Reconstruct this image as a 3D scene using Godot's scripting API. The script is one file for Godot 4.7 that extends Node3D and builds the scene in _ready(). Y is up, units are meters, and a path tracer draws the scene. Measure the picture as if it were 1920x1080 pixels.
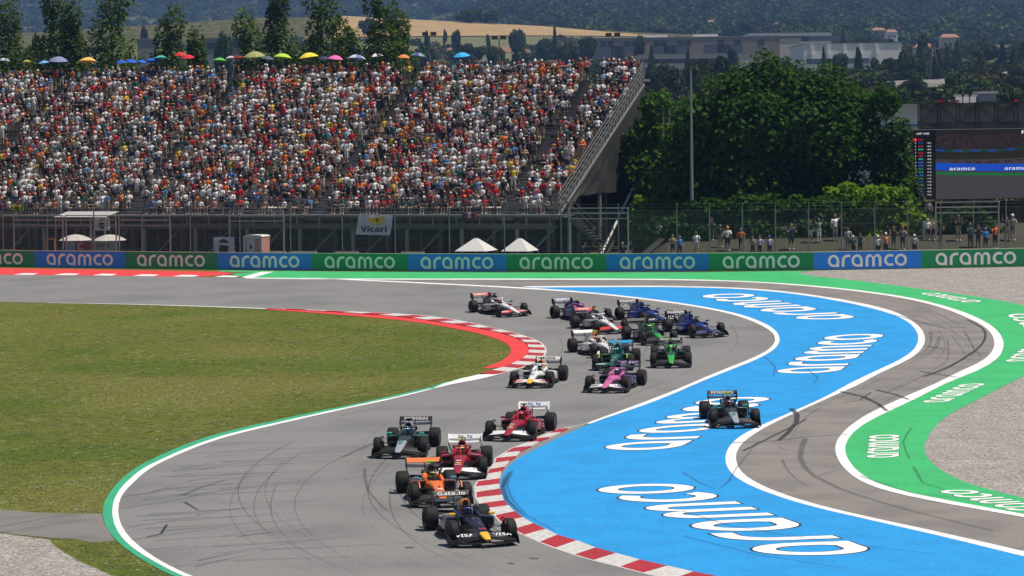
extends Node3D
# Race cars running through a chicane below a packed grandstand. Metres, y up.

const CAMERA_HEIGHT := 12.5
# the ground rises gently towards the grandstand: [distance along the slope, height]
const SLOPE := [[-1000.0, 0.0], [150.0, 0.0], [175.0, 0.3], [223.0, 1.65], [232.0, 1.75], [260.0, 2.0], [2000.0, 2.0]]
const SLOPE_TURN := 0.36

var mats := {}
var shapes := {}
var names := {}
var rng := RandomNumberGenerator.new()

func _ready() -> void:
	rng.seed = 20250601
	# ---- camera
	var cam := Camera3D.new()
	cam.name = "camera"
	add_child(cam)
	cam.position = Vector3(0, CAMERA_HEIGHT, 0)
	cam.basis = Basis(Vector3.RIGHT, -atan(325.0 / 6000.0)) * Basis(Vector3.BACK, deg_to_rad(-0.75))
	cam.fov = rad_to_deg(2.0 * atan(540.0 / 6000.0))
	cam.near = 1.0
	cam.far = 20000.0
	cam.current = true
	# ---- sky, exposure, haze
	var env := Environment.new()
	env.background_mode = Environment.BG_SKY
	var sky := Sky.new()
	var sm := ProceduralSkyMaterial.new()
	sm.sky_top_color = Color(0.38, 0.47, 0.60)
	sm.sky_horizon_color = Color(0.68, 0.71, 0.74)
	sm.sky_curve = 0.12
	sm.ground_bottom_color = Color(0.25, 0.24, 0.22)
	sm.ground_horizon_color = Color(0.55, 0.60, 0.66)
	sky.sky_material = sm
	env.sky = sky
	env.background_energy_multiplier = 0.7
	env.tonemap_mode = Environment.TONE_MAPPER_LINEAR
	env.tonemap_exposure = 1.08
	env.sdfgi_enabled = true
	env.ssao_enabled = true
	env.ssil_enabled = true
	env.fog_enabled = true
	env.fog_density = 0.00011
	env.fog_light_color = Color(0.44, 0.57, 0.78)
	var we := WorldEnvironment.new()
	we.name = "world_environment"
	we.environment = env
	add_child(we)
	# ---- sun: high, to the right, almost in line with the grandstand front
	var sun := DirectionalLight3D.new()
	sun.name = "sun"
	add_child(sun)
	sun.look_at_from_position(Vector3.ZERO, Vector3(-0.41, -1.0, -0.08).normalized(), Vector3.UP)
	sun.light_energy = 1.5
	sun.light_angular_distance = 0.5
	sun.light_color = Color(1.0, 0.96, 0.90)
	sun.shadow_enabled = true
	# ---- large structure
	build_ground()
	build_paint()
	build_kerbs()
	build_terrain()
	build_wall()
	build_stand()
	# ---- objects
	build_cars()
	build_fence()
	build_trees()
	build_far()
	build_people()
	build_details()
	build_marks()
	build_grass()

# ------------------------------------------------------------------ helpers

func numbered(called: String) -> String:
	var k: int = names.get(called, 0)
	names[called] = k + 1
	return called if k == 0 else "%s_%03d" % [called, k]

func mat(key: String, c: Color, rough := 0.8, metal := 0.0) -> StandardMaterial3D:
	# c holds real-world (linear) base colours
	if mats.has(key):
		return mats[key]
	var m := StandardMaterial3D.new()
	m.resource_name = key
	m.albedo_color = c.linear_to_srgb()
	m.roughness = rough
	m.metallic = metal
	mats[key] = m
	return m

func paint(key: String, c: Color, rough := 0.35) -> StandardMaterial3D:
	var fresh := not mats.has(key)
	var m := mat(key, c, rough)
	if fresh:
		m.clearcoat_enabled = true
		m.clearcoat = 0.6
		m.clearcoat_roughness = 0.12
	return m

func noise_tex(seed_: int, freq: float, ramp: Array, size := 512, octaves := 5, kind := FastNoiseLite.TYPE_SIMPLEX_SMOOTH) -> NoiseTexture2D:
	var n := FastNoiseLite.new()
	n.seed = seed_
	n.noise_type = kind
	n.frequency = freq
	n.fractal_octaves = octaves
	var t := NoiseTexture2D.new()
	t.width = size
	t.height = size
	t.seamless = true
	t.noise = n
	var g := Gradient.new()
	var offs := PackedFloat32Array()
	var cols := PackedColorArray()
	for r in ramp:
		offs.append(r[0])
		cols.append((r[1] as Color).linear_to_srgb())
	g.offsets = offs
	g.colors = cols
	t.color_ramp = g
	return t

func grey(v: float) -> Color:
	return Color(v, v, v)

func grained(key: String, c: Color, rough: float, fine: Texture2D, fine_scale: float, coarse: Texture2D = null, coarse_scale := 0.03) -> StandardMaterial3D:
	if mats.has(key):
		return mats[key]
	var m := mat(key, c, rough)
	m.albedo_texture = fine
	m.uv1_triplanar = true
	m.uv1_world_triplanar = true
	m.uv1_scale = Vector3.ONE * fine_scale
	if coarse:
		m.detail_enabled = true
		m.detail_albedo = coarse
		m.detail_blend_mode = BaseMaterial3D.BLEND_MODE_MUL
		m.detail_uv_layer = BaseMaterial3D.DETAIL_UV_2
		m.uv2_triplanar = true
		m.uv2_world_triplanar = true
		m.uv2_scale = Vector3.ONE * coarse_scale
	return m

class Geo:
	var v := PackedVector3Array()
	var n := PackedVector3Array()
	var c := PackedColorArray()
	var ix := PackedInt32Array()
	var col := Color.WHITE
	var use_col := false

	func tri(a: Vector3, b: Vector3, d: Vector3) -> void:
		var k := v.size()
		var nn := (d - a).cross(b - a).normalized()
		v.append(a); v.append(b); v.append(d)
		n.append(nn); n.append(nn); n.append(nn)
		if use_col:
			c.append(col); c.append(col); c.append(col)
		ix.append(k); ix.append(k + 1); ix.append(k + 2)

	func quad(a: Vector3, b: Vector3, d: Vector3, e: Vector3) -> void:
		tri(a, b, d)
		tri(a, d, e)

	# eight corners: 0-3 one face, 4-7 the opposite face in the same order
	func hexa(p: Array) -> void:
		var mid := Vector3.ZERO
		for q in p:
			mid += q / 8.0
		for f in [[0, 1, 2, 3], [4, 5, 6, 7], [0, 1, 5, 4], [1, 2, 6, 5], [2, 3, 7, 6], [3, 0, 4, 7]]:
			var a: Vector3 = p[f[0]]
			var b: Vector3 = p[f[1]]
			var d: Vector3 = p[f[2]]
			var e: Vector3 = p[f[3]]
			var nn := (d - a).cross(b - a)
			if nn.dot((a + b + d + e) / 4.0 - mid) < 0.0:
				quad(a, e, d, b)
			else:
				quad(a, b, d, e)

	func box(at: Vector3, size: Vector3, bs := Basis()) -> void:
		var s := size / 2.0
		var p := []
		for q in [Vector3(-1, -1, -1), Vector3(1, -1, -1), Vector3(1, 1, -1), Vector3(-1, 1, -1), Vector3(-1, -1, 1), Vector3(1, -1, 1), Vector3(1, 1, 1), Vector3(-1, 1, 1)]:
			p.append(at + bs * (q * s))
		hexa(p)

	# a straight bar of square section
	func bar(a: Vector3, b: Vector3, w: float, h := -1.0) -> void:
		var z := (b - a)
		var l := z.length()
		if l < 1e-5:
			return
		z /= l
		var x := Vector3.UP.cross(z)
		if x.length() < 0.02:
			x = Vector3.RIGHT
		x = x.normalized()
		box((a + b) / 2.0, Vector3(w, h if h > 0.0 else w, l), Basis(x, z.cross(x), z))

	# rings of equal count, joined smoothly; closed: last joins first round each ring
	func rings(rs: Array, cap := true, round := true) -> void:
		var k0 := v.size()
		var i0 := ix.size()
		var m: int = rs[0].size()
		for r in rs:
			for p in r:
				v.append(p)
				n.append(Vector3.ZERO)
				if use_col:
					c.append(col)
		for i in rs.size() - 1:
			for j in (m if round else m - 1):
				var a := k0 + i * m + j
				var b := k0 + i * m + (j + 1) % m
				var d := b + m
				var e := a + m
				ix.append(a); ix.append(b); ix.append(d)
				ix.append(a); ix.append(d); ix.append(e)
		if cap and round:
			for side in [0, rs.size() - 1]:
				var k := v.size()
				var mid := Vector3.ZERO
				for p in rs[side]:
					v.append(p)
					n.append(Vector3.ZERO)
					if use_col:
						c.append(col)
					mid += p / float(m)
				v.append(mid)
				n.append(Vector3.ZERO)
				if use_col:
					c.append(col)
				for j in m:
					var a := k + j
					var b := k + (j + 1) % m
					if side == 0:
						ix.append(b); ix.append(a); ix.append(k + m)
					else:
						ix.append(a); ix.append(b); ix.append(k + m)
		var vol := 0.0
		var o: Vector3 = v[k0]
		for t in range(i0, ix.size(), 3):
			vol += (v[ix[t]] - o).dot((v[ix[t + 1]] - o).cross(v[ix[t + 2]] - o))
		if vol > 0.0:
			for t in range(i0, ix.size(), 3):
				var s := ix[t]
				ix[t] = ix[t + 1]
				ix[t + 1] = s
		for t in range(i0, ix.size(), 3):
			var a := v[ix[t]]
			var nn := (v[ix[t + 2]] - a).cross(v[ix[t + 1]] - a)
			for q in 3:
				n[ix[t + q]] += nn
		for i in range(k0, v.size()):
			n[i] = n[i].normalized() if n[i].length() > 1e-12 else Vector3.UP

	func tube(path: Array, r0: float, r1 := -1.0, sides := 8, flat := 1.0) -> void:
		var rs := []
		var up := Vector3.UP
		for i in path.size():
			var z: Vector3 = (path[mini(i + 1, path.size() - 1)] - path[maxi(i - 1, 0)]).normalized()
			var x := up.cross(z)
			if x.length() < 0.05:
				x = Vector3.RIGHT.cross(z)
			x = x.normalized()
			var y := z.cross(x)
			var r := lerpf(r0, r1 if r1 >= 0.0 else r0, float(i) / maxf(1.0, path.size() - 1))
			var ring := PackedVector3Array()
			for j in sides:
				var a := TAU * j / sides
				ring.append(path[i] + x * cos(a) * r + y * sin(a) * r * flat)
			rs.append(ring)
		rings(rs)

	func mesh() -> ArrayMesh:
		var am := ArrayMesh.new()
		if v.is_empty():
			return am
		var arr := []
		arr.resize(Mesh.ARRAY_MAX)
		arr[Mesh.ARRAY_VERTEX] = v
		arr[Mesh.ARRAY_NORMAL] = n
		if use_col:
			arr[Mesh.ARRAY_COLOR] = c
		arr[Mesh.ARRAY_INDEX] = ix
		am.add_surface_from_arrays(Mesh.PRIMITIVE_TRIANGLES, arr)
		return am

func put(called: String, g, m: Material, parent: Node = self) -> MeshInstance3D:
	var o := MeshInstance3D.new()
	o.mesh = g.mesh() if g is Geo else g
	o.material_override = m
	o.name = numbered(called) if parent == self else called
	parent.add_child(o, true)
	return o

func thing(called: String, label: String, category: String, at := Vector3.ZERO, bs := Basis(), group := "") -> Node3D:
	var o := Node3D.new()
	o.name = numbered(called)
	add_child(o)
	o.transform = Transform3D(bs, at)
	tag(o, label, category, group)
	return o

func tag(o: Node, label: String, category := "", group := "", kind := "") -> Node:
	o.set_meta("label", label)
	if category:
		o.set_meta("category", category)
	if group:
		o.set_meta("group", group)
	if kind:
		o.set_meta("kind", kind)
	return o

func structure(called: String, parent: Node = self) -> Node3D:
	var o := Node3D.new()
	o.name = numbered(called)
	parent.add_child(o)
	o.set_meta("kind", "structure")
	return o

func height(x: float, z: float) -> float:
	var t := -z + SLOPE_TURN * x
	for i in range(1, SLOPE.size()):
		if t <= SLOPE[i][0]:
			var a = SLOPE[i - 1]
			var b = SLOPE[i]
			return a[1] + (b[1] - a[1]) * (t - a[0]) / (b[0] - a[0])
	return 2.0

func on_ground(x: float, z: float, lift := 0.0) -> Vector3:
	return Vector3(x, height(x, z) + lift, z)

func curve(key: String) -> PackedVector2Array:
	return pts(CURVES[key])

func pts(flat: Array) -> PackedVector2Array:
	var p := PackedVector2Array()
	for i in range(0, flat.size(), 2):
		p.append(Vector2(flat[i], flat[i + 1]))
	return p

func turned(p: PackedVector2Array) -> PackedVector2Array:
	var q := p.duplicate()
	q.reverse()
	return q

func measure(p: PackedVector2Array) -> float:
	var l := 0.0
	for i in p.size() - 1:
		l += p[i].distance_to(p[i + 1])
	return l

func even(p: PackedVector2Array, count: int) -> PackedVector2Array:
	var total := measure(p)
	var out := PackedVector2Array()
	var i := 0
	var run := 0.0
	for k in count:
		var want := total * k / (count - 1.0)
		while i < p.size() - 2 and run + p[i].distance_to(p[i + 1]) < want:
			run += p[i].distance_to(p[i + 1])
			i += 1
		var d := p[i].distance_to(p[i + 1])
		out.append(p[i].lerp(p[i + 1], clampf((want - run) / maxf(d, 1e-6), 0.0, 1.0)))
	return out

func nearest(p: PackedVector2Array, q: Vector2) -> int:
	var best := 0
	for i in p.size():
		if p[i].distance_squared_to(q) < p[best].distance_squared_to(q):
			best = i
	return best

# a polygon (x, z) laid on the ground, cut where the slope changes so that every sheet lies on the same planes
func lay(g: Geo, poly: PackedVector2Array, lift: float) -> void:
	var lo := 1e9
	var hi := -1e9
	for p in poly:
		var t := -p.y + SLOPE_TURN * p.x
		lo = minf(lo, t)
		hi = maxf(hi, t)
	for i in range(1, SLOPE.size()):
		var a: float = SLOPE[i - 1][0]
		var b: float = SLOPE[i][0]
		if hi < a or lo > b:
			continue
		var pieces := [poly]
		if lo < a or hi > b:
			var band := PackedVector2Array()
			for q in [[-900.0, a], [900.0, a], [900.0, b], [-900.0, b]]:
				band.append(Vector2(q[0], SLOPE_TURN * q[0] - q[1]))
			pieces = Geometry2D.intersect_polygons(poly, band)
		for piece in pieces:
			var t := Geometry2D.triangulate_polygon(piece)
			if t.is_empty() and piece.size() > 4:
				print("could not lay a polygon of ", piece.size(), " at ", piece[0])
			for k in range(0, t.size(), 3):
				var w := []
				for j in 3:
					var p: Vector2 = piece[t[k + j]]
					var tt := -p.y + SLOPE_TURN * p.x
					w.append(Vector3(p.x, SLOPE[i - 1][1] + (SLOPE[i][1] - SLOPE[i - 1][1]) * (tt - a) / (b - a) + lift, p.y))
				if (w[2] - w[0]).cross(w[1] - w[0]).y < 0.0:
					g.tri(w[0], w[2], w[1])
				else:
					g.tri(w[0], w[1], w[2])

func ribbon(g: Geo, a: PackedVector2Array, b: PackedVector2Array, lift: float, count := 0) -> void:
	var k := count if count else maxi(a.size(), b.size())
	var p := even(a, k)
	var q := even(b, k)
	for i in k - 1:
		lay(g, PackedVector2Array([p[i], p[i + 1], q[i + 1], q[i]]), lift)

# a line of constant width beside a curve
func stripe(g: Geo, p: PackedVector2Array, w0: float, w1: float, lift: float) -> void:
	for i in p.size() - 1:
		var d := (p[i + 1] - p[i]).normalized().orthogonal()
		var d2 := (p[mini(i + 2, p.size() - 1)] - p[i + 1 if i + 2 < p.size() else i]).normalized().orthogonal()
		var d0 := (p[i] - p[maxi(i - 1, 0)]).normalized().orthogonal() if i > 0 else d
		var n0 := (d0 + d).normalized()
		var n1 := (d + d2).normalized()
		var e0 := lerpf(w0, w1, float(i) / (p.size() - 1)) / 2.0
		var e1 := lerpf(w0, w1, float(i + 1) / (p.size() - 1)) / 2.0
		lay(g, PackedVector2Array([p[i] - n0 * e0, p[i + 1] - n1 * e1, p[i + 1] + n1 * e1, p[i] + n0 * e0]), lift)

# ------------------------------------------------------------------ ground, paint, kerbs

func build_ground() -> void:
	var fine := noise_tex(3, 0.05, [[0.0, grey(0.55)], [0.5, grey(0.92)], [1.0, grey(1.25)]])
	var coarse := noise_tex(8, 0.012, [[0.0, grey(0.72)], [0.45, grey(0.95)], [0.6, grey(1.0)], [1.0, grey(1.0)]])
	var streak := noise_tex(11, 0.02, [[0.25, grey(0.80)], [0.5, grey(0.94)], [0.75, grey(1.0)]])
	mats.clear()
	# grass: green and dry patches
	var turf := grained("turf", grey(1.0), 0.95,
		noise_tex(21, 0.035, [[0.1, Color(0.096, 0.116, 0.024)], [0.5, Color(0.122, 0.137, 0.034)], [0.9, Color(0.165, 0.162, 0.054)]], 1024, 6), 0.14,
		noise_tex(5, 0.010, [[0.25, Color(0.72, 0.92, 0.66)], [0.42, Color(0.92, 1.0, 0.86)], [0.58, Color(1.15, 1.0, 0.88)], [0.72, Color(1.55, 1.15, 0.98)]], 512, 4), 0.013)
	turf.specular_mode = BaseMaterial3D.SPECULAR_DISABLED
	var track := grained("track_asphalt", Color(0.208, 0.208, 0.209), 0.82, noise_tex(31, 0.06, [[0.1, grey(0.80)], [0.5, grey(0.96)], [0.9, grey(1.12)]], 1024, 6), 0.10, coarse, 0.021)
	var lane := grained("lane_asphalt", Color(0.236, 0.219, 0.208), 0.85, noise_tex(33, 0.06, [[0.1, grey(0.82)], [0.5, grey(0.96)], [0.9, grey(1.10)]], 1024, 6), 0.10, streak, 0.027)
	grained("path_asphalt", Color(0.20, 0.19, 0.18), 0.9, noise_tex(35, 0.18, [[0.0, grey(0.6)], [0.5, grey(0.95)], [1.0, grey(1.2)]], 512, 4), 0.3, coarse, 0.05)
	var gravel := grained("gravel", grey(1.0), 0.95, noise_tex(41, 0.11, [[0.0, Color(0.07, 0.065, 0.06)], [0.25, Color(0.19, 0.175, 0.16)], [0.5, Color(0.30, 0.28, 0.26)], [0.75, Color(0.44, 0.415, 0.39)], [1.0, Color(0.74, 0.72, 0.69)]], 1024, 2, FastNoiseLite.TYPE_VALUE), 0.14,
		noise_tex(43, 0.02, [[0.2, grey(0.86)], [0.8, grey(1.0)]]), 0.05)
	for q in [["blue_paint", Color(0.010, 0.300, 0.72)], ["green_paint", Color(0.040, 0.455, 0.15)], ["red_paint", Color(0.74, 0.045, 0.045)], ["white_paint", Color(0.83, 0.82, 0.84)], ["edge_green_paint", Color(0.035, 0.38, 0.20)], ["kerb_red", Color(0.40, 0.020, 0.034)]]:
		grained(q[0], q[1], 0.7, noise_tex(51, 0.08, [[0.1, grey(0.80)], [0.45, grey(0.97)], [0.8, grey(1.04)]], 512, 5), 0.10, noise_tex(57, 0.018, [[0.2, grey(0.88)], [0.6, grey(1.0)]], 512, 5), 0.04)
	grained("kerb_white", Color(0.66, 0.65, 0.64), 0.8, noise_tex(59, 0.05, [[0.22, grey(0.30)], [0.42, grey(0.78)], [0.6, grey(1.0)]], 512, 5), 0.35)
	mats.kerb_white.uv1_scale = Vector3(0.12, 0.4, 0.9)
	mat("letter_white", Color(0.84, 0.83, 0.84), 0.7)
	mat("letter_outline", Color(0.02, 0.02, 0.03), 0.7)

	var g := Geo.new()
	lay(g, PackedVector2Array([Vector2(-140, -20), Vector2(140, -20), Vector2(140, -190), Vector2(60, -222), Vector2(-60, -262), Vector2(-140, -300)]), 0.0)
	put("ground", g, turf).set_meta("kind", "structure")
	g = Geo.new()
	lay(g, PackedVector2Array([Vector2(9, -20), Vector2(110, -20), Vector2(110, -214), Vector2(43, -217.2), Vector2(20, -216.9), Vector2(9, -217.2)]), 0.004)
	lay(g, pts(LEFT_GRAVEL), 0.004)
	put("gravel", g, gravel).set_meta("kind", "structure")
	g = Geo.new()
	lay(g, pts(SERVICE_PATH), 0.008)
	put("path", g, mats.path_asphalt).set_meta("kind", "structure")
	# escape lane: brown asphalt under the blue paint as well
	var inner := curve("line0_blue")
	inner.append_array(curve("blue_in").slice(1))
	var p := curve("green_in")
	p.append_array(turned(inner))
	g = Geo.new()
	lay(g, p, 0.008)
	put("escape_road", g, lane).set_meta("kind", "structure")
	p = curve("track_top")
	p.append_array(curve("line0_track").slice(1))
	p.append_array(curve("blue_in").slice(1))
	p.append_array(curve("track_left_edge"))
	p.append_array(curve("kerb1_track").slice(1))
	p.append_array(curve("infield_top").slice(1))
	g = Geo.new()
	lay(g, p, 0.012)
	put("race_track", g, track).set_meta("kind", "structure")

func wall_front(a: int, b: int, off: float) -> PackedVector2Array:
	var w := pts(CURVES["wall"])
	var out := PackedVector2Array()
	for i in range(a, b + 1):
		out.append(w[i] + Vector2(0.0, off))
	return out

func build_paint() -> void:
	var g := Geo.new()
	var p := curve("line1_in")
	var inner := curve("line0_blue")
	inner = inner.slice(nearest(inner, p[0]))
	inner.append_array(curve("blue_in").slice(1))
	p.append_array(turned(inner))
	lay(g, p, 0.016)
	put("blue_run_off_paint", g, mats.blue_paint).set_meta("kind", "structure")
	g = Geo.new()
	p = curve("green_in")
	p.append_array(turned(curve("green_out")))
	p.append_array(turned(wall_front(4, 10, 0.75)))
	lay(g, p, 0.016)
	put("green_run_off_paint", g, mats.green_paint).set_meta("kind", "structure")
	g = Geo.new()
	p = curve("red_top")
	p.append_array(turned(curve("track_top").slice(0, curve("track_top").size() - 5)))
	lay(g, p, 0.016)
	put("red_run_off_paint", g, mats.red_paint).set_meta("kind", "structure")
	g = Geo.new()
	ribbon(g, curve("white_left_out"), curve("green_left_out"), 0.016)
	lay(g, pts(GREEN_WEDGE), 0.016)
	put("green_edge_paint", g, mats.edge_green_paint).set_meta("kind", "structure")
	# white lines
	g = Geo.new()
	ribbon(g, curve("green_in"), curve("line2_in"), 0.020)
	ribbon(g, curve("line1_out"), curve("line1_in"), 0.020)
	ribbon(g, curve("line0_track"), curve("line0_blue"), 0.020)
	ribbon(g, curve("track_left_edge"), curve("white_left_out"), 0.020)
	lay(g, pts(WHITE_WEDGE), 0.021)
	for q in RED_EDGE_BLOCKS:
		lay(g, pts(q), 0.020)
	var edge := curve("infield_top")
	stripe(g, even(edge.slice(0, edge.size() / 2), 20), 0.35, 0.12, 0.016)
	put("road_markings", g, mats.white_paint).set_meta("kind", "structure")
	# lettering along the run-off
	for i in WORDS.size():
		var w := structure("painted_word")
		var low := pts(WORDS[i][0])
		var high := pts(WORDS[i][1])
		var k := 0
		for letter in wordmark():
			var o := Geo.new()
			var f := Geo.new()
			for piece in letter.border:
				lay(o, onto(piece, low, high), 0.021)
			for piece in letter.face:
				lay(f, onto(piece, low, high), 0.024)
			var face := put("letter_" + "aramco"[k], f, mats.letter_white, w)
			put("outline", o, mats.letter_outline, face)
			k += 1

func onto(piece: PackedVector2Array, low: PackedVector2Array, high: PackedVector2Array) -> PackedVector2Array:
	var out := PackedVector2Array()
	for q in piece:
		var f := clampf((q.x + 0.1) / 6.3, 0.0, 0.99999) * 8.0
		var i := int(f)
		out.append(low[i].lerp(low[i + 1], f - i).lerp(high[i].lerp(high[i + 1], f - i), q.y))
	return out

# the six letters of the word, x-height 1: each {face: [polygons], border: [polygons]}
func wordmark() -> Array:
	if shapes.has("wordmark"):
		return shapes.wordmark
	var out := []
	var e := 0.024
	for q in [["a", 0.0], ["r", 1.07], ["a", 1.82], ["m", 2.91], ["c", 4.34], ["o", 5.17]]:
		var face := []
		var border := []
		var x: float = q[1]
		for grow in [0.0, e]:
			var list: Array = face if grow == 0.0 else border
			match q[0]:
				"o":
					for half in 2:
						list.append(arc_band(Vector2(x + 0.465, 0.5), Vector2(0.475 + grow, 0.5 + grow), Vector2(0.475 - 0.20 - grow, 0.5 - 0.20 - grow), half * PI, half * PI + PI))
				"c":
					var p := arc_band(Vector2(x + 0.47, 0.5), Vector2(0.475 + grow, 0.5 + grow), Vector2(0.475 - 0.21 - grow, 0.5 - 0.21 - grow), deg_to_rad(52 - grow * 60), deg_to_rad(308 + grow * 60))
					list.append(p)
				"a":
					# bowl: from the foot of the stem round by the left and over the top to the right
					var ro := Vector2(0.435 + grow, 0.5 + grow)
					var ri := Vector2(0.435 - 0.20 - grow, 0.5 - 0.20 - grow)
					var mid := Vector2(x + 0.435, 0.5)
					list.append(arc_band(mid, ro, ri, 0.0, PI))
					list.append(arc_band(mid, ro, ri, PI, PI * 1.5))
					var p := PackedVector2Array([mid + Vector2(0, -ro.y), mid + Vector2(ro.x, -ro.y)])
					for k in 5:
						p.append(mid + Vector2(ro.x, lerpf(-ro.y * 0.8, 0.0, k / 4.0)))
					p.append(mid + Vector2(ri.x, 0))
					p.append(mid + Vector2(ri.x, -ri.y * 0.6))
					p.append(mid + Vector2(ri.x * 0.75, -ri.y))
					p.append(mid + Vector2(0, -ri.y))
					list.append(p)
				"r":
					var p := PackedVector2Array()
					for k in 6:
						p.append(Vector2(x - grow, lerpf(-grow, 0.5, k / 5.0)))
					for k in range(1, 11):
						var a := PI - k * PI / 20.0
						p.append(Vector2(x + 0.46, 0.5) + Vector2(cos(a) * (0.46 + grow), sin(a) * (0.5 + grow)))
					p.append(Vector2(x + 0.66 + grow, 1.0 + grow))
					p.append(Vector2(x + 0.66 + grow, 0.79 - grow))
					for k in range(0, 11):
						var a := PI / 2.0 + k * PI / 20.0
						p.append(Vector2(x + 0.46, 0.5) + Vector2(cos(a) * (0.25 - grow), sin(a) * (0.29 - grow)))
					for k in 6:
						p.append(Vector2(x + 0.21 + grow, lerpf(0.45, -grow, k / 5.0)))
					list.append(p)
				"m":
					var p := PackedVector2Array()
					for k in 6:
						p.append(Vector2(x - grow, lerpf(-grow, 0.6, k / 5.0)))
					for side in 2:
						for k in range(1, 13):
							var a := PI - k * PI / 12.0 * (0.92 if side == 0 else 1.0)
							if side == 1 and k < 2:
								continue
							p.append(Vector2(x + 0.308 + side * 0.614, 0.62) + Vector2(cos(a) * (0.308 + grow), sin(a) * (0.38 + grow)))
					for k in 6:
						p.append(Vector2(x + 1.23 + grow, lerpf(0.55, -grow, k / 5.0)))
					for side in 2:
						var x0 := x + 1.02 - side * 0.51
						for k in 5:
							p.append(Vector2(x0 - grow, lerpf(-grow, 0.6, k / 4.0)))
						for k in range(1, 8):
							var a := k * PI / 8.0
							p.append(Vector2(x0 - 0.15, 0.62) + Vector2(cos(a) * (0.15 - grow), sin(a) * (0.18 - grow)))
						for k in 5:
							p.append(Vector2(x0 - 0.30 + grow, lerpf(0.6, -grow, k / 4.0)))
					list.append(p)
		out.append({"face": face, "border": border, "x": x})
	shapes.wordmark = out
	return out

func arc_band(mid: Vector2, ro: Vector2, ri: Vector2, a0: float, a1: float) -> PackedVector2Array:
	var p := PackedVector2Array()
	var k := 16
	for i in k + 1:
		var a := lerpf(a0, a1, float(i) / k)
		p.append(mid + Vector2(cos(a) * ro.x, sin(a) * ro.y))
	for i in k + 1:
		var a := lerpf(a1, a0, float(i) / k)
		p.append(mid + Vector2(cos(a) * ri.x, sin(a) * ri.y))
	return p

func kerb_block(parent: Node, a: Vector2, b: Vector2, c: Vector2, d: Vector2, m: Material, low := 0.018, tall := 0.06) -> void:
	# a, b on the track side; c, d on the inner side (c beyond b)
	var g := Geo.new()
	var p := []
	for q in [[a, low], [b, low], [c, tall], [d, tall]]:
		p.append(on_ground(q[0].x, q[0].y, -0.04))
	for q in [[a, low], [b, low], [c, tall], [d, tall]]:
		p.append(on_ground(q[0].x, q[0].y, q[1]))
	g.hexa(p)
	put("kerb_block", g, m, parent)

func build_kerbs() -> void:
	# kerb round the first apex, with its red apron
	var k1 := structure("apex_kerb")
	var outer := curve("kerb1_track")
	var mid := curve("kerb1_mid")
	outer = outer.slice(nearest(outer, pts(WHITE_WEDGE)[3]))
	mid = mid.slice(nearest(mid, pts(WHITE_WEDGE)[4]))
	var count := 30
	var a := even(outer, count + 1)
	var b := even(mid, count + 1)
	for i in count:
		# the raised blocks stop short of a flat white border on the track side
		kerb_block(k1, a[i].lerp(b[i], 0.10), a[i + 1].lerp(b[i + 1], 0.10), b[i + 1], b[i], mats.kerb_red if i % 2 == 0 else mats.kerb_white)
	var g := Geo.new()
	var inner := PackedVector2Array()
	for j in a.size():
		inner.append(a[j].lerp(b[j], 0.10))
	ribbon(g, a, inner, 0.016)
	put("border_line", g, mats.kerb_white, k1)
	g = Geo.new()
	var p := curve("kerb1_mid")
	p = p.slice(nearest(p, curve("kerb1_grass")[0]))
	p.append_array(turned(curve("kerb1_grass")))
	lay(g, p, 0.016)
	put("red_apron", g, mats.red_paint, k1)
	# kerb along the blue run-off
	var k2 := structure("chicane_kerb")
	var kb := pts(APEX_KERB)
	for i in range(0, kb.size() / 2 - 1):
		var m: Material = mats.kerb_white if i % 2 == 0 else mats.kerb_red
		kerb_block(k2, kb[i * 2].lerp(kb[i * 2 + 1], 0.07), kb[i * 2 + 2].lerp(kb[i * 2 + 3], 0.07), kb[i * 2 + 3], kb[i * 2 + 1], m)
	g = Geo.new()
	for i in range(1, kb.size() / 2 - 1):
		lay(g, PackedVector2Array([kb[i * 2], kb[i * 2 + 2], kb[i * 2 + 2].lerp(kb[i * 2 + 3], 0.07), kb[i * 2].lerp(kb[i * 2 + 1], 0.07)]), 0.016)
	put("border_line", g, mats.kerb_white, k2)

func drift(p: PackedVector2Array, q: PackedVector2Array, f0: float, f1: float, t0: float, t1: float, count := 24) -> PackedVector2Array:
	# a line that runs between two edges, from t0 to t1 along them, drifting across from f0 to f1
	var a := even(p, 200)
	var b := even(q, 200)
	var out := PackedVector2Array()
	for i in count:
		var s := float(i) / (count - 1)
		var kk := clampf(lerpf(t0, t1, s) * 199.0, 0.0, 198.99)
		var k := int(kk)
		out.append(a[k].lerp(a[k + 1], kk - k).lerp(b[k].lerp(b[k + 1], kk - k), lerpf(f0, f1, s * s * (3.0 - 2.0 * s))))
	for j in 60:
		for i in range(1, count - 1):
			out[i] = out[i] * 0.5 + (out[i - 1] + out[i + 1]) * 0.25
	return out

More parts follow.
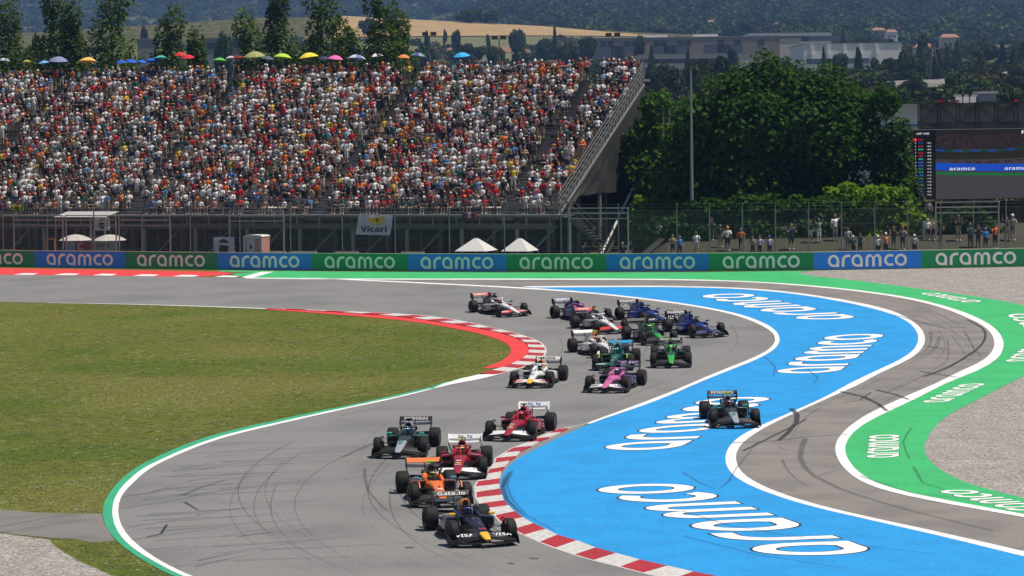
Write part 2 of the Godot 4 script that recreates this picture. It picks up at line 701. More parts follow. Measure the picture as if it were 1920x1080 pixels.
func build_marks() -> void:
	# rubber left by tyres: thin worn lines that follow the traffic
	var r := RandomNumberGenerator.new()
	r.seed = 77
	var m := mat("rubber_marks", Color(0.03, 0.03, 0.032), 0.7)
	m.albedo_color.a = 0.27
	m.transparency = BaseMaterial3D.TRANSPARENCY_ALPHA
	var dark := mat("rubber_dark", Color(0.02, 0.02, 0.022), 0.7)
	dark.albedo_color.a = 0.6
	dark.transparency = BaseMaterial3D.TRANSPARENCY_ALPHA
	var left := turned(curve("infield_top"))
	left.append_array(turned(curve("kerb1_track")).slice(1))
	left.append_array(turned(curve("track_left_edge")).slice(1))
	var right := curve("track_top")
	right.append_array(curve("line0_track").slice(1))
	right.append_array(curve("kerb2_track").slice(1))
	var g := Geo.new()
	var lift := 0.0262
	for i in 46:
		var t0 := r.randf_range(-0.05, 0.88)
		var len_ := r.randf_range(0.08, 0.30)
		var f := r.randf_range(0.10, 0.90)
		var f1 := clampf(f + r.randf_range(-0.20, 0.20), 0.06, 0.94)
		var line := drift(left, right, f, f1, maxf(0.0, t0), minf(1.0, t0 + len_), 40)
		var w := r.randf_range(0.025, 0.07)
		stripe(g, line, w, w * 0.2, lift)
		lift += 0.00005
	var loop := curve("track_left_edge")
	for i in 60:
		var k := r.randi_range(8, 40)
		var from := loop[k] + Vector2(r.randf_range(0.15, 3.5), r.randf_range(-0.6, 0.6))
		var to := from + Vector2(r.randf_range(1.2, 5.5), -r.randf_range(0.3, 3.2))
		var bend := (from + to) / 2.0 + Vector2(r.randf_range(-0.1, 0.1), r.randf_range(-0.5, 0.5))
		var line := PackedVector2Array()
		for e in 14:
			var t := e / 13.0
			line.append(from.lerp(bend, t).lerp(bend.lerp(to, t), t))
		stripe(g, line, r.randf_range(0.07, 0.2), 0.03, lift)
		lift += 0.00005
	var in1 := curve("line1_out")
	var out1 := curve("line2_in")
	for i in 40:
		var t0 := r.randf_range(0.05, 0.85)
		var len_ := r.randf_range(0.04, 0.16)
		var f := r.randf_range(0.1, 0.9)
		var line := drift(in1, out1, f, clampf(f + r.randf_range(-0.3, 0.3), 0.05, 0.95), t0, minf(1.0, t0 + len_), 40)
		stripe(g, line, r.randf_range(0.04, 0.10), 0.02, lift)
		lift += 0.00005
	for q in LONG_MARKS:
		var p := pts(q[0])
		var c2 := Curve2D.new()
		for i in p.size():
			var tang := (p[mini(i + 1, p.size() - 1)] - p[maxi(i - 1, 0)]) / 6.0
			c2.add_point(p[i], -tang, tang)
		stripe(g, even(c2.get_baked_points(), 30), q[1], q[1] * 0.5, lift)
		lift += 0.00005
	var o := put("tyre_marks", g, m)
	o.set_meta("kind", "structure")
	g = Geo.new()
	lift = 0.0332
	for q in DARK_MARKS:
		var p := pts(q[0])
		var c2 := Curve2D.new()
		for i in p.size():
			var tang := (p[mini(i + 1, p.size() - 1)] - p[maxi(i - 1, 0)]) / 6.0
			c2.add_point(p[i], -tang, tang)
		stripe(g, even(c2.get_baked_points(), 24), q[1], q[1] * 0.7, lift)
		lift += 0.00005
	put("skid_marks", g, dark).set_meta("kind", "structure")

func build_grass() -> void:
	# short blades over the infield, thick enough to break up the surface
	var r := RandomNumberGenerator.new()
	r.seed = 3
	var g := Geo.new()
	g.use_col = true
	for k in 9:
		var a := r.randf() * TAU
		var at := Vector3(r.randf_range(-0.14, 0.14), 0, r.randf_range(-0.14, 0.14))
		var w := Vector3(cos(a), 0, sin(a)) * 0.012
		var tip := at + Vector3(r.randf_range(-0.13, 0.13), r.randf_range(0.015, 0.03), r.randf_range(-0.13, 0.13))
		g.col = grey(r.randf_range(0.7, 1.2))
		if (at + w - (at - w)).cross(tip - (at - w)).y > 0.0:
			g.tri(at - w, tip, at + w)
		else:
			g.tri(at + w, tip, at - w)
	for k in g.n.size():
		g.n[k] = Vector3.UP   # blades take the light of the turf they stand in
	var edge := turned(curve("infield_top"))
	edge.append_array(turned(curve("kerb1_grass")))
	edge.append_array(turned(curve("green_left_out")))
	edge.append_array(PackedVector2Array([Vector2(-40, -80), Vector2(-75, -80), Vector2(-75, -215)]))
	var keep := []
	var patch := FastNoiseLite.new()
	patch.seed = 5
	patch.frequency = 0.05
	patch.fractal_octaves = 3
	var path := pts(SERVICE_PATH)
	var stones := pts(LEFT_GRAVEL)
	while keep.size() < 30000:
		var z := -r.randf_range(84.0, 212.0)
		var p := Vector2(r.randf_range(-0.19, 0.02) * -z, z)
		if Geometry2D.is_point_in_polygon(p, edge) and not Geometry2D.is_point_in_polygon(p, path) and not Geometry2D.is_point_in_polygon(p, stones):
			keep.append(p)
	var mm := MultiMesh.new()
	mm.transform_format = MultiMesh.TRANSFORM_3D
	mm.use_colors = true
	mm.mesh = g.mesh()
	mm.instance_count = keep.size()
	for i in keep.size():
		var s := r.randf_range(0.6, 1.3)
		mm.set_instance_transform(i, Transform3D(Basis(Vector3.UP, r.randf() * TAU).scaled(Vector3(s * 1.4, s, s * 1.4)), on_ground(keep[i].x, keep[i].y)))
		var dry := clampf(patch.get_noise_2d(keep[i].x, keep[i].y) * 1.6 + 0.45 + r.randf_range(-0.3, 0.3), 0.0, 1.0)
		if i % 14 == 0:
			mm.set_instance_color(i, Color(0.42, 0.40, 0.30))
			continue
		mm.set_instance_color(i, Color(0.10, 0.135, 0.026).lerp(Color(0.28, 0.24, 0.10), dry * dry))
	var o := MultiMeshInstance3D.new()
	o.multimesh = mm
	var m := mat("grass_blades", Color.WHITE, 0.8)
	m.vertex_color_use_as_albedo = true
	m.backlight_enabled = true
	m.backlight = Color(0.4, 0.45, 0.2)
	o.material_override = m
	o.name = numbered("grass")
	add_child(o)
	tag(o, "short green and dry grass covering the infield beside the track", "grass", "", "stuff")
# ------------------------------------------------------------------ terrain behind the circuit

const RISE := [[200.0, 1.6], [226.0, 1.68], [300.0, 2.6], [400.0, 5.5], [550.0, 10.0], [700.0, 15.0], [900.0, 20.0], [1200.0, 27.0], [1500.0, 38.0], [1700.0, 50.0], [1900.0, 62.0], [2100.0, 58.0], [2400.0, 72.0], [3000.0, 118.0], [4000.0, 192.0], [5500.0, 300.0], [8000.0, 380.0]]
var hill_noise := FastNoiseLite.new()

func terrain(x: float, d: float) -> float:
	var y := 2.0
	for i in range(1, RISE.size()):
		if d <= RISE[i][0] or i == RISE.size() - 1:
			var f := clampf((d - RISE[i - 1][0]) / (RISE[i][0] - RISE[i - 1][0]), 0.0, 1.0)
			y = lerpf(RISE[i - 1][1], RISE[i][1], f)
			break
	# the ridge that carries the wheat field falls from left to right
	var bump := exp(-pow((d - 1880.0) / 170.0, 2.0))
	var side := 10.0
	if x > -100.0:
		side = 10.0 - (x + 100.0) * 0.062
	elif x < -150.0:
		side = 10.0 + (x + 150.0) * 0.05
	y += bump * clampf(side, -14.0, 10.0)
	# a wide valley on the side of the poplars sets the hills there farther off
	y -= 50.0 * smoothstep(0.012, -0.035, x / d) * smoothstep(2050.0, 2500.0, d) * (1.0 - smoothstep(3300.0, 4600.0, d))
	var rough := smoothstep(300.0, 2500.0, d)
	y += hill_noise.get_noise_2d(x * 0.7, d * 0.7) * (1.0 + 14.0 * smoothstep(2100.0, 3200.0, d)) * rough
	return y

func build_terrain() -> void:
	hill_noise.seed = 4
	hill_noise.frequency = 0.004
	hill_noise.fractal_octaves = 4
	var ds := []
	var d := 224.0
	while d < 8000.0:
		ds.append(d)
		d *= 1.03
	var g := Geo.new()
	var cols := 90
	for d2 in ds:
		for j in cols + 1:
			var x: float = lerpf(-0.42, 0.42, j / float(cols)) * (d2 + 60.0)
			# the near edge follows the wall
			var z: float = -d2 + (SLOPE_TURN * x * clampf((400.0 - d2) / 170.0, 0.0, 1.0))
			g.v.append(Vector3(x, terrain(x, d2) - 0.02, z))
			g.n.append(Vector3.UP)
	for i in ds.size() - 1:
		for j in cols:
			var a := i * (cols + 1) + j
			var b := a + cols + 1
			for t in [[a, b, b + 1], [a, b + 1, a + 1]]:
				g.ix.append(t[0]); g.ix.append(t[1]); g.ix.append(t[2])
	var acc := PackedVector3Array()
	acc.resize(g.v.size())
	for t in range(0, g.ix.size(), 3):
		var nn := (g.v[g.ix[t + 2]] - g.v[g.ix[t]]).cross(g.v[g.ix[t + 1]] - g.v[g.ix[t]])
		for q in 3:
			acc[g.ix[t + q]] += nn
	for i in acc.size():
		g.n[i] = acc[i].normalized()
	var m := grained("hill_soil", grey(1.0), 0.95, noise_tex(61, 0.02, [[0.2, Color(0.055, 0.068, 0.024)], [0.5, Color(0.10, 0.105, 0.042)], [0.7, Color(0.17, 0.145, 0.07)], [0.9, Color(0.24, 0.19, 0.10)]], 512, 6), 0.012,
		noise_tex(63, 0.05, [[0.1, grey(0.6)], [0.8, grey(1.0)]], 512, 5), 0.06)
	m.specular_mode = BaseMaterial3D.SPECULAR_DISABLED
	put("terrain", g, m).set_meta("kind", "structure")
	# soil and weeds between wall and trees, colour darkened for missing tree shade
	var shaded_soil := grained("shade_darkened_soil", Color(0.052, 0.052, 0.032), 0.95, noise_tex(65, 0.05, [[0.2, grey(0.6)], [0.8, grey(1.1)]], 512, 5), 0.12)
	g = Geo.new()
	var w := pts(CURVES["wall"])
	var backs := [0.45, 1.5, 3.0, 5.0, 7.0, 12.0, 20.0, 36.0]
	var fine_w := even(w, 60)
	for i in fine_w.size() - 1:
		for k in backs.size() - 1:
			var p := []
			for e in [fine_w[i] - Vector2(0, backs[k]), fine_w[i + 1] - Vector2(0, backs[k]), fine_w[i + 1] - Vector2(0, backs[k + 1]), fine_w[i] - Vector2(0, backs[k + 1])]:
				p.append(Vector3(e.x, yard(e.x, backs[k] if p.size() < 2 else backs[k + 1]), e.y))
			g.quad(p[0], p[3], p[2], p[1])
	put("service_yard", g, shaded_soil).set_meta("kind", "structure")
	# the wheat field and the bare bank below it
	field("wheat_field", mat_wheat(), -98.0, 82.0, 1712.0, 1885.0, 0.6, func(x): return 1725.0 + (x + 60.0) * 0.35, func(x): return 1890.0 - maxf(0.0, x - 20.0) * 1.2)
	field("meadow", grained("meadow_grass", grey(1.0), 0.95, noise_tex(71, 0.03, [[0.25, Color(0.06, 0.085, 0.025)], [0.5, Color(0.12, 0.13, 0.045)], [0.75, Color(0.22, 0.18, 0.085)]], 512, 5), 0.03), -260.0, 120.0, 1450.0, 1720.0, 0.3, func(_x): return 1450.0, func(x): return 1722.0 + (x + 60.0) * 0.35)
	field("soil_bank", grained("red_soil", Color(0.30, 0.15, 0.075), 0.95, noise_tex(73, 0.04, [[0.2, grey(0.55)], [0.8, grey(1.15)]], 512, 5), 0.05), -46.0, 52.0, 1560.0, 1620.0, 0.6, func(x): return 1570.0 + sin(x * 0.11) * 12.0, func(x): return 1618.0 + sin(x * 0.17 + 1.0) * 9.0)

func mat_wheat() -> Material:
	return grained("wheat", Color(0.43, 0.285, 0.125), 0.95, noise_tex(75, 0.06, [[0.2, grey(0.75)], [0.8, grey(1.1)]], 512, 5), 0.04, noise_tex(76, 0.01, [[0.2, grey(0.85)], [0.8, grey(1.0)]], 256, 3), 0.01)

func field(called: String, m: Material, x0: float, x1: float, _d0: float, _d1: float, lift: float, near: Callable, far: Callable) -> void:
	var g := Geo.new()
	var nx := 40
	var nd := 12
	for j in nd + 1:
		for i in nx + 1:
			var x := lerpf(x0, x1, i / float(nx))
			var a: float = near.call(x)
			var b: float = far.call(x)
			var d := lerpf(a, maxf(a, b), j / float(nd))
			g.v.append(Vector3(x, terrain(x, d) + lift, -d))
			g.n.append(Vector3.UP)
	for j in nd:
		for i in nx:
			var a := j * (nx + 1) + i
			var b := a + nx + 1
			for t in [[a, b, b + 1], [a, b + 1, a + 1]]:
				g.ix.append(t[0]); g.ix.append(t[1]); g.ix.append(t[2])
	put(called, g, m).set_meta("kind", "structure")

# height of the yard behind the wall: level with the wall's foot, a bank on the side away from the stand
func yard(x: float, back: float) -> float:
	return 1.70 + back * 0.006 + smoothstep(8.5, 11.0, x) * clampf((back - 1.5) * 0.33, 0.0, 1.8)

# ------------------------------------------------------------------ barrier wall

const WALL_HIGH := 1.22

func build_wall() -> void:
	var w := pts(CURVES["wall"])
	var t := thing("barrier_wall", "long concrete trackside wall clad with alternating blue and green lettered banners", "barrier", on_ground(w[7].x, w[7].y))
	var concrete := grained("concrete", Color(0.40, 0.38, 0.355), 0.9, noise_tex(81, 0.05, [[0.2, grey(0.7)], [0.8, grey(1.08)]], 512, 5), 0.4)
	var blue := mat("banner_blue", Color(0.010, 0.22, 0.78), 0.55)
	var green := mat("banner_green", Color(0.006, 0.27, 0.095), 0.55)
	var white := mat("banner_white", Color(0.86, 0.86, 0.86), 0.6)
	var cap := mat("wall_cap", Color(0.55, 0.58, 0.42), 0.7)
	for i in w.size() - 1:
		var a := on_ground(w[i].x, w[i].y) - t.position
		var b := on_ground(w[i + 1].x, w[i + 1].y) - t.position
		var z := Vector3(b.z - a.z, 0, -(b.x - a.x)).normalized()   # away from the track
		if z.z > 0:
			z = -z
		var g := Geo.new()
		var up := Vector3.UP * WALL_HIGH
		g.hexa([a - Vector3.UP * 0.2, b - Vector3.UP * 0.2, b + up, a + up, a + z * 0.35 - Vector3.UP * 0.2, b + z * 0.35 - Vector3.UP * 0.2, b + z * 0.35 + up, a + z * 0.35 + up])
		put("wall_block", g, concrete, t)
		g = Geo.new()
		g.hexa([a + up - z * 0.02, b + up - z * 0.02, b + up + Vector3.UP * 0.05 - z * 0.02, a + up + Vector3.UP * 0.05 - z * 0.02, a + up + z * 0.1, b + up + z * 0.1, b + up + Vector3.UP * 0.05 + z * 0.1, a + up + Vector3.UP * 0.05 + z * 0.1])
		put("coping", g, cap, t)
		# the banner, a little proud of the wall
		g = Geo.new()
		var lo := Vector3.UP * 0.05
		var f := -z * 0.03
		g.hexa([a + lo + f, b + lo + f, b + up + f, a + up + f, a + lo - z * 0.004, b + lo - z * 0.004, b + up - z * 0.004, a + up - z * 0.004])
		var panel := put("banner_panel", g, blue if i % 2 == 0 else green, t)
		var along := (b - a).normalized()
		var wide := a.distance_to(b)
		var unit := 0.84
		var stretch := wide * 0.735 / 6.1
		var from := a + along * (wide - stretch * 6.1) / 2.0 + Vector3.UP * ((WALL_HIGH - unit) / 2.0 + 0.01) - z * 0.036
		var k := 0
		for letter in wordmark():
			g = Geo.new()
			for piece in letter.face:
				var idx := Geometry2D.triangulate_polygon(piece)
				for q in range(0, idx.size(), 3):
					var p := []
					for e in 3:
						var uv: Vector2 = piece[idx[q + e]]
						p.append(from + along * uv.x * stretch + Vector3.UP * uv.y * unit)
					if (p[2] - p[0]).cross(p[1] - p[0]).dot(z) > 0.0:
						g.tri(p[0], p[2], p[1])
					else:
						g.tri(p[0], p[1], p[2])
			put("letter_" + "aramco"[k], g, white, panel)
			k += 1

# ------------------------------------------------------------------ grandstand

# stand axes: u along the front, n away from the track, y up
const STAND_AT := Vector3(0, 0, -233.5)
const ROW_DEEP := 0.75
const ROW_RISE := 0.42
const LOW_ROWS := 14
const HIGH_ROWS := 10
const DECK := 5.2
const STAND_LEFT := -58.0
const STAND_RIGHT := 3.1
const AISLES := [-48.2, -32.0, -16.2, -0.8]

func stand_basis() -> Basis:
	var u := Vector3(1, 0, 0.4).normalized()
	return Basis(u, Vector3.UP, u.cross(Vector3.UP))

func in_stand(u: float, y: float, n: float) -> Vector3:
	return Vector3(u, y, -n)

func row_at(i: int) -> Vector2:
	# (distance from the front edge, height) of the tread of a row
	if i < LOW_ROWS:
		return Vector2(1.1 + i * ROW_DEEP, DECK + i * ROW_RISE)
	var base := 1.1 + LOW_ROWS * ROW_DEEP + 1.5
	return Vector2(base + (i - LOW_ROWS) * ROW_DEEP, DECK + LOW_ROWS * ROW_RISE + 0.25 + (i - LOW_ROWS) * ROW_RISE)

func build_stand() -> void:
	var t := thing("grandstand", "long steel grandstand packed with spectators behind the trackside fence", "grandstand", STAND_AT, stand_basis())
	var steel := mat("galvanised_steel", Color(0.27, 0.27, 0.275), 0.55, 0.5)
	var dark_steel := mat("dark_steel", Color(0.075, 0.075, 0.075), 0.65, 0.2)
	var tread := grained("stand_treads", Color(0.17, 0.168, 0.165), 0.85, noise_tex(85, 0.05, [[0.2, grey(0.65)], [0.8, grey(1.05)]], 256, 4), 0.6)
	var seat := mat("seat_plastic", Color(0.30, 0.235, 0.17), 0.6)
	var rows := LOW_ROWS + HIGH_ROWS
	for i in rows:
		var r := row_at(i)
		var g := Geo.new()
		g.hexa([in_stand(STAND_LEFT, r.y - ROW_RISE - 0.05, r.x), in_stand(STAND_RIGHT, r.y - ROW_RISE - 0.05, r.x), in_stand(STAND_RIGHT, r.y, r.x), in_stand(STAND_LEFT, r.y, r.x),
			in_stand(STAND_LEFT, r.y - ROW_RISE - 0.05, r.x + ROW_DEEP + 0.04), in_stand(STAND_RIGHT, r.y - ROW_RISE - 0.05, r.x + ROW_DEEP + 0.04), in_stand(STAND_RIGHT, r.y, r.x + ROW_DEEP + 0.04), in_stand(STAND_LEFT, r.y, r.x + ROW_DEEP + 0.04)])
		put("terrace_step", g, tread, t)
	# front walkway, middle gangway, top walkway
	for q in [[0.0, 1.1, DECK], [row_at(LOW_ROWS - 1).x + ROW_DEEP, row_at(LOW_ROWS).x, DECK + LOW_ROWS * ROW_RISE], [row_at(rows - 1).x + ROW_DEEP, row_at(rows - 1).x + ROW_DEEP + 1.6, row_at(rows - 1).y + 0.05]]:
		var g := Geo.new()
		var end := STAND_RIGHT + (1.0 if q[0] == 0.0 else 0.0)
		g.hexa([in_stand(STAND_LEFT, q[2] - 0.2, q[0]), in_stand(end, q[2] - 0.2, q[0]), in_stand(end, q[2], q[0]), in_stand(STAND_LEFT, q[2], q[0]),
			in_stand(STAND_LEFT, q[2] - 0.2, q[1]), in_stand(end, q[2] - 0.2, q[1]), in_stand(end, q[2], q[1]), in_stand(STAND_LEFT, q[2], q[1])])
		put("gangway", g, tread, t)
	# intermediate half steps in the aisles
	var aisle := grained("aisle_concrete", Color(0.22, 0.218, 0.215), 0.9, noise_tex(85, 0.05, [[0.2, grey(0.65)], [0.8, grey(1.05)]], 256, 4), 0.6)
	for a in AISLES:
		for i in rows:
			var r := row_at(i)
			var o := put("aisle_step", shape("aisle_step", func():
				var g := Geo.new()
				g.box(Vector3.ZERO, Vector3(1.2, ROW_RISE * 0.5, 0.34))
				return g), aisle, t)
			o.position = in_stand(a, r.y - ROW_RISE * 0.75, r.x - 0.17)
	# added dark sheet at the back, put in to darken the undercroft
	var bg := Geo.new()
	bg.box(in_stand((STAND_LEFT + STAND_RIGHT) / 2.0 - 4.0, 4.2, 20.9), Vector3(STAND_RIGHT - STAND_LEFT + 6.0, 5.4, 0.06))
	put("added_shade_sheet", bg, mat("added_shade_cloth", Color(0.024, 0.024, 0.025), 0.9), t)
	# seats, mostly hidden by the people
	var sg := Geo.new()
	for i in rows:
		var r := row_at(i)
		var u := STAND_LEFT + 0.4
		while u < STAND_RIGHT - 0.3:
			if not near_aisle(u, 0.75):
				sg.box(in_stand(u, r.y + 0.42, r.x + 0.52), Vector3(0.42, 0.05, 0.36))
				sg.box(in_stand(u, r.y + 0.60, r.x + 0.71), Vector3(0.42, 0.34, 0.05))
			u += 0.52
	var seats := put("seats", sg, seat, t)
	seats.set_meta("kind", "stuff")
	# rails
	stand_rail(t, STAND_LEFT, STAND_RIGHT + 1.2, DECK, 0.05, steel, [1.18, 0.85, 0.5, 0.2], 1.85)
	var mid := row_at(LOW_ROWS).x - 0.06
	stand_rail(t, STAND_LEFT, STAND_RIGHT, DECK + LOW_ROWS * ROW_RISE, mid - 1.35, steel, [1.1, 0.75, 0.4], 2.4)
	var top := row_at(rows - 1).x + ROW_DEEP + 1.55
	stand_rail(t, STAND_LEFT, STAND_RIGHT, row_at(rows - 1).y, top, steel, [1.3, 0.7], 2.4)
	# fascia beam under the deck and its brackets
	var g2 := Geo.new()
	g2.box(in_stand((STAND_LEFT + STAND_RIGHT) / 2.0 + 0.5, DECK - 0.05, 0.0), Vector3(STAND_RIGHT - STAND_LEFT + 2.0, 0.08, 0.12))
	put("edge_beam", g2, steel, t)
	g2 = Geo.new()
	g2.box(in_stand((STAND_LEFT + STAND_RIGHT) / 2.0, DECK - 0.85, 0.6), Vector3(STAND_RIGHT - STAND_LEFT, 0.42, 0.25))
	put("fascia_beam", g2, mat("fascia_paint", Color(0.09, 0.09, 0.09), 0.7), t)
	var u2 := STAND_LEFT
	while u2 < STAND_RIGHT + 1.0:
		g2 = Geo.new()
		g2.bar(in_stand(u2, DECK, 0.0), in_stand(u2, DECK - 0.75, 0.05), 0.08)
		put("bracket", g2, steel, t)
		u2 += 1.85
	# columns and rakers
	var u3 := STAND_LEFT + 1.0
	while u3 < STAND_RIGHT:
		for n in [0.7, 7.0, 13.5, 19.5]:
			g2 = Geo.new()
			g2.tube([in_stand(u3, 1.6, n), in_stand(u3, minf(DECK + maxf(0.0, n - 1.1) * 0.55 - 0.7, 15.2), n)], 0.16, 0.16, 10)
			put("column", g2, steel, t)
		g2 = Geo.new()
		g2.bar(in_stand(u3, DECK - 0.75, 0.6), in_stand(u3, 14.9, 20.0), 0.2, 0.4)
		put("raker_beam", g2, steel, t)
		g2 = Geo.new()
		g2.bar(in_stand(u3, 1.8, 2.0), in_stand(u3 + 2.6, DECK - 0.9, 2.0), 0.12)
		put("brace", g2, steel, t)
		u3 += 4.4
	# dark cladding and open railings on the end wall
	var cloth := grained("end_cladding", Color(0.024, 0.024, 0.025), 0.75, noise_tex(87, 0.02, [[0.2, grey(0.75)], [0.8, grey(1.1)]], 256, 4), 0.15)
	var cg := Geo.new()
	var cn := 16
	var lowr := []
	var highr := []
	for i in cn + 1:
		var n := lerpf(1.2, 20.4, i / float(cn))
		var top_y := DECK + (n - 1.1) * 0.535 - 0.62 if n > 2.6 else DECK - 0.2
		var sag := sin(i * 1.1) * 0.05 + sin(i * 0.5) * 0.06
		var bottom := lerpf(6.3, 6.75, i / float(cn)) + sag
		if n < 4.0:
			bottom = minf(bottom, top_y - 0.05)
		lowr.append(in_stand(STAND_RIGHT + 0.30 + sag * 1.4, bottom, n))
		highr.append(in_stand(STAND_RIGHT + 0.18, maxf(top_y, bottom + 0.05), n))
	for i in cn:
		for layer in 3:
			var f0 := layer / 3.0
			var f1 := (layer + 1) / 3.0
			var bulge := func(f: float, k: int) -> Vector3: return Vector3(sin(k * 1.7 + f * 4.0) * 0.12 * sin(f * PI), 0, 0)
			var a: Vector3 = lowr[i].lerp(highr[i], f0) + bulge.call(f0, i)
			var b: Vector3 = lowr[i].lerp(highr[i], f1) + bulge.call(f1, i)
			var c: Vector3 = lowr[i + 1].lerp(highr[i + 1], f1) + bulge.call(f1, i + 1)
			var d: Vector3 = lowr[i + 1].lerp(highr[i + 1], f0) + bulge.call(f0, i + 1)
			cg.quad(a, b, c, d)
			var off := Vector3(-0.05, 0, 0)
			cg.quad(d + off, c + off, b + off, a + off)
	put("end_cladding", cg, cloth, t)
	for k in 4:
		var rg := Geo.new()
		rg.bar(in_stand(STAND_RIGHT + 0.12, DECK + 0.35 + k * 0.36, 1.2), in_stand(STAND_RIGHT + 0.12, row_at(rows - 1).y + 0.3 + k * 0.36, 20.2), 0.04)
		put("handrail", rg, steel, t)
	for i in range(0, rows + 1):
		var n := 1.2 + i * 19.0 / rows
		var y := DECK + (n - 1.2) * 0.535
		var rg := Geo.new()
		rg.bar(in_stand(STAND_RIGHT + 0.12, y - 0.5, n), in_stand(STAND_RIGHT + 0.12, y + 1.45, n), 0.045)
		rg.bar(in_stand(STAND_RIGHT + 0.12, y - 0.5, n), in_stand(STAND_RIGHT + 0.12, y + 1.1, n + 0.8), 0.04)
		put("baluster", rg, steel, t)
	var sg2 := Geo.new()
	sg2.bar(in_stand(STAND_RIGHT + 0.2, DECK - 0.2, 1.0), in_stand(STAND_RIGHT + 0.2, 14.7, 20.2), 0.1, 0.16)
	put("stringer", sg2, steel, t)
	# tall posts and a raking prop at the corner
	for q in [[STAND_RIGHT + 0.1, 20.2, 1.8, 7.2, 0.17], [STAND_RIGHT + 0.1, 10.0, 1.8, 6.6, 0.16], [STAND_RIGHT - 0.1, 4.0, 1.8, 6.2, 0.16]]:
		var pg := Geo.new()
		pg.tube([in_stand(q[0], q[2], q[1]), in_stand(q[0], q[3], q[1])], q[4], q[4], 12)
		put("corner_post", pg, steel, t)
	var pr := Geo.new()
	pr.tube([in_stand(STAND_RIGHT - 0.6, 6.6, 19.4), in_stand(STAND_RIGHT + 1.6, 1.9, 6.0)], 0.10, 0.10, 8)
	put("prop", pr, mat("white_steel", Color(0.62, 0.62, 0.60), 0.5, 0.2), t)
	# the stair down from the deck at the end
	var st := structure("access_stair", t)
	st.remove_meta("kind")
	for i in 16:
		var g3 := Geo.new()
		g3.box(in_stand(STAND_RIGHT + 1.0 + i * 0.24 * (1 if i < 9 else 0) + (2.16 if i >= 9 else 0.0), DECK - 0.1 - i * 0.215, 1.6 + (1.5 if i >= 9 else 0.0) + (i - 9) * -0.28 * (1 if i >= 9 else 0)), Vector3(0.30 if i < 9 else 1.3, 0.05, 1.3 if i < 9 else 0.30))
		put("stair_tread", g3, dark_steel, st)
	for s in [0.95, 2.25]:
		var g3 := Geo.new()
		g3.bar(in_stand(STAND_RIGHT + 0.9, DECK - 0.15, s), in_stand(STAND_RIGHT + 3.1, DECK - 2.1, s), 0.08, 0.22)
		g3.bar(in_stand(STAND_RIGHT + 0.9, DECK + 0.95, s), in_stand(STAND_RIGHT + 3.1, DECK - 1.0, s), 0.05)
		g3.bar(in_stand(STAND_RIGHT + 0.9, DECK + 0.5, s), in_stand(STAND_RIGHT + 3.1, DECK - 1.45, s), 0.04)
		for k in 4:
			g3.bar(in_stand(STAND_RIGHT + 0.9 + k * 0.73, DECK - 0.15 - k * 0.65, s), in_stand(STAND_RIGHT + 0.9 + k * 0.73, DECK + 0.95 - k * 0.65, s), 0.05)
		put("stair_rail", g3, dark_steel, st)
	for s in [2.4, 3.9]:
		var g3 := Geo.new()
		g3.bar(in_stand(STAND_RIGHT + s, DECK - 2.1, 2.6), in_stand(STAND_RIGHT + s, DECK - 3.5, 0.2), 0.08, 0.22)
		g3.bar(in_stand(STAND_RIGHT + s, DECK - 1.0, 2.6), in_stand(STAND_RIGHT + s, DECK - 2.4, 0.2), 0.05)
		for k in 4:
			g3.bar(in_stand(STAND_RIGHT + s, DECK - 2.1 - k * 0.46, 2.6 - k * 0.8), in_stand(STAND_RIGHT + s, DECK - 1.0 - k * 0.46, 2.6 - k * 0.8), 0.05)
		put("stair_rail", g3, dark_steel, st)

func near_aisle(u: float, half: float) -> bool:
	for a in AISLES:
		if absf(u - a) < half:
			return true
	return false

func stand_rail(t: Node, u0: float, u1: float, y: float, n: float, m: Material, bars: Array, step: float) -> void:
	for h in bars:
		var g := Geo.new()
		g.bar(in_stand(u0, y + h, n), in_stand(u1, y + h, n), 0.05)
		put("rail", g, m, t)
	var u := u0 + 0.3
	while u < u1:
		var g := Geo.new()
		g.bar(in_stand(u, y, n + 0.001), in_stand(u, y + bars[0] - 0.03, n + 0.001), 0.055)
		put("rail_post", g, m, t)
		u += step

# ------------------------------------------------------------------ trackside fence

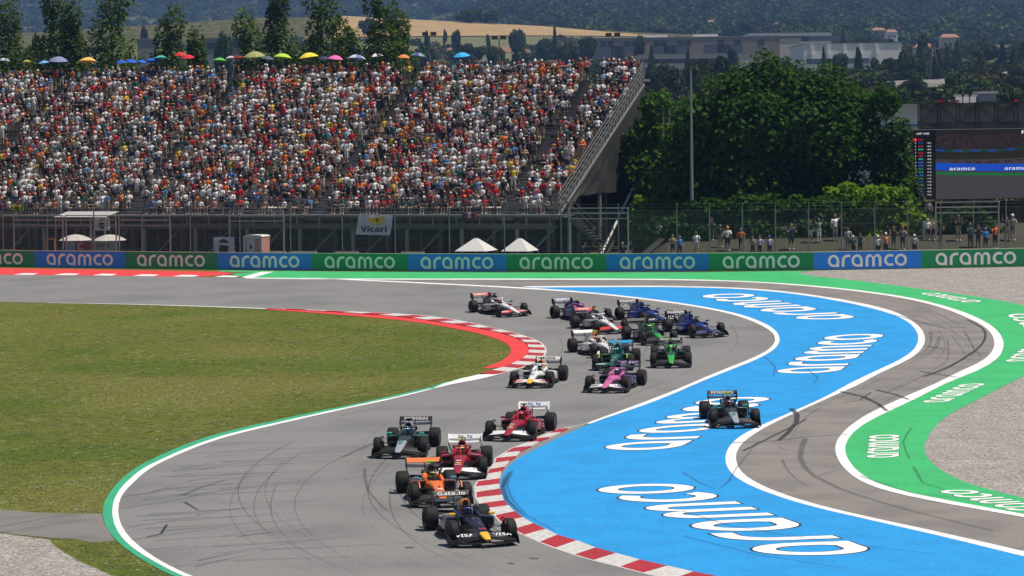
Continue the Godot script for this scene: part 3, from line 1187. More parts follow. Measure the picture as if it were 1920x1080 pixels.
func build_fence() -> void:
	var w := pts(CURVES["wall"])
	var t := thing("catch_fence", "tall wire mesh debris fence on posts standing right behind the banner wall", "fence", on_ground(w[7].x, w[7].y - 0.6))
	var post := mat("fence_post", Color(0.17, 0.18, 0.175), 0.55, 0.3)
	var wire := mat("fence_wire", Color(0.20, 0.21, 0.21), 0.5, 0.3)
	var line := PackedVector2Array()
	for p in w:
		line.append(p + Vector2(0.0, -0.7))
	line = even(line, 240)
	var total := measure(line)
	var high := 4.15
	var s := 1.0
	var step := total / 239.0
	var at := func(q: float, y: float) -> Vector3:
		var f := clampf(q / step, 0.0, 238.9)
		var p := line[int(f)].lerp(line[int(f) + 1], f - int(f))
		return Vector3(p.x, 1.7 + y, p.y) - t.position
	while s < total - 1.0:
		var g := Geo.new()
		g.tube([at.call(s, -0.1), at.call(s, high)], 0.045, 0.045, 8)
		g.tube([at.call(s, high - 0.02), at.call(s, high + 0.42) + Vector3(0, 0, 0.35)], 0.04, 0.03, 8)
		put("fence_post", g, post, t)
		s += 4.1 if s < total * 0.56 else 2.25
	for y in [1.3, 2.2, 3.1, 4.1]:
		var g := Geo.new()
		var q := 0.0
		while q < total - 2.0:
			g.bar(at.call(q, y), at.call(minf(q + 2.0, total), y), 0.014)
			q += 2.0
		put("tension_wire", g, wire, t)
	for k in 2:
		var g := Geo.new()
		var q := 0.0
		while q < total - 2.0:
			g.bar(at.call(q, high + 0.2 + k * 0.2) + Vector3(0, 0, 0.17 + k * 0.17), at.call(minf(q + 2.0, total), high + 0.2 + k * 0.2) + Vector3(0, 0, 0.17 + k * 0.17), 0.012)
			q += 2.0
		put("overhang_wire", g, wire, t)
	# chain link: two sets of slanting wires
	var g := Geo.new()
	for dir in [-1, 1]:
		var q := -3.0
		while q < total + 3.0:
			var a := q
			var b: float = q + dir * 2.75
			var ca := clampf(a, 0.0, total)
			var cb := clampf(b, 0.0, total)
			if absf(ca - cb) > 0.1:
				var ya := 1.3 + (ca - a) / (b - a) * 2.8
				var yb := 1.3 + (cb - a) / (b - a) * 2.8
				var p0: Vector3 = at.call(ca, ya)
				var p1: Vector3 = at.call(cb, yb)
				var o := Vector3(0.0018, 0.0, 0.0)
				var e := Vector3(0, 0, 0.004 * dir)
				g.quad(p0 - o + e, p1 - o + e, p1 + o + e, p0 + o + e)
			q += 0.085
	put("wire_mesh", g, wire, t).set_meta("kind", "stuff")
	# framed fence panels bolted in front of the posts
	for q in GATES:
		var a := Vector3(q[0], 1.7, q[1]) - t.position
		var b := Vector3(q[2], 1.7, q[3]) - t.position
		var gg := Geo.new()
		var hi: float = q[4]
		gg.bar(a, a + Vector3.UP * hi, 0.10)
		gg.bar(b, b + Vector3.UP * hi, 0.10)
		gg.bar(a + Vector3.UP * hi, b + Vector3.UP * hi, 0.09)
		gg.bar(a + Vector3.UP * (hi - 0.38), b + Vector3.UP * (hi - 0.38), 0.07)
		gg.bar(a + Vector3.UP * hi, a + Vector3(0, hi + 0.35, 0.25), 0.08)
		gg.bar(b + Vector3.UP * hi, b + Vector3(0, hi + 0.35, 0.25), 0.08)
		gg.bar(a + Vector3(0, hi + 0.35, 0.25), b + Vector3(0, hi + 0.35, 0.25), 0.07)
		put("gate_frame", gg, mat("gate_steel", Color(0.27, 0.27, 0.27), 0.5, 0.4), t)

# ------------------------------------------------------------------ race cars
# car axes: x across, y up, z towards the nose; the origin lies on the road midway between the axles

const FRONT_AXLE := 1.8
const REAR_AXLE := -1.8

func super_ring(z: float, cx: float, w: float, y0: float, y1: float, e := 2.8, count := 20, top := 1.0) -> PackedVector3Array:
	var r := PackedVector3Array()
	for i in count:
		var a := TAU * i / count
		var ca := cos(a)
		var sa := sin(a)
		var x := signf(ca) * pow(absf(ca), 2.0 / e) * w
		var f := signf(sa) * pow(absf(sa), 2.0 / e)
		if sa > 0.0:
			x *= lerpf(1.0, top, f)
		r.append(Vector3(cx + x, (y0 + y1) / 2.0 + f * (y1 - y0) / 2.0, z))
	return r

func hull(sections: Array, e := 2.8, top := 1.0) -> Geo:
	# sections [z, centre x, half width, bottom, top], refined smoothly
	var g := Geo.new()
	var rs := []
	for i in sections.size():
		rs.append(super_ring(sections[i][0], sections[i][1], sections[i][2], sections[i][3], sections[i][4], e, 20, top))
		if i < sections.size() - 1:
			var s = sections
			var p0 = s[maxi(i - 1, 0)]
			var p3 = s[mini(i + 2, s.size() - 1)]
			var q := []
			for k in 5:
				q.append(cubic_interpolate(s[i][k], s[i + 1][k], p0[k], p3[k], 0.5))
			rs.append(super_ring(q[0], q[1], q[2], q[3], q[4], e, 20, top))
	g.rings(rs)
	return g

# an aerofoil swept along stations [x, y, z of the leading edge, chord, pitch in degrees]
func foil(stations: Array, thick := 0.018) -> Geo:
	var g := Geo.new()
	var rs := []
	for s in stations:
		var ring := PackedVector3Array()
		var pitch: float = deg_to_rad(s[4])
		for q in [[0.0, 0.0], [0.08, 0.7], [0.35, 1.0], [0.7, 0.8], [1.0, 0.25], [1.0, -0.05], [0.7, -0.25], [0.35, -0.35], [0.08, -0.4]]:
			var along: float = q[0] * s[3]
			var camber: float = -0.06 * s[3] * sin(q[0] * PI)
			var y: float = q[1] * thick + camber
			ring.append(Vector3(s[0], s[1] + along * sin(pitch) + y * cos(pitch), s[2] - along * cos(pitch) + y * sin(pitch)))
		rs.append(ring)
	g.rings(rs)
	return g

# a plate cut to an outline in (z, y), standing across x
func plate(outline: Array, x: float, thick: float, lean := 0.0) -> Geo:
	var p := PackedVector2Array()
	for q in outline:
		p.append(Vector2(q[0], q[1]))
	return slab(p, func(q: Vector2, s: float) -> Vector3: return Vector3(x + s * thick / 2.0 + lean * (q.y - p[0].y), q.y, q.x))

func slab(p: PackedVector2Array, place: Callable) -> Geo:
	var g := Geo.new()
	var idx := Geometry2D.triangulate_polygon(p)
	var mid := Vector3.ZERO
	for q in p:
		mid += (place.call(q, 0.0) as Vector3) / p.size()
	for s in [-1.0, 1.0]:
		var out: Vector3 = place.call(p[0], s) - place.call(p[0], 0.0)
		for k in range(0, idx.size(), 3):
			var a: Vector3 = place.call(p[idx[k]], s)
			var b: Vector3 = place.call(p[idx[k + 1]], s)
			var c: Vector3 = place.call(p[idx[k + 2]], s)
			if (c - a).cross(b - a).dot(out) > 0.0:
				g.tri(a, b, c)
			else:
				g.tri(a, c, b)
	var turn := Geometry2D.is_polygon_clockwise(p)
	for i in p.size():
		var a: Vector3 = place.call(p[i], -1.0)
		var b: Vector3 = place.call(p[(i + 1) % p.size()], -1.0)
		var c: Vector3 = place.call(p[(i + 1) % p.size()], 1.0)
		var d: Vector3 = place.call(p[i], 1.0)
		var inward: Vector2 = (p[(i + 1) % p.size()] - p[i]).orthogonal() * (1.0 if not turn else -1.0)
		var probe: Vector3 = place.call((p[i] + p[(i + 1) % p.size()]) / 2.0 - inward.normalized() * 0.001, 0.0) - place.call((p[i] + p[(i + 1) % p.size()]) / 2.0, 0.0)
		if (c - a).cross(b - a).dot(probe) < 0.0:
			g.quad(a, b, c, d)
		else:
			g.quad(a, d, c, b)
	return g

func lathe_x(profile: Array, sides := 40) -> Geo:
	# profile [x, radius], turned about the x axis
	var g := Geo.new()
	var rs := []
	for q in profile:
		var ring := PackedVector3Array()
		for i in sides:
			var a := TAU * i / sides
			ring.append(Vector3(q[0], sin(a) * q[1], cos(a) * q[1]))
		rs.append(ring)
	g.rings(rs)
	return g

func shape(key: String, make: Callable) -> ArrayMesh:
	if not shapes.has(key):
		var g: Geo = make.call()
		shapes[key] = g.mesh()
	return shapes[key]

func words(parent: Node, text: String, high: float, at: Vector3, bs: Basis, m: Material, called := "lettering", wide := 0.0) -> MeshInstance3D:
	var tm := TextMesh.new()
	tm.text = text
	var f := SystemFont.new()
	f.font_names = PackedStringArray(["Droid Sans"])
	f.font_weight = 700
	tm.font = f
	tm.font_size = 48
	tm.pixel_size = high / 48.0 / 0.72
	tm.depth = 0.004
	tm.curve_step = 2.0
	var o := MeshInstance3D.new()
	o.mesh = tm
	o.material_override = m
	o.name = called
	parent.add_child(o, true)
	var s := 1.0
	if wide > 0.0:
		var b := tm.get_aabb().size.x
		s = wide / maxf(b, 0.01)
	o.transform = Transform3D(bs.scaled_local(Vector3(s, 1, 1)), at)
	return o

func wheel(car: Node, called: String, at: Vector3, wide: float, steer: float, ring: Material, key: String) -> void:
	var rubber := mat("tyre_rubber", Color(0.014, 0.014, 0.015), 0.7)
	rubber.metallic_specular = 0.35
	var rim := mat("wheel_cover", Color(0.018, 0.018, 0.02), 0.35, 0.3)
	var w := Node3D.new()
	w.name = called
	car.add_child(w, true)
	w.position = at
	w.rotation.y = steer
	var h := wide / 2.0
	put("tyre", shape("tyre" + key, func(): return lathe_x([[-h + 0.01, 0.225], [-h, 0.25], [-h, 0.30], [-h + 0.02, 0.333], [-h + 0.055, 0.352], [-h * 0.4, 0.360], [h * 0.4, 0.360], [h - 0.055, 0.352], [h - 0.02, 0.333], [h, 0.30], [h, 0.25], [h - 0.01, 0.225], [-h + 0.01, 0.225]])), rubber, w)
	put("rim", shape("rim" + key, func(): return lathe_x([[-h + 0.012, 0.228], [-h + 0.0, 0.215], [-h + 0.03, 0.15], [-h + 0.045, 0.06], [-h + 0.02, 0.045], [-h + 0.015, 0.01], [h - 0.015, 0.01], [h - 0.02, 0.045], [h - 0.045, 0.06], [h - 0.03, 0.15], [h, 0.215], [h - 0.012, 0.228]], 32)), rim, w)
	put("sidewall_band", shape("band" + key, func():
		var g := Geo.new()
		for s in [-1.0, 1.0]:
			for i in 36:
				if i % 12 > 8:
					continue
				var a0 := TAU * i / 36.0
				var a1 := TAU * (i + 1) / 36.0
				var p := []
				for q in [[a0, 0.268], [a1, 0.268], [a1, 0.290], [a0, 0.290]]:
					p.append(Vector3(s * (h + 0.003), sin(q[0]) * q[1], cos(q[0]) * q[1]))
				if s > 0:
					g.quad(p[0], p[3], p[2], p[1])
				else:
					g.quad(p[0], p[1], p[2], p[3])
		return g), ring, w)

func both(make: Callable) -> Geo:
	var g := Geo.new()
	for s in [-1.0, 1.0]:
		make.call(g, s)
	return g

func make_car(L: Dictionary, at: Vector3, bs: Basis, steer: float) -> Node3D:
	var car := thing("race_car", L.label, "race car", at, bs, "open-wheel race cars on the track")
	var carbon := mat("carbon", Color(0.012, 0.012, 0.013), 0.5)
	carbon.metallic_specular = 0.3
	var opening_shade := carbon  # dark plugs carry the shade of openings that have no recess
	var k: String = L.key
	var body: Material = paint(k + "_body", L.body)
	var nose: Material = paint(k + "_nose", L.get("nose", L.body))
	var tip: Material = paint(k + "_tip", L.get("tip", L.get("nose", L.body)))
	var cover: Material = paint(k + "_cover", L.get("cover", L.body))
	var scoop: Material = paint(k + "_scoop", L.get("scoop", L.get("cover", L.body)))
	var pod: Material = paint(k + "_pod", L.get("pod", L.body))
	var flap: Material = mat(k + "_flap", L.get("flap", L.body), 0.55)
	var rear: Material = mat(k + "_rear", L.get("rear", L.body), 0.5)
	var halo: Material = paint(k + "_halo", L.get("halo", Color(0.014, 0.014, 0.015)))
	var accent: Material = paint(k + "_accent", L.get("accent", Color(0.014, 0.014, 0.015)))
	# --- bodywork
	put("nose_tip", shape("nose_tip", func(): return hull([[2.78, 0, 0.06, 0.235, 0.265], [2.73, 0, 0.098, 0.215, 0.295], [2.52, 0, 0.124, 0.220, 0.338], [2.22, 0, 0.145, 0.262, 0.402]], 3.2)), tip, car)
	put("nose_cone", shape("nose_cone", func(): return hull([[2.22, 0, 0.145, 0.262, 0.402], [2.05, 0, 0.152, 0.29, 0.44], [1.75, 0, 0.168, 0.34, 0.505], [1.45, 0, 0.188, 0.38, 0.56]], 3.2, 0.9)), nose, car)
	put("keel", shape("keel", func(): return hull([[2.45, 0, 0.085, 0.20, 0.30], [2.0, 0, 0.105, 0.20, 0.36], [1.45, 0, 0.155, 0.19, 0.46], [0.9, 0, 0.235, 0.12, 0.50], [0.45, 0, 0.31, 0.10, 0.50], [-0.3, 0, 0.33, 0.10, 0.5]], 3.2)), paint(k + "_keel", L.get("keel", Color(0.012, 0.012, 0.013))), car)
	put("chassis", shape("chassis", func(): return hull([[1.45, 0, 0.188, 0.38, 0.56], [1.15, 0, 0.205, 0.38, 0.61], [0.85, 0, 0.25, 0.36, 0.645], [0.55, 0, 0.31, 0.32, 0.645], [0.2, 0, 0.345, 0.30, 0.62], [-0.3, 0, 0.34, 0.30, 0.62]], 3.2, 0.82)), body, car)
	put("cockpit_surround", shape("surround", func(): return both(func(g, s):
		g.rings([super_ring(0.52, s * 0.25, 0.05, 0.54, 0.66, 2.4, 12), super_ring(0.25, s * 0.28, 0.065, 0.54, 0.69, 2.4, 12), super_ring(-0.05, s * 0.27, 0.08, 0.54, 0.74, 2.4, 12), super_ring(-0.32, s * 0.22, 0.11, 0.54, 0.80, 2.4, 12)]))), body, car)
	put("cockpit_shade", shape("opening", func(): return hull([[0.56, 0, 0.10, 0.60, 0.646], [0.4, 0, 0.19, 0.58, 0.648], [0.0, 0, 0.20, 0.58, 0.650], [-0.28, 0, 0.16, 0.58, 0.65]], 2.6)), opening_shade, car)  # dark cap painted as the shaded cockpit hollow
	put("air_scoop", shape("scoop", func(): return hull([[-0.36, 0, 0.135, 0.76, 1.06], [-0.42, 0, 0.15, 0.70, 1.075], [-0.62, 0, 0.165, 0.58, 1.06], [-0.9, 0, 0.165, 0.45, 1.00]], 2.5, 0.85)), scoop, car)
	put("scoop_inlet_shade", shape("inlet", func(): return hull([[-0.345, 0, 0.088, 0.83, 1.025], [-0.40, 0, 0.09, 0.83, 1.025]], 2.3)), opening_shade, car)  # solid dark disc drawn for the shade inside the scoop
	put("engine_cover", shape("engine_cover", func(): return hull([[-0.28, 0, 0.27, 0.25, 0.70], [-0.9, 0, 0.24, 0.22, 0.86], [-1.3, 0, 0.19, 0.20, 0.83], [-1.75, 0, 0.13, 0.22, 0.68], [-2.15, 0, 0.08, 0.25, 0.52], [-2.4, 0, 0.06, 0.28, 0.42]], 2.3, 0.45)), cover, car)
	put("spine_fin", shape("fin", func(): return plate([[-0.9, 0.9], [-0.95, 1.02], [-1.5, 0.93], [-2.1, 0.74], [-2.15, 0.5]], 0.0, 0.016)), cover, car)
	for s in [-1.0, 1.0]:
		var sk := "L" if s < 0 else "R"
		var p := put("sidepod", shape("sidepod" + sk, func(): return hull([[0.42, s * 0.50, 0.19, 0.36, 0.60], [0.30, s * 0.52, 0.225, 0.26, 0.625], [0.0, s * 0.53, 0.235, 0.17, 0.62], [-0.5, s * 0.52, 0.225, 0.13, 0.585], [-1.0, s * 0.44, 0.20, 0.12, 0.50], [-1.45, s * 0.33, 0.15, 0.12, 0.37], [-1.75, s * 0.25, 0.09, 0.12, 0.26]], 3.4)), pod, car)
		put("intake_shade", shape("intake_shade" + sk, func(): return hull([[0.428, s * 0.51, 0.155, 0.43, 0.565], [0.39, s * 0.51, 0.155, 0.43, 0.565]], 4.0)), opening_shade, p)  # dark plate standing for the shaded duct mouth
		put("shoulder_stripe", shape("shoulder" + sk, func(): return foil([[s * 0.34, 0.628, 0.44, 0.16, -2], [s * 0.72, 0.605, 0.36, 0.16, -2]], 0.012)), accent, p)
		if L.has("pod_text"):
			words(p, L.pod_text, 0.16, Vector3(s * 0.765, 0.36, -0.25), Basis(Vector3.UP, s * PI / 2.0), paint(k + "_podtext", L.pod_text_color))
	put("floor", shape("floor", func():
		var q := PackedVector2Array([Vector2(0.22, 1.25), Vector2(0.45, 1.05), Vector2(0.74, 0.7), Vector2(0.78, -0.9), Vector2(0.70, -1.35), Vector2(0.52, -1.5), Vector2(0.50, -2.15), Vector2(-0.50, -2.15), Vector2(-0.52, -1.5), Vector2(-0.70, -1.35), Vector2(-0.78, -0.9), Vector2(-0.74, 0.7), Vector2(-0.45, 1.05), Vector2(-0.22, 1.25)])
		return slab(q, func(e: Vector2, sd: float) -> Vector3: return Vector3(e.x, 0.075 + sd * 0.02, e.y))), carbon, car)
	put("diffuser", shape("diffuser", func(): return foil([[-0.5, 0.30, -2.35, 0.6, 180], [0.5, 0.30, -2.35, 0.6, 180]], 0.02)), carbon, car)
	# --- front wing
	var fw := put("front_wing", shape("fw_main", func(): return foil([[-0.98, 0.10, 2.42, 0.30, 6], [-0.7, 0.085, 2.56, 0.30, 5], [-0.3, 0.10, 2.68, 0.28, 4], [0.0, 0.15, 2.74, 0.26, 3], [0.3, 0.10, 2.68, 0.28, 4], [0.7, 0.085, 2.56, 0.30, 5], [0.98, 0.10, 2.42, 0.30, 6]])), carbon, car)
	for s in [-1.0, 1.0]:
		var sk := "L" if s < 0 else "R"
		put("wing_flap", shape("flap1" + sk, func(): return foil([[s * 0.13, 0.215, 2.46, 0.20, 16], [s * 0.45, 0.155, 2.42, 0.22, 22], [s * 0.75, 0.125, 2.34, 0.21, 24], [s * 0.965, 0.125, 2.22, 0.17, 22]], 0.014)), mat(k + "_lowflap", L.get("accent", L.body), 0.55) if L.has("flap_low") else carbon, fw)
		put("wing_flap", shape("flap2" + sk, func(): return foil([[s * 0.15, 0.275, 2.29, 0.22, 22], [s * 0.45, 0.225, 2.25, 0.24, 34], [s * 0.75, 0.195, 2.18, 0.23, 36], [s * 0.965, 0.180, 2.09, 0.16, 30]], 0.014)), flap, fw)
		put("end_plate", shape("fw_end" + sk, func(): return plate([[2.50, 0.05], [2.48, 0.14], [2.25, 0.27], [1.98, 0.33], [1.88, 0.30], [1.86, 0.06]], s * 0.985, 0.018, s * 0.10)), carbon, fw)
		if L.has("fw_text"):
			words(fw, L.fw_text, 0.115, Vector3(s * 0.56, 0.305, 2.158), Basis(Vector3.RIGHT, deg_to_rad(-56.0)), paint(k + "_fwtext", L.fw_text_color), "lettering", 0.55)
	put("nose_pillar", shape("pillar", func(): return both(func(g, s): g.box(Vector3(s * 0.09, 0.165, 2.6), Vector3(0.02, 0.08, 0.2)))), carbon, fw)
	# --- rear wing
	var rw := put("rear_wing", shape("rw_main", func(): return foil([[-0.58, 0.80, -2.20, 0.36, 8], [-0.3, 0.79, -2.18, 0.38, 7], [0.0, 0.785, -2.17, 0.38, 6], [0.3, 0.79, -2.18, 0.38, 7], [0.58, 0.80, -2.20, 0.36, 8]], 0.03)), paint(k + "_rearlow", L.get("rear_low", Color(0.014, 0.014, 0.015))), car)
	put("upper_flap", shape("rw_flap", func(): return foil([[-0.58, 0.905, -2.47, 0.185, 58], [0.0, 0.90, -2.46, 0.185, 57], [0.58, 0.905, -2.47, 0.185, 58]], 0.016)), rear, rw)
	for s in [-1.0, 1.0]:
		var ek := "L" if s < 0 else "R"
		var ep := put("end_plate", shape("rw_end" + ek, func(): return plate([[-2.16, 0.80], [-2.15, 0.90], [-2.22, 1.00], [-2.46, 1.085], [-2.62, 1.085], [-2.62, 0.80], [-2.5, 0.74], [-2.25, 0.74]], s * 0.592, 0.02)), mat(k + "_rearend", L.get("rear_end", Color(0.012, 0.012, 0.013)), 0.5), rw)
		put("end_plate_leg", shape("rw_leg" + ek, func():
			var g := Geo.new()
			var rs := []
			for q in [[0.592, 0.78, -2.36, 0.15], [0.575, 0.68, -2.36, 0.10], [0.53, 0.56, -2.36, 0.09], [0.47, 0.42, -2.36, 0.12]]:
				var ring := PackedVector3Array()
				for e in [[-1, -1], [1, -1], [1, 1], [-1, 1]]:
					ring.append(Vector3(s * q[0] + e[0] * 0.012, q[1], q[2] + e[1] * q[3]))
				rs.append(ring)
			g.rings(rs)
			return g), carbon, ep)
	put("beam_wing", shape("beam_wing", func(): return foil([[-0.47, 0.44, -2.2, 0.22, 20], [0.0, 0.41, -2.2, 0.22, 20], [0.47, 0.44, -2.2, 0.22, 20]], 0.018)), carbon, rw)
	put("wing_strut", shape("wing_strut", func():
		var g := Geo.new()
		g.tube([Vector3(0, 0.42, -2.05), Vector3(0, 0.80, -2.08), Vector3(0, 0.93, -2.2), Vector3(0, 0.90, -2.34)], 0.022, 0.018, 8)
		return g), carbon, rw)
	if L.has("rw_text"):
		words(rw, L.rw_text, 0.12, Vector3(0, 0.986, -2.502), Basis(Vector3.RIGHT, deg_to_rad(-32.0)), paint(k + "_rwtext", L.rw_text_color), "lettering", L.get("rw_wide", 0.9))
	# --- halo, mirrors, camera, fin details
	var path := []
	for i in 21:
		var a := lerpf(0.0, PI, i / 20.0)
		path.append(Vector3(cos(a) * 0.30, 0.90 + 0.045 * sin(a), -0.30 + 0.78 * pow(sin(a), 0.75)))
	var h := put("halo", shape("halo", func():
		var g := Geo.new()
		g.tube(path, 0.032, 0.032, 10)
		for s in [-1.0, 1.0]:
			g.tube([Vector3(s * 0.30, 0.90, -0.30), Vector3(s * 0.29, 0.80, -0.42)], 0.032, 0.045, 10)
		return g), halo, car)
	put("halo_pillar", shape("halo_pillar", func():
		var g := Geo.new()
		g.tube([Vector3(0, 0.93, 0.47), Vector3(0, 0.82, 0.60), Vector3(0, 0.64, 0.68)], 0.02, 0.03, 8)
		return g), halo, h)
	for s in [-1.0, 1.0]:
		var mr := put("mirror", shape("mirror" + ("L" if s < 0 else "R"), func(): return hull([[0.60, s * 0.60, 0.085, 0.70, 0.755], [0.56, s * 0.60, 0.10, 0.69, 0.77], [0.50, s * 0.60, 0.10, 0.69, 0.77]], 3.5)), paint(k + "_mirror", L.get("mirror", Color(0.014, 0.014, 0.015))), car)
		put("mirror_stalk", shape("stalk" + ("L" if s < 0 else "R"), func():
			var g := Geo.new()
			g.bar(Vector3(s * 0.33, 0.64, 0.5), Vector3(s * 0.55, 0.71, 0.54), 0.015)
			return g), carbon, mr)
	put("camera_pod", shape("tcam", func():
		var g := Geo.new()
		g.box(Vector3(0, 1.15, -0.52), Vector3(0.26, 0.045, 0.10))
		g.box(Vector3(0, 1.10, -0.54), Vector3(0.05, 0.10, 0.12))
		return g), mat("camera_yellow", Color(0.60, 0.72, 0.03), 0.5) if L.get("yellow_camera", false) else carbon, car)
	# --- running gear
	var ring: Material = mat("red_band", Color(0.45, 0.02, 0.03), 0.6) if L.get("soft", true) else mat("yellow_band", Color(0.70, 0.55, 0.03), 0.6)
	for s in [-1.0, 1.0]:
		wheel(car, "front_wheel", Vector3(s * 0.845, 0.36, FRONT_AXLE), 0.305, steer, ring, "front")
		wheel(car, "rear_wheel", Vector3(s * 0.795, 0.36, REAR_AXLE), 0.405, 0.0, ring, "rear")
		var sk := "L" if s < 0 else "R"
		for q in [[Vector3(0.20, 0.50, 2.0), Vector3(0.70, 0.50, 1.82)], [Vector3(0.24, 0.52, 1.5), Vector3(0.70, 0.50, 1.78)], [Vector3(0.17, 0.24, 2.02), Vector3(0.70, 0.22, 1.82)], [Vector3(0.22, 0.22, 1.48), Vector3(0.70, 0.22, 1.78)], [Vector3(0.22, 0.54, 1.72), Vector3(0.68, 0.24, 1.8)], [Vector3(0.22, 0.36, 1.92), Vector3(0.70, 0.36, 1.93)]]:
			var a: Vector3 = q[0] * Vector3(s, 1, 1)
			var b: Vector3 = q[1] * Vector3(s, 1, 1)
			put("wishbone", shape("arm%s%s" % [sk, str(q[0])], func():
				var g := Geo.new()
				g.tube([a, b], 0.022, 0.020, 6, 0.45)
				return g), carbon, car)
		for q in [[Vector3(0.16, 0.42, -1.3), Vector3(0.62, 0.46, -1.78)], [Vector3(0.14, 0.45, -2.1), Vector3(0.62, 0.46, -1.82)], [Vector3(0.2, 0.2, -1.3), Vector3(0.62, 0.24, -1.78)], [Vector3(0.1, 0.36, -1.8), Vector3(0.62, 0.36, -1.8)]]:
			var a: Vector3 = q[0] * Vector3(s, 1, 1)
			var b: Vector3 = q[1] * Vector3(s, 1, 1)
			put("rear_arm", shape("rarm%s%s" % [sk, str(q[0])], func():
				var g := Geo.new()
				g.tube([a, b], 0.026, 0.022, 6, 0.5)
				return g), carbon, car)
		# brake duct and the winglet that arches over the inner edge of the front tyre
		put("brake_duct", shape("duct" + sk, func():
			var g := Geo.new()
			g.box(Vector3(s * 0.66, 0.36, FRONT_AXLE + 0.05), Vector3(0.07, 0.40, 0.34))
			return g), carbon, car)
		put("wheel_winglet", shape("winglet" + sk, func():
			var g := Geo.new()
			for i in 9:
				var a0 := deg_to_rad(35.0 + i * 11.0)
				var a1 := deg_to_rad(35.0 + (i + 1) * 11.0)
				var p := []
				for q in [[a0, 0.385], [a1, 0.385], [a1, 0.405], [a0, 0.405]]:
					p.append(Vector3(s * 0.66, 0.36 + sin(q[0]) * q[1], FRONT_AXLE + cos(q[0]) * q[1]))
				var e := []
				for q in p:
					e.append(q + Vector3(s * 0.035, 0, 0))
				g.hexa(p + e)
			return g), carbon if not L.has("winglet") else mat(k + "_winglet", L.winglet, 0.5), car)
	# --- print on the bodywork
	var num: Material = paint(k + "_number", L.get("number_color", Color(0.8, 0.8, 0.8)))
	words(car, L.number, 0.13, Vector3(0, 0.566, 1.62), Basis(Vector3.RIGHT, deg_to_rad(-78.0)), num, "race_number")
	if L.has("nose_text"):
		words(car, L.nose_text, 0.10, Vector3(0, 0.475, 2.05), Basis(Vector3.RIGHT, deg_to_rad(-77.0)), num, "lettering", 0.22)
	if L.has("badge"):
		put("badge", shape("badge", func():
			var g := Geo.new()
			var rr := PackedVector3Array()
			var r2 := PackedVector3Array()
			for i in 16:
				var a := TAU * i / 16.0
				rr.append(Vector3(cos(a) * 0.09, 0.508 + sin(a) * 0.012, 1.86 - sin(a) * 0.06))
				r2.append(Vector3(cos(a) * 0.09, 0.516 + sin(a) * 0.012, 1.86 - sin(a) * 0.06))
			g.rings([rr, r2])
			return g), paint(k + "_badge", L.badge), car)
	return car

func make_driver(L: Dictionary, at: Vector3, bs: Basis) -> void:
	var skin := mat("race_suit_" + L.key, L.get("suit", Color(0.05, 0.05, 0.06)), 0.8)
	var p := thing("person", L.driver, "person", at, bs, "drivers sitting in the race cars")
	put("body", shape("driver_body", func(): return net([[Vector3(0, 0.30, -0.12), Vector3(0, 0.52, -0.14), 0.13, 0.15, 0], [Vector3(-0.15, 0.55, -0.12), Vector3(0.15, 0.55, -0.12), 0.075, 0.075, 0], [Vector3(0, 0.55, -0.1), Vector3(0, 0.68, -0.06), 0.06, 0.06, 0], [Vector3(-0.17, 0.54, -0.1), Vector3(-0.19, 0.44, 0.14), 0.055, 0.045, 0], [Vector3(0.17, 0.54, -0.1), Vector3(0.19, 0.44, 0.14), 0.055, 0.045, 0], [Vector3(-0.19, 0.44, 0.14), Vector3(-0.11, 0.50, 0.36), 0.045, 0.04, 0], [Vector3(0.19, 0.44, 0.14), Vector3(0.11, 0.50, 0.36), 0.045, 0.04, 0]], 0.03)[0]), skin, p)
	var helmet := put("helmet", shape("helmet", func():
		var g := Geo.new()
		var rs := []
		for i in 11:
			var a := lerpf(-PI / 2.0 + 0.25, PI / 2.0 - 0.02, i / 10.0)
			var ring := PackedVector3Array()
			for j in 20:
				var b := TAU * j / 20.0
				ring.append(Vector3(cos(a) * cos(b) * 0.125, 0.775 + sin(a) * 0.14, -0.03 + cos(a) * sin(b) * (0.150 if sin(b) > 0 else 0.14)))
			rs.append(ring)
		g.rings(rs)
		return g), paint("helmet_" + L.key, L.helmet), p)
	put("visor", shape("visor", func():
		var g := Geo.new()
		var rs := []
		for i in 5:
			var a := lerpf(-0.10, 0.42, i / 4.0)
			var ring := PackedVector3Array()
			for j in 15:
				var b := lerpf(deg_to_rad(12.0), deg_to_rad(168.0), j / 14.0)
				ring.append(Vector3(cos(a) * cos(b) * 0.129, 0.775 + sin(a) * 0.144, -0.03 + cos(a) * sin(b) * 0.155))
			rs.append(ring)
		g.rings(rs, false, false)
		return g), mat("visor_tint", Color(0.01, 0.012, 0.02), 0.1, 0.2), helmet)

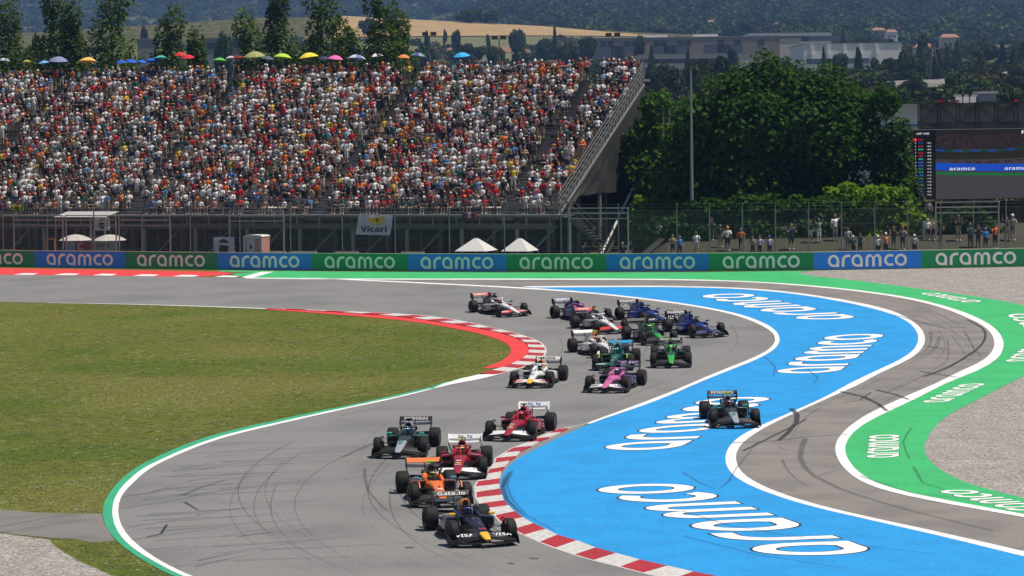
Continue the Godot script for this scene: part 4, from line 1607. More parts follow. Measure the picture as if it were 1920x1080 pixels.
func build_cars() -> void:
	var black := Color(0.014, 0.014, 0.015)
	var white := Color(0.78, 0.78, 0.78)
	var navy := Color(0.005, 0.007, 0.024)
	var red := Color(0.33, 0.004, 0.012)
	var teal := Color(0.0, 0.46, 0.38)
	var silver := Color(0.34, 0.36, 0.40)
	var blue := Color(0.010, 0.030, 0.26)
	var deep := Color(0.012, 0.022, 0.11)
	var pink := Color(0.60, 0.13, 0.33)
	var racing := Color(0.0, 0.085, 0.075)
	var lime := Color(0.03, 0.42, 0.035)
	var yellow := Color(0.90, 0.50, 0.012)
	var list := {
		"navy": {"body": navy, "tip": yellow, "scoop": Color(0.80, 0.27, 0.015), "flap": navy, "keel": navy, "rear": black, "rw_text": "Gate.io", "rw_text_color": white, "rw_wide": 0.85, "fw_text": "VISA", "fw_text_color": white, "number": "1", "number_color": Color(0.75, 0.02, 0.02), "nose_text": "bybit", "mirror": yellow, "helmet": Color(0.06, 0.14, 0.42), "pod_text": "ORACLE", "pod_text_color": white, "halo": navy,
			"label": "navy race car with a yellow nose tip leading the pack past the kerb", "driver": "driver in a blue helmet in the navy car with yellow nose"},
		"orange": {"body": Color(0.90, 0.19, 0.008), "cover": black, "scoop": black, "pod": black, "flap": black, "accent": Color(0.90, 0.19, 0.008), "rear": Color(0.90, 0.17, 0.02), "number": "4", "number_color": black, "badge": white, "yellow_camera": true, "winglet": Color(0.75, 0.20, 0.06), "soft": false, "helmet": Color(0.35, 0.55, 0.04), "mirror": Color(0.1, 0.3, 0.5),
			"label": "orange race car with black sidepods close behind the navy leader", "driver": "driver in a lime helmet in the orange car"},
		"red44": {"body": red, "accent": red, "flap": white, "rear": white, "rear_low": white, "rear_end": white, "rw_text": "hp   hp", "rw_text_color": Color(0.02, 0.15, 0.55), "rw_wide": 0.5, "number": "44", "nose_text": "UNICREDIT", "badge": yellow, "yellow_camera": true, "helmet": Color(0.85, 0.55, 0.02), "halo": red, "mirror": red, "suit": red,
			"label": "red race car numbered 44 with white wings and a yellow camera pod", "driver": "driver in a yellow helmet in the red car numbered 44"},
		"teal63": {"body": Color(0.03, 0.032, 0.036), "nose": silver, "cover": Color(0.03, 0.032, 0.036), "scoop": silver, "pod": black, "flap": black, "accent": teal, "rear": black, "rw_text": "PETRONAS", "rw_text_color": white, "number": "63", "number_color": black, "badge": teal, "helmet": Color(0.03, 0.25, 0.55), "mirror": teal,
			"label": "black and silver race car with teal stripes on the asphalt beside the red cars", "driver": "driver in a sky blue helmet in the black and silver car on the asphalt"},
		"red16": {"body": red, "accent": red, "flap": white, "rear": white, "rear_low": white, "rear_end": white, "rw_text": "hp   hp", "rw_text_color": Color(0.02, 0.15, 0.55), "rw_wide": 0.5, "number": "16", "nose_text": "UNICREDIT", "badge": yellow, "helmet": Color(0.62, 0.05, 0.05), "halo": red, "mirror": red, "suit": red,
			"label": "red race car numbered 16 with white wings and a black camera pod", "driver": "driver in a red helmet in the red car numbered 16"},
		"white22": {"body": white, "tip": yellow, "scoop": Color(0.82, 0.20, 0.015), "flap": white, "accent": white, "rear": white, "rw_text": "TUDOR", "rw_text_color": black, "rw_wide": 0.6, "fw_text": "HUGO", "fw_text_color": Color(0.55, 0.02, 0.05), "number": "22", "number_color": Color(0.1, 0.15, 0.4), "helmet": Color(0.15, 0.40, 0.45), "halo": white, "mirror": black,
			"label": "white race car with an orange air scoop passing the striped apex kerb", "driver": "driver in a teal helmet in the white car at the apex kerb"},
		"pink10": {"body": pink, "cover": deep, "scoop": deep, "pod": deep, "flap": white, "accent": pink, "rear": deep, "rw_text": "BWT  BWT", "rw_text_color": Color(0.75, 0.5, 0.7), "rw_wide": 0.95, "fw_text": "ALPINE", "fw_text_color": deep, "number": "10", "number_color": deep, "helmet": Color(0.35, 0.45, 0.65), "halo": pink,
			"label": "pink nosed race car with a dark blue rear body in front of the green cars", "driver": "driver in a pale blue helmet in the leading pink nosed car"},
		"racing14": {"body": racing, "flap": racing, "accent": Color(0.45, 0.62, 0.02), "rear": Color(0.03, 0.38, 0.70), "number": "14", "number_color": Color(0.75, 0.7, 0.05), "winglet": Color(0.45, 0.6, 0.03), "nose_text": "aramco", "fw_text": "aramco", "fw_text_color": white, "yellow_camera": true, "helmet": Color(0.04, 0.30, 0.45), "halo": racing,
			"label": "dark teal green race car with lime edging right behind the pink nosed car", "driver": "driver in a blue helmet in the dark teal green car"},
		"lime5": {"body": Color(0.010, 0.06, 0.016), "nose": lime, "cover": black, "scoop": black, "pod": Color(0.012, 0.03, 0.016), "flap": black, "rear": black, "rw_text": "KICK    KICK", "rw_text_color": white, "rw_wide": 1.0, "number": "5", "number_color": black, "yellow_camera": true, "helmet": Color(0.5, 0.5, 0.5), "halo": lime, "soft": true,
			"label": "bright green and black race car beside the dark teal car", "driver": "driver in a pale helmet in the bright green car beside the dark teal car"},
		"white6": {"body": white, "tip": Color(0.75, 0.10, 0.02), "scoop": Color(0.80, 0.20, 0.015), "flap": white, "accent": white, "rear": white, "number": "6", "number_color": Color(0.1, 0.15, 0.4), "helmet": Color(0.5, 0.12, 0.1), "halo": white, "yellow_camera": true,
			"label": "white race car with a red nose tip tucked behind the dark teal car", "driver": "driver in a dark red helmet in the white car behind the dark teal car"},
		"lime27": {"body": Color(0.010, 0.06, 0.016), "nose": lime, "cover": black, "scoop": black, "pod": black, "flap": black, "rear": black, "number": "27", "number_color": black, "helmet": Color(0.65, 0.65, 0.65), "halo": lime,
			"label": "bright green and black race car between the white car and the blue cars", "driver": "driver in a white helmet in the green car near the blue cars"},
		"red_white87": {"body": white, "cover": black, "scoop": black, "pod": Color(0.30, 0.30, 0.31), "flap": Color(0.58, 0.015, 0.02), "accent": white, "rear": Color(0.60, 0.015, 0.02), "rw_text": "HAAS", "rw_text_color": white, "rw_wide": 0.6, "number": "87", "number_color": Color(0.55, 0.02, 0.03), "helmet": Color(0.6, 0.6, 0.6), "halo": white, "yellow_camera": true,
			"label": "white race car with red wings and grey sidepods amid the pack", "driver": "driver in a white helmet in the white car with red wings amid the pack"},
		"pink43": {"body": pink, "nose": deep, "cover": deep, "scoop": deep, "pod": deep, "flap": deep, "accent": deep, "rear": Color(0.25, 0.25, 0.42), "rw_text": "BWT", "rw_text_color": white, "rw_wide": 0.6, "number": "43", "helmet": Color(0.35, 0.30, 0.62), "halo": pink, "yellow_camera": true,
			"label": "dark blue race car with a pink halo behind the white and red car", "driver": "driver in a violet helmet in the dark blue car with pink halo"},
		"blue23": {"body": blue, "nose": deep, "flap": deep, "accent": blue, "rear": black, "rw_text": "ATLASSIAN", "rw_text_color": white, "rw_wide": 1.0, "number": "23", "fw_text": "ATLAS", "fw_text_color": white, "helmet": Color(0.25, 0.30, 0.45), "scoop": blue, "yellow_camera": true,
			"label": "royal blue race car with a yellow camera pod behind the bright green car", "driver": "driver in a grey helmet in the blue car with the yellow camera pod"},
		"blue55": {"body": blue, "nose": deep, "flap": deep, "accent": blue, "rear": black, "rw_text": "ATLASSIAN", "rw_text_color": white, "rw_wide": 1.0, "number": "55", "helmet": Color(0.20, 0.22, 0.35), "scoop": blue, "pod_text": "santander", "pod_text_color": white,
			"label": "royal blue race car with a black camera pod at the outside of the pack", "driver": "driver in a dark helmet in the blue car at the outside of the pack"},
		"red_white31": {"body": white, "cover": black, "scoop": black, "pod": Color(0.30, 0.30, 0.31), "flap": Color(0.58, 0.015, 0.02), "accent": white, "rear": Color(0.60, 0.015, 0.02), "rw_text": "HAAS", "rw_text_color": white, "rw_wide": 0.75, "fw_text": "MoneyGram", "fw_text_color": white, "number": "31", "number_color": Color(0.55, 0.02, 0.03), "helmet": Color(0.45, 0.10, 0.12), "halo": white, "pod_text": "HAAS", "pod_text_color": black,
			"label": "white race car with red wings running last and alone on the track", "driver": "driver in a red helmet in the last car running alone"},
		"silver12": {"body": Color(0.03, 0.032, 0.036), "nose": silver, "scoop": silver, "pod": black, "flap": black, "accent": teal, "rear": black, "rw_text": "PETRONAS", "rw_text_color": white, "number": "12", "number_color": black, "badge": teal, "helmet": Color(0.35, 0.10, 0.14), "mirror": teal, "yellow_camera": true,
			"label": "black and silver race car with teal stripes running wide over the blue paint", "driver": "driver in a red and white helmet in the car on the blue paint"},
	}
	for q in CARS:
		var L: Dictionary = list[q[0]]
		L.key = q[0]
		var at := on_ground(q[1], q[2], 0.028)
		var dx := (height(q[1] + 1.0, q[2]) - height(q[1] - 1.0, q[2])) / 2.0
		var dz := (height(q[1], q[2] + 1.0) - height(q[1], q[2] - 1.0)) / 2.0
		var up := Vector3(-dx, 1.0, -dz).normalized()
		var yaw := deg_to_rad(q[3])
		var z := Vector3(sin(yaw), 0.0, cos(yaw))
		z = (z - up * z.dot(up)).normalized()
		var bs := Basis(up.cross(z), up, z)
		make_car(L, at, bs, deg_to_rad(q[4]))
		make_driver(L, at, bs)

# ------------------------------------------------------------------ bodies
# bones: [from, to, radius, radius, region]; a smooth skin round all of them (surface nets). Returns [Geo, regions]
func net(bones: Array, cell: float, blend := 0.05) -> Array:
	var lo := Vector3.ONE * 1e9
	var hi := -lo
	for b in bones:
		var r := Vector3.ONE * (maxf(b[2], b[3]) + cell * 2.0)
		lo = lo.min(b[0] - r).min(b[1] - r)
		hi = hi.max(b[0] + r).max(b[1] + r)
	var nx := int((hi.x - lo.x) / cell) + 2
	var ny := int((hi.y - lo.y) / cell) + 2
	var nz := int((hi.z - lo.z) / cell) + 2
	var f := PackedFloat32Array()
	f.resize(nx * ny * nz)
	f.fill(1.0)
	for k in nz:
		for j in ny:
			for i in nx:
				f[(k * ny + j) * nx + i] = field_at(bones, lo + Vector3(i, j, k) * cell, blend)
	var id := PackedInt32Array()
	id.resize(nx * ny * nz)
	id.fill(-1)
	var g := Geo.new()
	var regions := PackedInt32Array()
	for k in nz - 1:
		for j in ny - 1:
			for i in nx - 1:
				var sum := Vector3.ZERO
				var cnt := 0
				for e in [[0, 0, 0, 1, 0, 0], [0, 1, 0, 1, 1, 0], [0, 0, 1, 1, 0, 1], [0, 1, 1, 1, 1, 1], [0, 0, 0, 0, 1, 0], [1, 0, 0, 1, 1, 0], [0, 0, 1, 0, 1, 1], [1, 0, 1, 1, 1, 1], [0, 0, 0, 0, 0, 1], [1, 0, 0, 1, 0, 1], [0, 1, 0, 0, 1, 1], [1, 1, 0, 1, 1, 1]]:
					var a := f[((k + e[2]) * ny + j + e[1]) * nx + i + e[0]]
					var b := f[((k + e[5]) * ny + j + e[4]) * nx + i + e[3]]
					if (a < 0.0) != (b < 0.0):
						var t := a / (a - b)
						sum += Vector3(i + lerpf(e[0], e[3], t), j + lerpf(e[1], e[4], t), k + lerpf(e[2], e[5], t))
						cnt += 1
				if cnt:
					id[(k * ny + j) * nx + i] = g.v.size()
					var p := lo + sum / cnt * cell
					g.v.append(p)
					var h := cell * 0.4
					g.n.append(Vector3(field_at(bones, p + Vector3(h, 0, 0), blend) - field_at(bones, p - Vector3(h, 0, 0), blend), field_at(bones, p + Vector3(0, h, 0), blend) - field_at(bones, p - Vector3(0, h, 0), blend), field_at(bones, p + Vector3(0, 0, h), blend) - field_at(bones, p - Vector3(0, 0, h), blend)).normalized())
					var best := 1e9
					var reg := 0
					for b in bones:
						var d := capsule(b, p)
						if d < best:
							best = d
							reg = b[4]
					regions.append(reg)
	for k in range(1, nz - 1):
		for j in range(1, ny - 1):
			for i in range(1, nx - 1):
				var a := f[(k * ny + j) * nx + i]
				for ax in 3:
					var q := [i, j, k]
					q[ax] += 1
					var b := f[(q[2] * ny + q[1]) * nx + q[0]]
					if (a < 0.0) == (b < 0.0):
						continue
					var u := (ax + 1) % 3
					var w := (ax + 2) % 3
					var quad := []
					for o in [[0, 0], [-1, 0], [-1, -1], [0, -1]]:
						var c := [i, j, k]
						c[u] += o[0]
						c[w] += o[1]
						quad.append(id[(c[2] * ny + c[1]) * nx + c[0]])
					if quad.has(-1):
						continue
					if a < 0.0:
						for t in [0, 2, 1, 0, 3, 2]:
							g.ix.append(quad[t])
					else:
						for t in [0, 1, 2, 0, 2, 3]:
							g.ix.append(quad[t])
	return [g, regions]

func capsule(b: Array, p: Vector3) -> float:
	var ab: Vector3 = b[1] - b[0]
	var t := clampf((p - b[0]).dot(ab) / maxf(ab.length_squared(), 1e-9), 0.0, 1.0)
	return p.distance_to(b[0] + ab * t) - lerpf(b[2], b[3], t)

func field_at(bones: Array, p: Vector3, blend: float) -> float:
	var d := 1e3
	for b in bones:
		var q := capsule(b, p)
		if q > d + blend:
			continue
		var h := clampf(0.5 + 0.5 * (d - q) / blend, 0.0, 1.0)
		d = lerpf(d, q, h) - blend * h * (1.0 - h)
	return d

# ------------------------------------------------------------------ people

const TOPS := {"white": Color(0.84, 0.84, 0.85), "black": Color(0.014, 0.014, 0.016), "dark": Color(0.03, 0.03, 0.035), "red": Color(0.50, 0.012, 0.018), "orange": Color(0.80, 0.17, 0.012), "teal": Color(0.006, 0.10, 0.085), "grey": Color(0.22, 0.22, 0.23), "silver": Color(0.45, 0.45, 0.46), "blue": Color(0.05, 0.20, 0.55), "sky blue": Color(0.20, 0.45, 0.70), "navy": Color(0.012, 0.02, 0.06), "yellow": Color(0.75, 0.55, 0.04), "pink": Color(0.65, 0.25, 0.32), "tan": Color(0.40, 0.28, 0.16), "maroon": Color(0.16, 0.01, 0.02), "lilac": Color(0.45, 0.42, 0.60), "salmon": Color(0.60, 0.22, 0.16), "purple": Color(0.12, 0.03, 0.28)}
const TOP_MIX := ["white", "white", "white", "white", "white", "white", "white", "white", "white", "white", "white", "white", "white", "black", "black", "black", "black", "black", "black", "black", "black", "dark", "dark", "dark", "red", "red", "red", "red", "red", "maroon", "maroon", "orange", "orange", "teal", "teal", "teal", "grey", "grey", "silver", "silver", "blue", "sky blue", "navy", "navy", "navy", "yellow", "pink", "tan"]
const HATS := {"white": Color(0.76, 0.76, 0.76), "red": Color(0.50, 0.012, 0.018), "orange": Color(0.80, 0.20, 0.012), "black": Color(0.016, 0.016, 0.018), "blue": Color(0.03, 0.14, 0.50), "straw": Color(0.50, 0.38, 0.20), "teal": Color(0.01, 0.13, 0.10)}
const HAT_MIX := ["white", "white", "white", "white", "red", "red", "orange", "black", "black", "black", "blue", "straw", "teal", "", "", "", "", "", ""]
const SHORTS := {"black": Color(0.016, 0.016, 0.018), "dark": Color(0.035, 0.035, 0.04), "jeans": Color(0.05, 0.08, 0.15), "tan": Color(0.34, 0.26, 0.16), "white": Color(0.62, 0.62, 0.60), "grey": Color(0.20, 0.20, 0.20), "shorts": Color(0.28, 0.22, 0.13)}

func figure(pose: String) -> Array:
	var up := 0.0
	var b := []
	var sit := pose.begins_with("sit")
	if sit:
		up = -0.42
		for s in [-1.0, 1.0]:
			b.append([Vector3(s * 0.11, 0.07, 0.44), Vector3(s * 0.12, 0.045, 0.56), 0.05, 0.04, 3])
			b.append([Vector3(s * 0.12, 0.49, 0.42), Vector3(s * 0.11, 0.10, 0.43), 0.062, 0.045, 5])
			b.append([Vector3(s * 0.09, 0.50, 0.02), Vector3(s * 0.12, 0.50, 0.40), 0.09, 0.07, 2])
	else:
		for s in [-1.0, 1.0]:
			b.append([Vector3(s * 0.12, 0.06, 0.0), Vector3(s * 0.13, 0.04, 0.13), 0.05, 0.042, 3])
			b.append([Vector3(s * 0.105, 0.48, 0.015), Vector3(s * 0.12, 0.10, 0.0), 0.062, 0.045, 5])
			b.append([Vector3(s * 0.09, 0.90, 0.0), Vector3(s * 0.105, 0.50, 0.015), 0.092, 0.07, 2])
	b.append([Vector3(-0.07, 0.94 + up, 0), Vector3(0.07, 0.94 + up, 0), 0.115, 0.115, 2])
	b.append([Vector3(0, 1.04 + up, 0.0), Vector3(0, 1.30 + up, -0.01), 0.135, 0.155, 1])
	b.append([Vector3(-0.15, 1.38 + up, -0.01), Vector3(0.15, 1.38 + up, -0.01), 0.085, 0.085, 1])
	b.append([Vector3(0, 1.44 + up, 0.0), Vector3(0, 1.54 + up, 0.015), 0.055, 0.05, 0])
	b.append([Vector3(0, 1.59 + up, 0.03), Vector3(0, 1.66 + up, 0.02), 0.088, 0.10, 0])
	b.append([Vector3(0, 1.675 + up, 0.0), Vector3(0, 1.70 + up, 0.005), 0.108, 0.10, 4])
	if not pose.ends_with("bare"):
		b.append([Vector3(0, 1.675 + up, 0.09), Vector3(0, 1.665 + up, 0.165), 0.032, 0.026, 4])
	for s in [-1.0, 1.0]:
		var sh := Vector3(s * 0.20, 1.38 + up, -0.01)
		var el := Vector3(s * 0.27, 1.10 + up, 0.0)
		var wr := Vector3(s * 0.26, 0.86 + up, 0.08)
		var kind := pose.trim_prefix("sit_").trim_suffix("_bare")
		if kind == "phone":
			el = Vector3(s * 0.27, 1.16 + up, 0.17)
			wr = Vector3(s * 0.09, 1.47 + up, 0.30)
		elif kind == "up":
			el = Vector3(s * 0.33, 1.60 + up, 0.02)
			wr = Vector3(s * 0.30, 1.86 + up, 0.06)
		elif kind == "wave" and s > 0:
			el = Vector3(0.34, 1.56 + up, 0.05)
			wr = Vector3(0.30, 1.84 + up, 0.10)
		elif kind == "crossed":
			el = Vector3(s * 0.28, 1.12 + up, 0.09)
			wr = Vector3(s * -0.06, 1.18 + up, 0.23)
		elif kind == "hips":
			el = Vector3(s * 0.37, 1.14 + up, -0.04)
			wr = Vector3(s * 0.19, 0.98 + up, 0.06)
		elif sit:
			el = Vector3(s * 0.25, 1.10 + up, 0.08)
			wr = Vector3(s * 0.12, 0.62, 0.32)
		var mid := sh.lerp(el, 0.6)
		b.append([sh, mid, 0.062, 0.055, 1])
		b.append([mid, el, 0.048, 0.044, 0])
		b.append([el, wr, 0.044, 0.034, 0])
		b.append([wr, wr + (wr - el).normalized() * 0.09, 0.042, 0.03, 0])
	return b

var poses := {}

func posed(pose: String, cell: float) -> Dictionary:
	var key := "%s %.3f" % [pose, cell]
	if poses.has(key):
		return poses[key]
	var made := net(figure(pose), cell, 0.045)
	var g: Geo = made[0]
	var regions: PackedInt32Array = made[1]
	# one surface for each region, so that figures share their shape
	var by := [PackedInt32Array(), PackedInt32Array(), PackedInt32Array(), PackedInt32Array(), PackedInt32Array(), PackedInt32Array()]
	for t in range(0, g.ix.size(), 3):
		var a := regions[g.ix[t]]
		var b := regions[g.ix[t + 1]]
		var c := regions[g.ix[t + 2]]
		var r := b if b == c else a
		by[r].append(g.ix[t])
		by[r].append(g.ix[t + 1])
		by[r].append(g.ix[t + 2])
	var am := ArrayMesh.new()
	for r in 6:
		var arr := []
		arr.resize(Mesh.ARRAY_MAX)
		arr[Mesh.ARRAY_VERTEX] = g.v
		arr[Mesh.ARRAY_NORMAL] = g.n
		arr[Mesh.ARRAY_INDEX] = by[r] if by[r].size() else PackedInt32Array([0, 0, 0])
		am.add_surface_from_arrays(Mesh.PRIMITIVE_TRIANGLES, arr)
	poses[key] = {"geo": g, "regions": regions, "mesh": am}
	return poses[key]

func skin_tone(i: int) -> Color:
	return [Color(0.42, 0.265, 0.19), Color(0.36, 0.215, 0.15), Color(0.25, 0.145, 0.095), Color(0.46, 0.31, 0.24)][i]

func hair_tone(i: int) -> Color:
	return [Color(0.02, 0.014, 0.01), Color(0.05, 0.03, 0.016), Color(0.16, 0.10, 0.05), Color(0.012, 0.01, 0.01)][i]

func make_person(pose: String, top: String, hat: String, leg: String, tall: float, at: Vector3, bs: Basis, label: String, group: String, r: RandomNumberGenerator) -> void:
	var o := MeshInstance3D.new()
	o.mesh = posed(pose if hat else pose + "_bare", 0.06).mesh
	o.name = numbered("person")
	add_child(o)
	var k := tall / 1.80
	o.transform = Transform3D(bs.scaled_local(Vector3(k * r.randf_range(0.94, 1.12), k, k * r.randf_range(0.95, 1.1))), at)
	var tone := r.randi() % 4
	var bare := r.randf() < 0.6
	var cols := [mat("skin_%d" % tone, skin_tone(tone), 0.6), mat("cloth_" + top, TOPS[top], 0.9), mat("legs_" + leg, SHORTS[leg], 0.9), mat("shoes_white", Color(0.5, 0.5, 0.5), 0.8) if bare else mat("shoes_dark", Color(0.03, 0.03, 0.03), 0.8), mat("hat_" + hat, HATS[hat], 0.85) if hat else mat("hair_%d" % tone, hair_tone(tone), 0.7), mat("skin_%d" % tone, skin_tone(tone), 0.6) if bare else mat("legs_" + leg, SHORTS[leg], 0.9)]
	for i in 6:
		o.set_surface_override_material(i, cols[i])
	tag(o, label, "person", group)

func build_people() -> void:
	var r := RandomNumberGenerator.new()
	r.seed = 99
	var sb := stand_basis()
	# --- one by one: everybody in the lowest rows
	var legs := ["black", "dark", "jeans", "tan", "white", "grey", "shorts"]
	var ordinal := ["front", "second", "third"]
	for row in 3:
		var p := row_at(row)
		var u := -45.0 + r.randf() * 0.3
		while u < STAND_RIGHT - 0.35:
			if not near_aisle(u, 0.70) and r.randf() > 0.05:
				var top: String = TOP_MIX[r.randi() % TOP_MIX.size()]
				var hat: String = HAT_MIX[r.randi() % HAT_MIX.size()]
				var leg: String = legs[r.randi() % legs.size()]
				var sits: bool = r.randf() < [0.75, 0.35, 0.15][row]
				var pose: String = ["sit_rest", "sit_phone", "sit_crossed"][r.randi() % 3] if sits else ["phone", "phone", "stand", "crossed", "hips", "wave"][r.randi() % 6]
				var at := STAND_AT + sb * in_stand(u, p.y, p.x + (0.52 if sits else 0.30))
				var label := "spectator in %s top and %s %s, %s row of the grandstand" % [top, (hat + " cap") if hat else "no hat", "sitting" if sits else ("standing hands raised" if pose in ["phone", "wave"] else "standing"), ordinal[row]]
				make_person(pose, top, hat, leg, r.randf_range(1.58, 1.86), at, sb * Basis(Vector3.UP, r.randf_range(-0.5, 0.5)), label, "spectators in the lowest rows of the grandstand", r)
			u += r.randf_range(0.48, 0.60)
	for q in FENCE_PEOPLE:
		var hat: String = HAT_MIX[r.randi() % HAT_MIX.size()]
		var on_bank: bool = q[0] > 9.5
		var back := clampf(1.5 + (q[1] - 1.72) / 0.33, 1.2, 7.0) if on_bank else 4.0
		var at := Vector3(q[0] * (1.0 + (back - 4.0) / 224.0), 0, q[2] + 4.0 - back)
		at.y = yard(at.x, back) if q[1] < 3.7 else q[1]
		if q[1] >= 3.7:
			perch(at)
		var label := "%s %s top and %s legwear %s behind the mesh fence" % ["fan in", q[5], q[6], {"stand": "standing", "phone": "holding up a phone", "up": "raising both arms", "wave": "waving one arm"}[q[4]]]
		make_person(q[4], q[5], hat, q[6], q[3], at, Basis(Vector3.UP, r.randf_range(-0.4, 0.4)), label, "fans on the bank behind the fence", r)
	# --- the mass above them
	var g := Geo.new()
	g.use_col = true
	var kinds := ["phone", "phone", "stand", "stand", "crossed", "hips", "wave", "sit_rest", "sit_phone", "phone_bare", "stand_bare", "crossed_bare", "sit_rest_bare"]
	for row in range(3, LOW_ROWS + HIGH_ROWS + 2):
		var last := LOW_ROWS + HIGH_ROWS - 1
		var p := row_at(mini(row, last))
		if row > last:
			p = Vector2(p.x + ROW_DEEP + (row - last - 1) * 0.6, p.y + 0.05)
		var u := -56.5 + r.randf() * 0.3
		while u < STAND_RIGHT - 0.35:
			var gap := near_aisle(u, 0.70)
			var sparse := 0.05 if row <= last else (0.25 if u > -8.0 else 0.55)
			if (not gap and r.randf() > sparse) or (gap and r.randf() < 0.04):
				var pose: String = kinds[r.randi() % kinds.size()]
				if row > last or row == LOW_ROWS - 1:
					pose = ["phone", "stand", "hips", "phone_bare"][r.randi() % 4]
				var sits := pose.begins_with("sit")
				var tall := r.randf_range(1.56, 1.86) / 1.80
				var bs := (sb * Basis(Vector3.UP, r.randf_range(-0.6, 0.6))).scaled_local(Vector3(tall * r.randf_range(0.94, 1.14), tall, tall))
				var at := STAND_AT + sb * in_stand(u, p.y, p.x + (0.52 if sits else r.randf_range(0.22, 0.42)))
				crowd_member(g, pose, Transform3D(bs, at), r)
			u += r.randf_range(0.40, 0.53)
	var m := mat("crowd_colours", Color.WHITE, 0.85)
	m.vertex_color_use_as_albedo = true
	var o := put("crowd", g, m)
	tag(o, "dense crowd of spectators filling the rows of the grandstand", "crowd", "", "stuff")

func crowd_member(g: Geo, pose: String, t: Transform3D, r: RandomNumberGenerator) -> void:
	var d := posed(pose, 0.078)
	var src: Geo = d.geo
	var regions: PackedInt32Array = d.regions
	var top: Color = TOPS[TOP_MIX[r.randi() % TOP_MIX.size()]]
	top = top * r.randf_range(0.8, 1.1)
	var hat: String = HAT_MIX[r.randi() % 13]
	var tone := r.randi() % 4
	var skin := skin_tone(tone)
	var leg: Color = SHORTS[["black", "dark", "jeans", "tan", "white", "grey", "shorts"][r.randi() % 7]]
	var bare := r.randf() < 0.6
	var cols := [skin, top, leg, Color(0.4, 0.4, 0.4) if bare else Color(0.03, 0.03, 0.03), hair_tone(tone) if pose.ends_with("bare") else HATS[hat], skin if bare else leg]
	var k := g.v.size()
	g.v.append_array(t * src.v)
	var nb := Transform3D(t.basis.orthonormalized(), Vector3.ZERO)
	g.n.append_array(nb * src.n)
	var c := PackedColorArray()
	c.resize(regions.size())
	for i in regions.size():
		c[i] = cols[regions[i]]
	g.c.append_array(c)
	var n0 := g.ix.size()
	g.ix.resize(n0 + src.ix.size())
	for i in src.ix.size():
		g.ix[n0 + i] = src.ix[i] + k

func perch(at: Vector3) -> void:
	# a concrete block that somebody stands on
	var g := Geo.new()
	var base := yard(at.x, 7.0) - 0.1
	g.box(Vector3(0, (base - at.y) / 2.0, 0), Vector3(0.9, at.y - base, 0.7))
	var o := put("concrete_block", g, mats.concrete)
	o.position = at
	tag(o, "grey concrete block with a fan standing on top behind fence", "block", "blocks that fans stand on")

# ------------------------------------------------------------------ trees

func leaf_mesh(g: Geo, lobes: Array, count: int, size: float, base: Color, r: RandomNumberGenerator, shell := 0.55) -> void:
	# lobes [centre, radii]; leaves fill the outer part of each lobe
	var total := 0.0
	for l in lobes:
		total += l[1].x * l[1].y + l[1].y * l[1].z + l[1].x * l[1].z
	for l in lobes:
		var share: float = (l[1].x * l[1].y + l[1].y * l[1].z + l[1].x * l[1].z) / total
		for i in int(count * share):
			var d := Vector3(r.randfn(), r.randfn(), r.randfn()).normalized()
			var rad := lerpf(shell, 1.0, pow(r.randf(), 0.6)) * (1.0 + 0.16 * sin(d.x * 7.0 + l[0].x) * sin(d.y * 6.0 + l[0].z * 2.0) + 0.10 * sin(d.z * 13.0 + d.y * 9.0))
			var p: Vector3 = l[0] + d * rad * l[1]
			var nrm := (d * 0.7 + Vector3(r.randf_range(-1, 1), r.randf_range(-0.2, 1.5), r.randf_range(-1, 1))).normalized()
			var x := nrm.cross(Vector3(r.randf_range(-1, 1), r.randf_range(-1, 1), r.randf_range(-1, 1))).normalized()
			var y := nrm.cross(x)
			var s := size * r.randf_range(0.6, 1.3)
			g.col = (base * r.randf_range(0.55, 1.5)).lerp(base * Color(1.5, 1.25, 0.7), r.randf() * 0.4)
			var a := p - x * s * 0.5
			var b := p + y * s * 0.32 + nrm * s * 0.10
			var c := p + x * s * 0.5
			var e := p - y * s * 0.32 + nrm * s * 0.10
			g.tri(a, b, c)
			g.tri(a, c, e)

func leafy(key: String, through := 0.8) -> StandardMaterial3D:
	var fresh := not mats.has(key)
	var m := mat(key, Color.WHITE, 0.7)
	if fresh:
		m.metallic_specular = 0.25
		m.vertex_color_use_as_albedo = true
		m.backlight_enabled = true
		m.backlight = Color(through, through * 1.1, through * 0.5)
	return m

func trunk_shape(g: Geo, high: float, thick: float, limbs: Array, r: RandomNumberGenerator) -> void:
	var path := []
	for i in 7:
		path.append(Vector3(r.randf_range(-1, 1) * thick * 0.5 * (i / 6.0), high * i / 6.0, r.randf_range(-1, 1) * thick * 0.5 * (i / 6.0)))
	g.tube(path, thick, thick * 0.35, 8)
	for l in limbs:
		var from: Vector3 = path[3 + r.randi() % 3]
		var mid: Vector3 = from.lerp(l, 0.5) + Vector3(r.randf_range(-0.3, 0.3), r.randf_range(0.0, 0.5), r.randf_range(-0.3, 0.3))
		g.tube([from, mid, l], thick * 0.4, thick * 0.08, 6)

func tree(called: String, label: String, at: Vector3, lobes: Array, leaves: int, leaf: float, col: Color, trunk_high: float, thick: float, r: RandomNumberGenerator, group := "") -> Node3D:
	var t := thing(called, label, "tree", at, Basis(), group)
	var g := Geo.new()
	var limbs := []
	for l in lobes:
		limbs.append(l[0])
	trunk_shape(g, trunk_high, thick, limbs, r)
	put("trunk", g, grained("bark", Color(0.20, 0.165, 0.13), 0.95, noise_tex(91, 0.06, [[0.2, grey(0.5)], [0.8, grey(1.1)]], 256, 4), 0.8), t)
	g = Geo.new()
	g.use_col = true
	leaf_mesh(g, lobes, leaves, leaf, col, r)
	put("crown", g, leafy("foliage"), t)
	return t

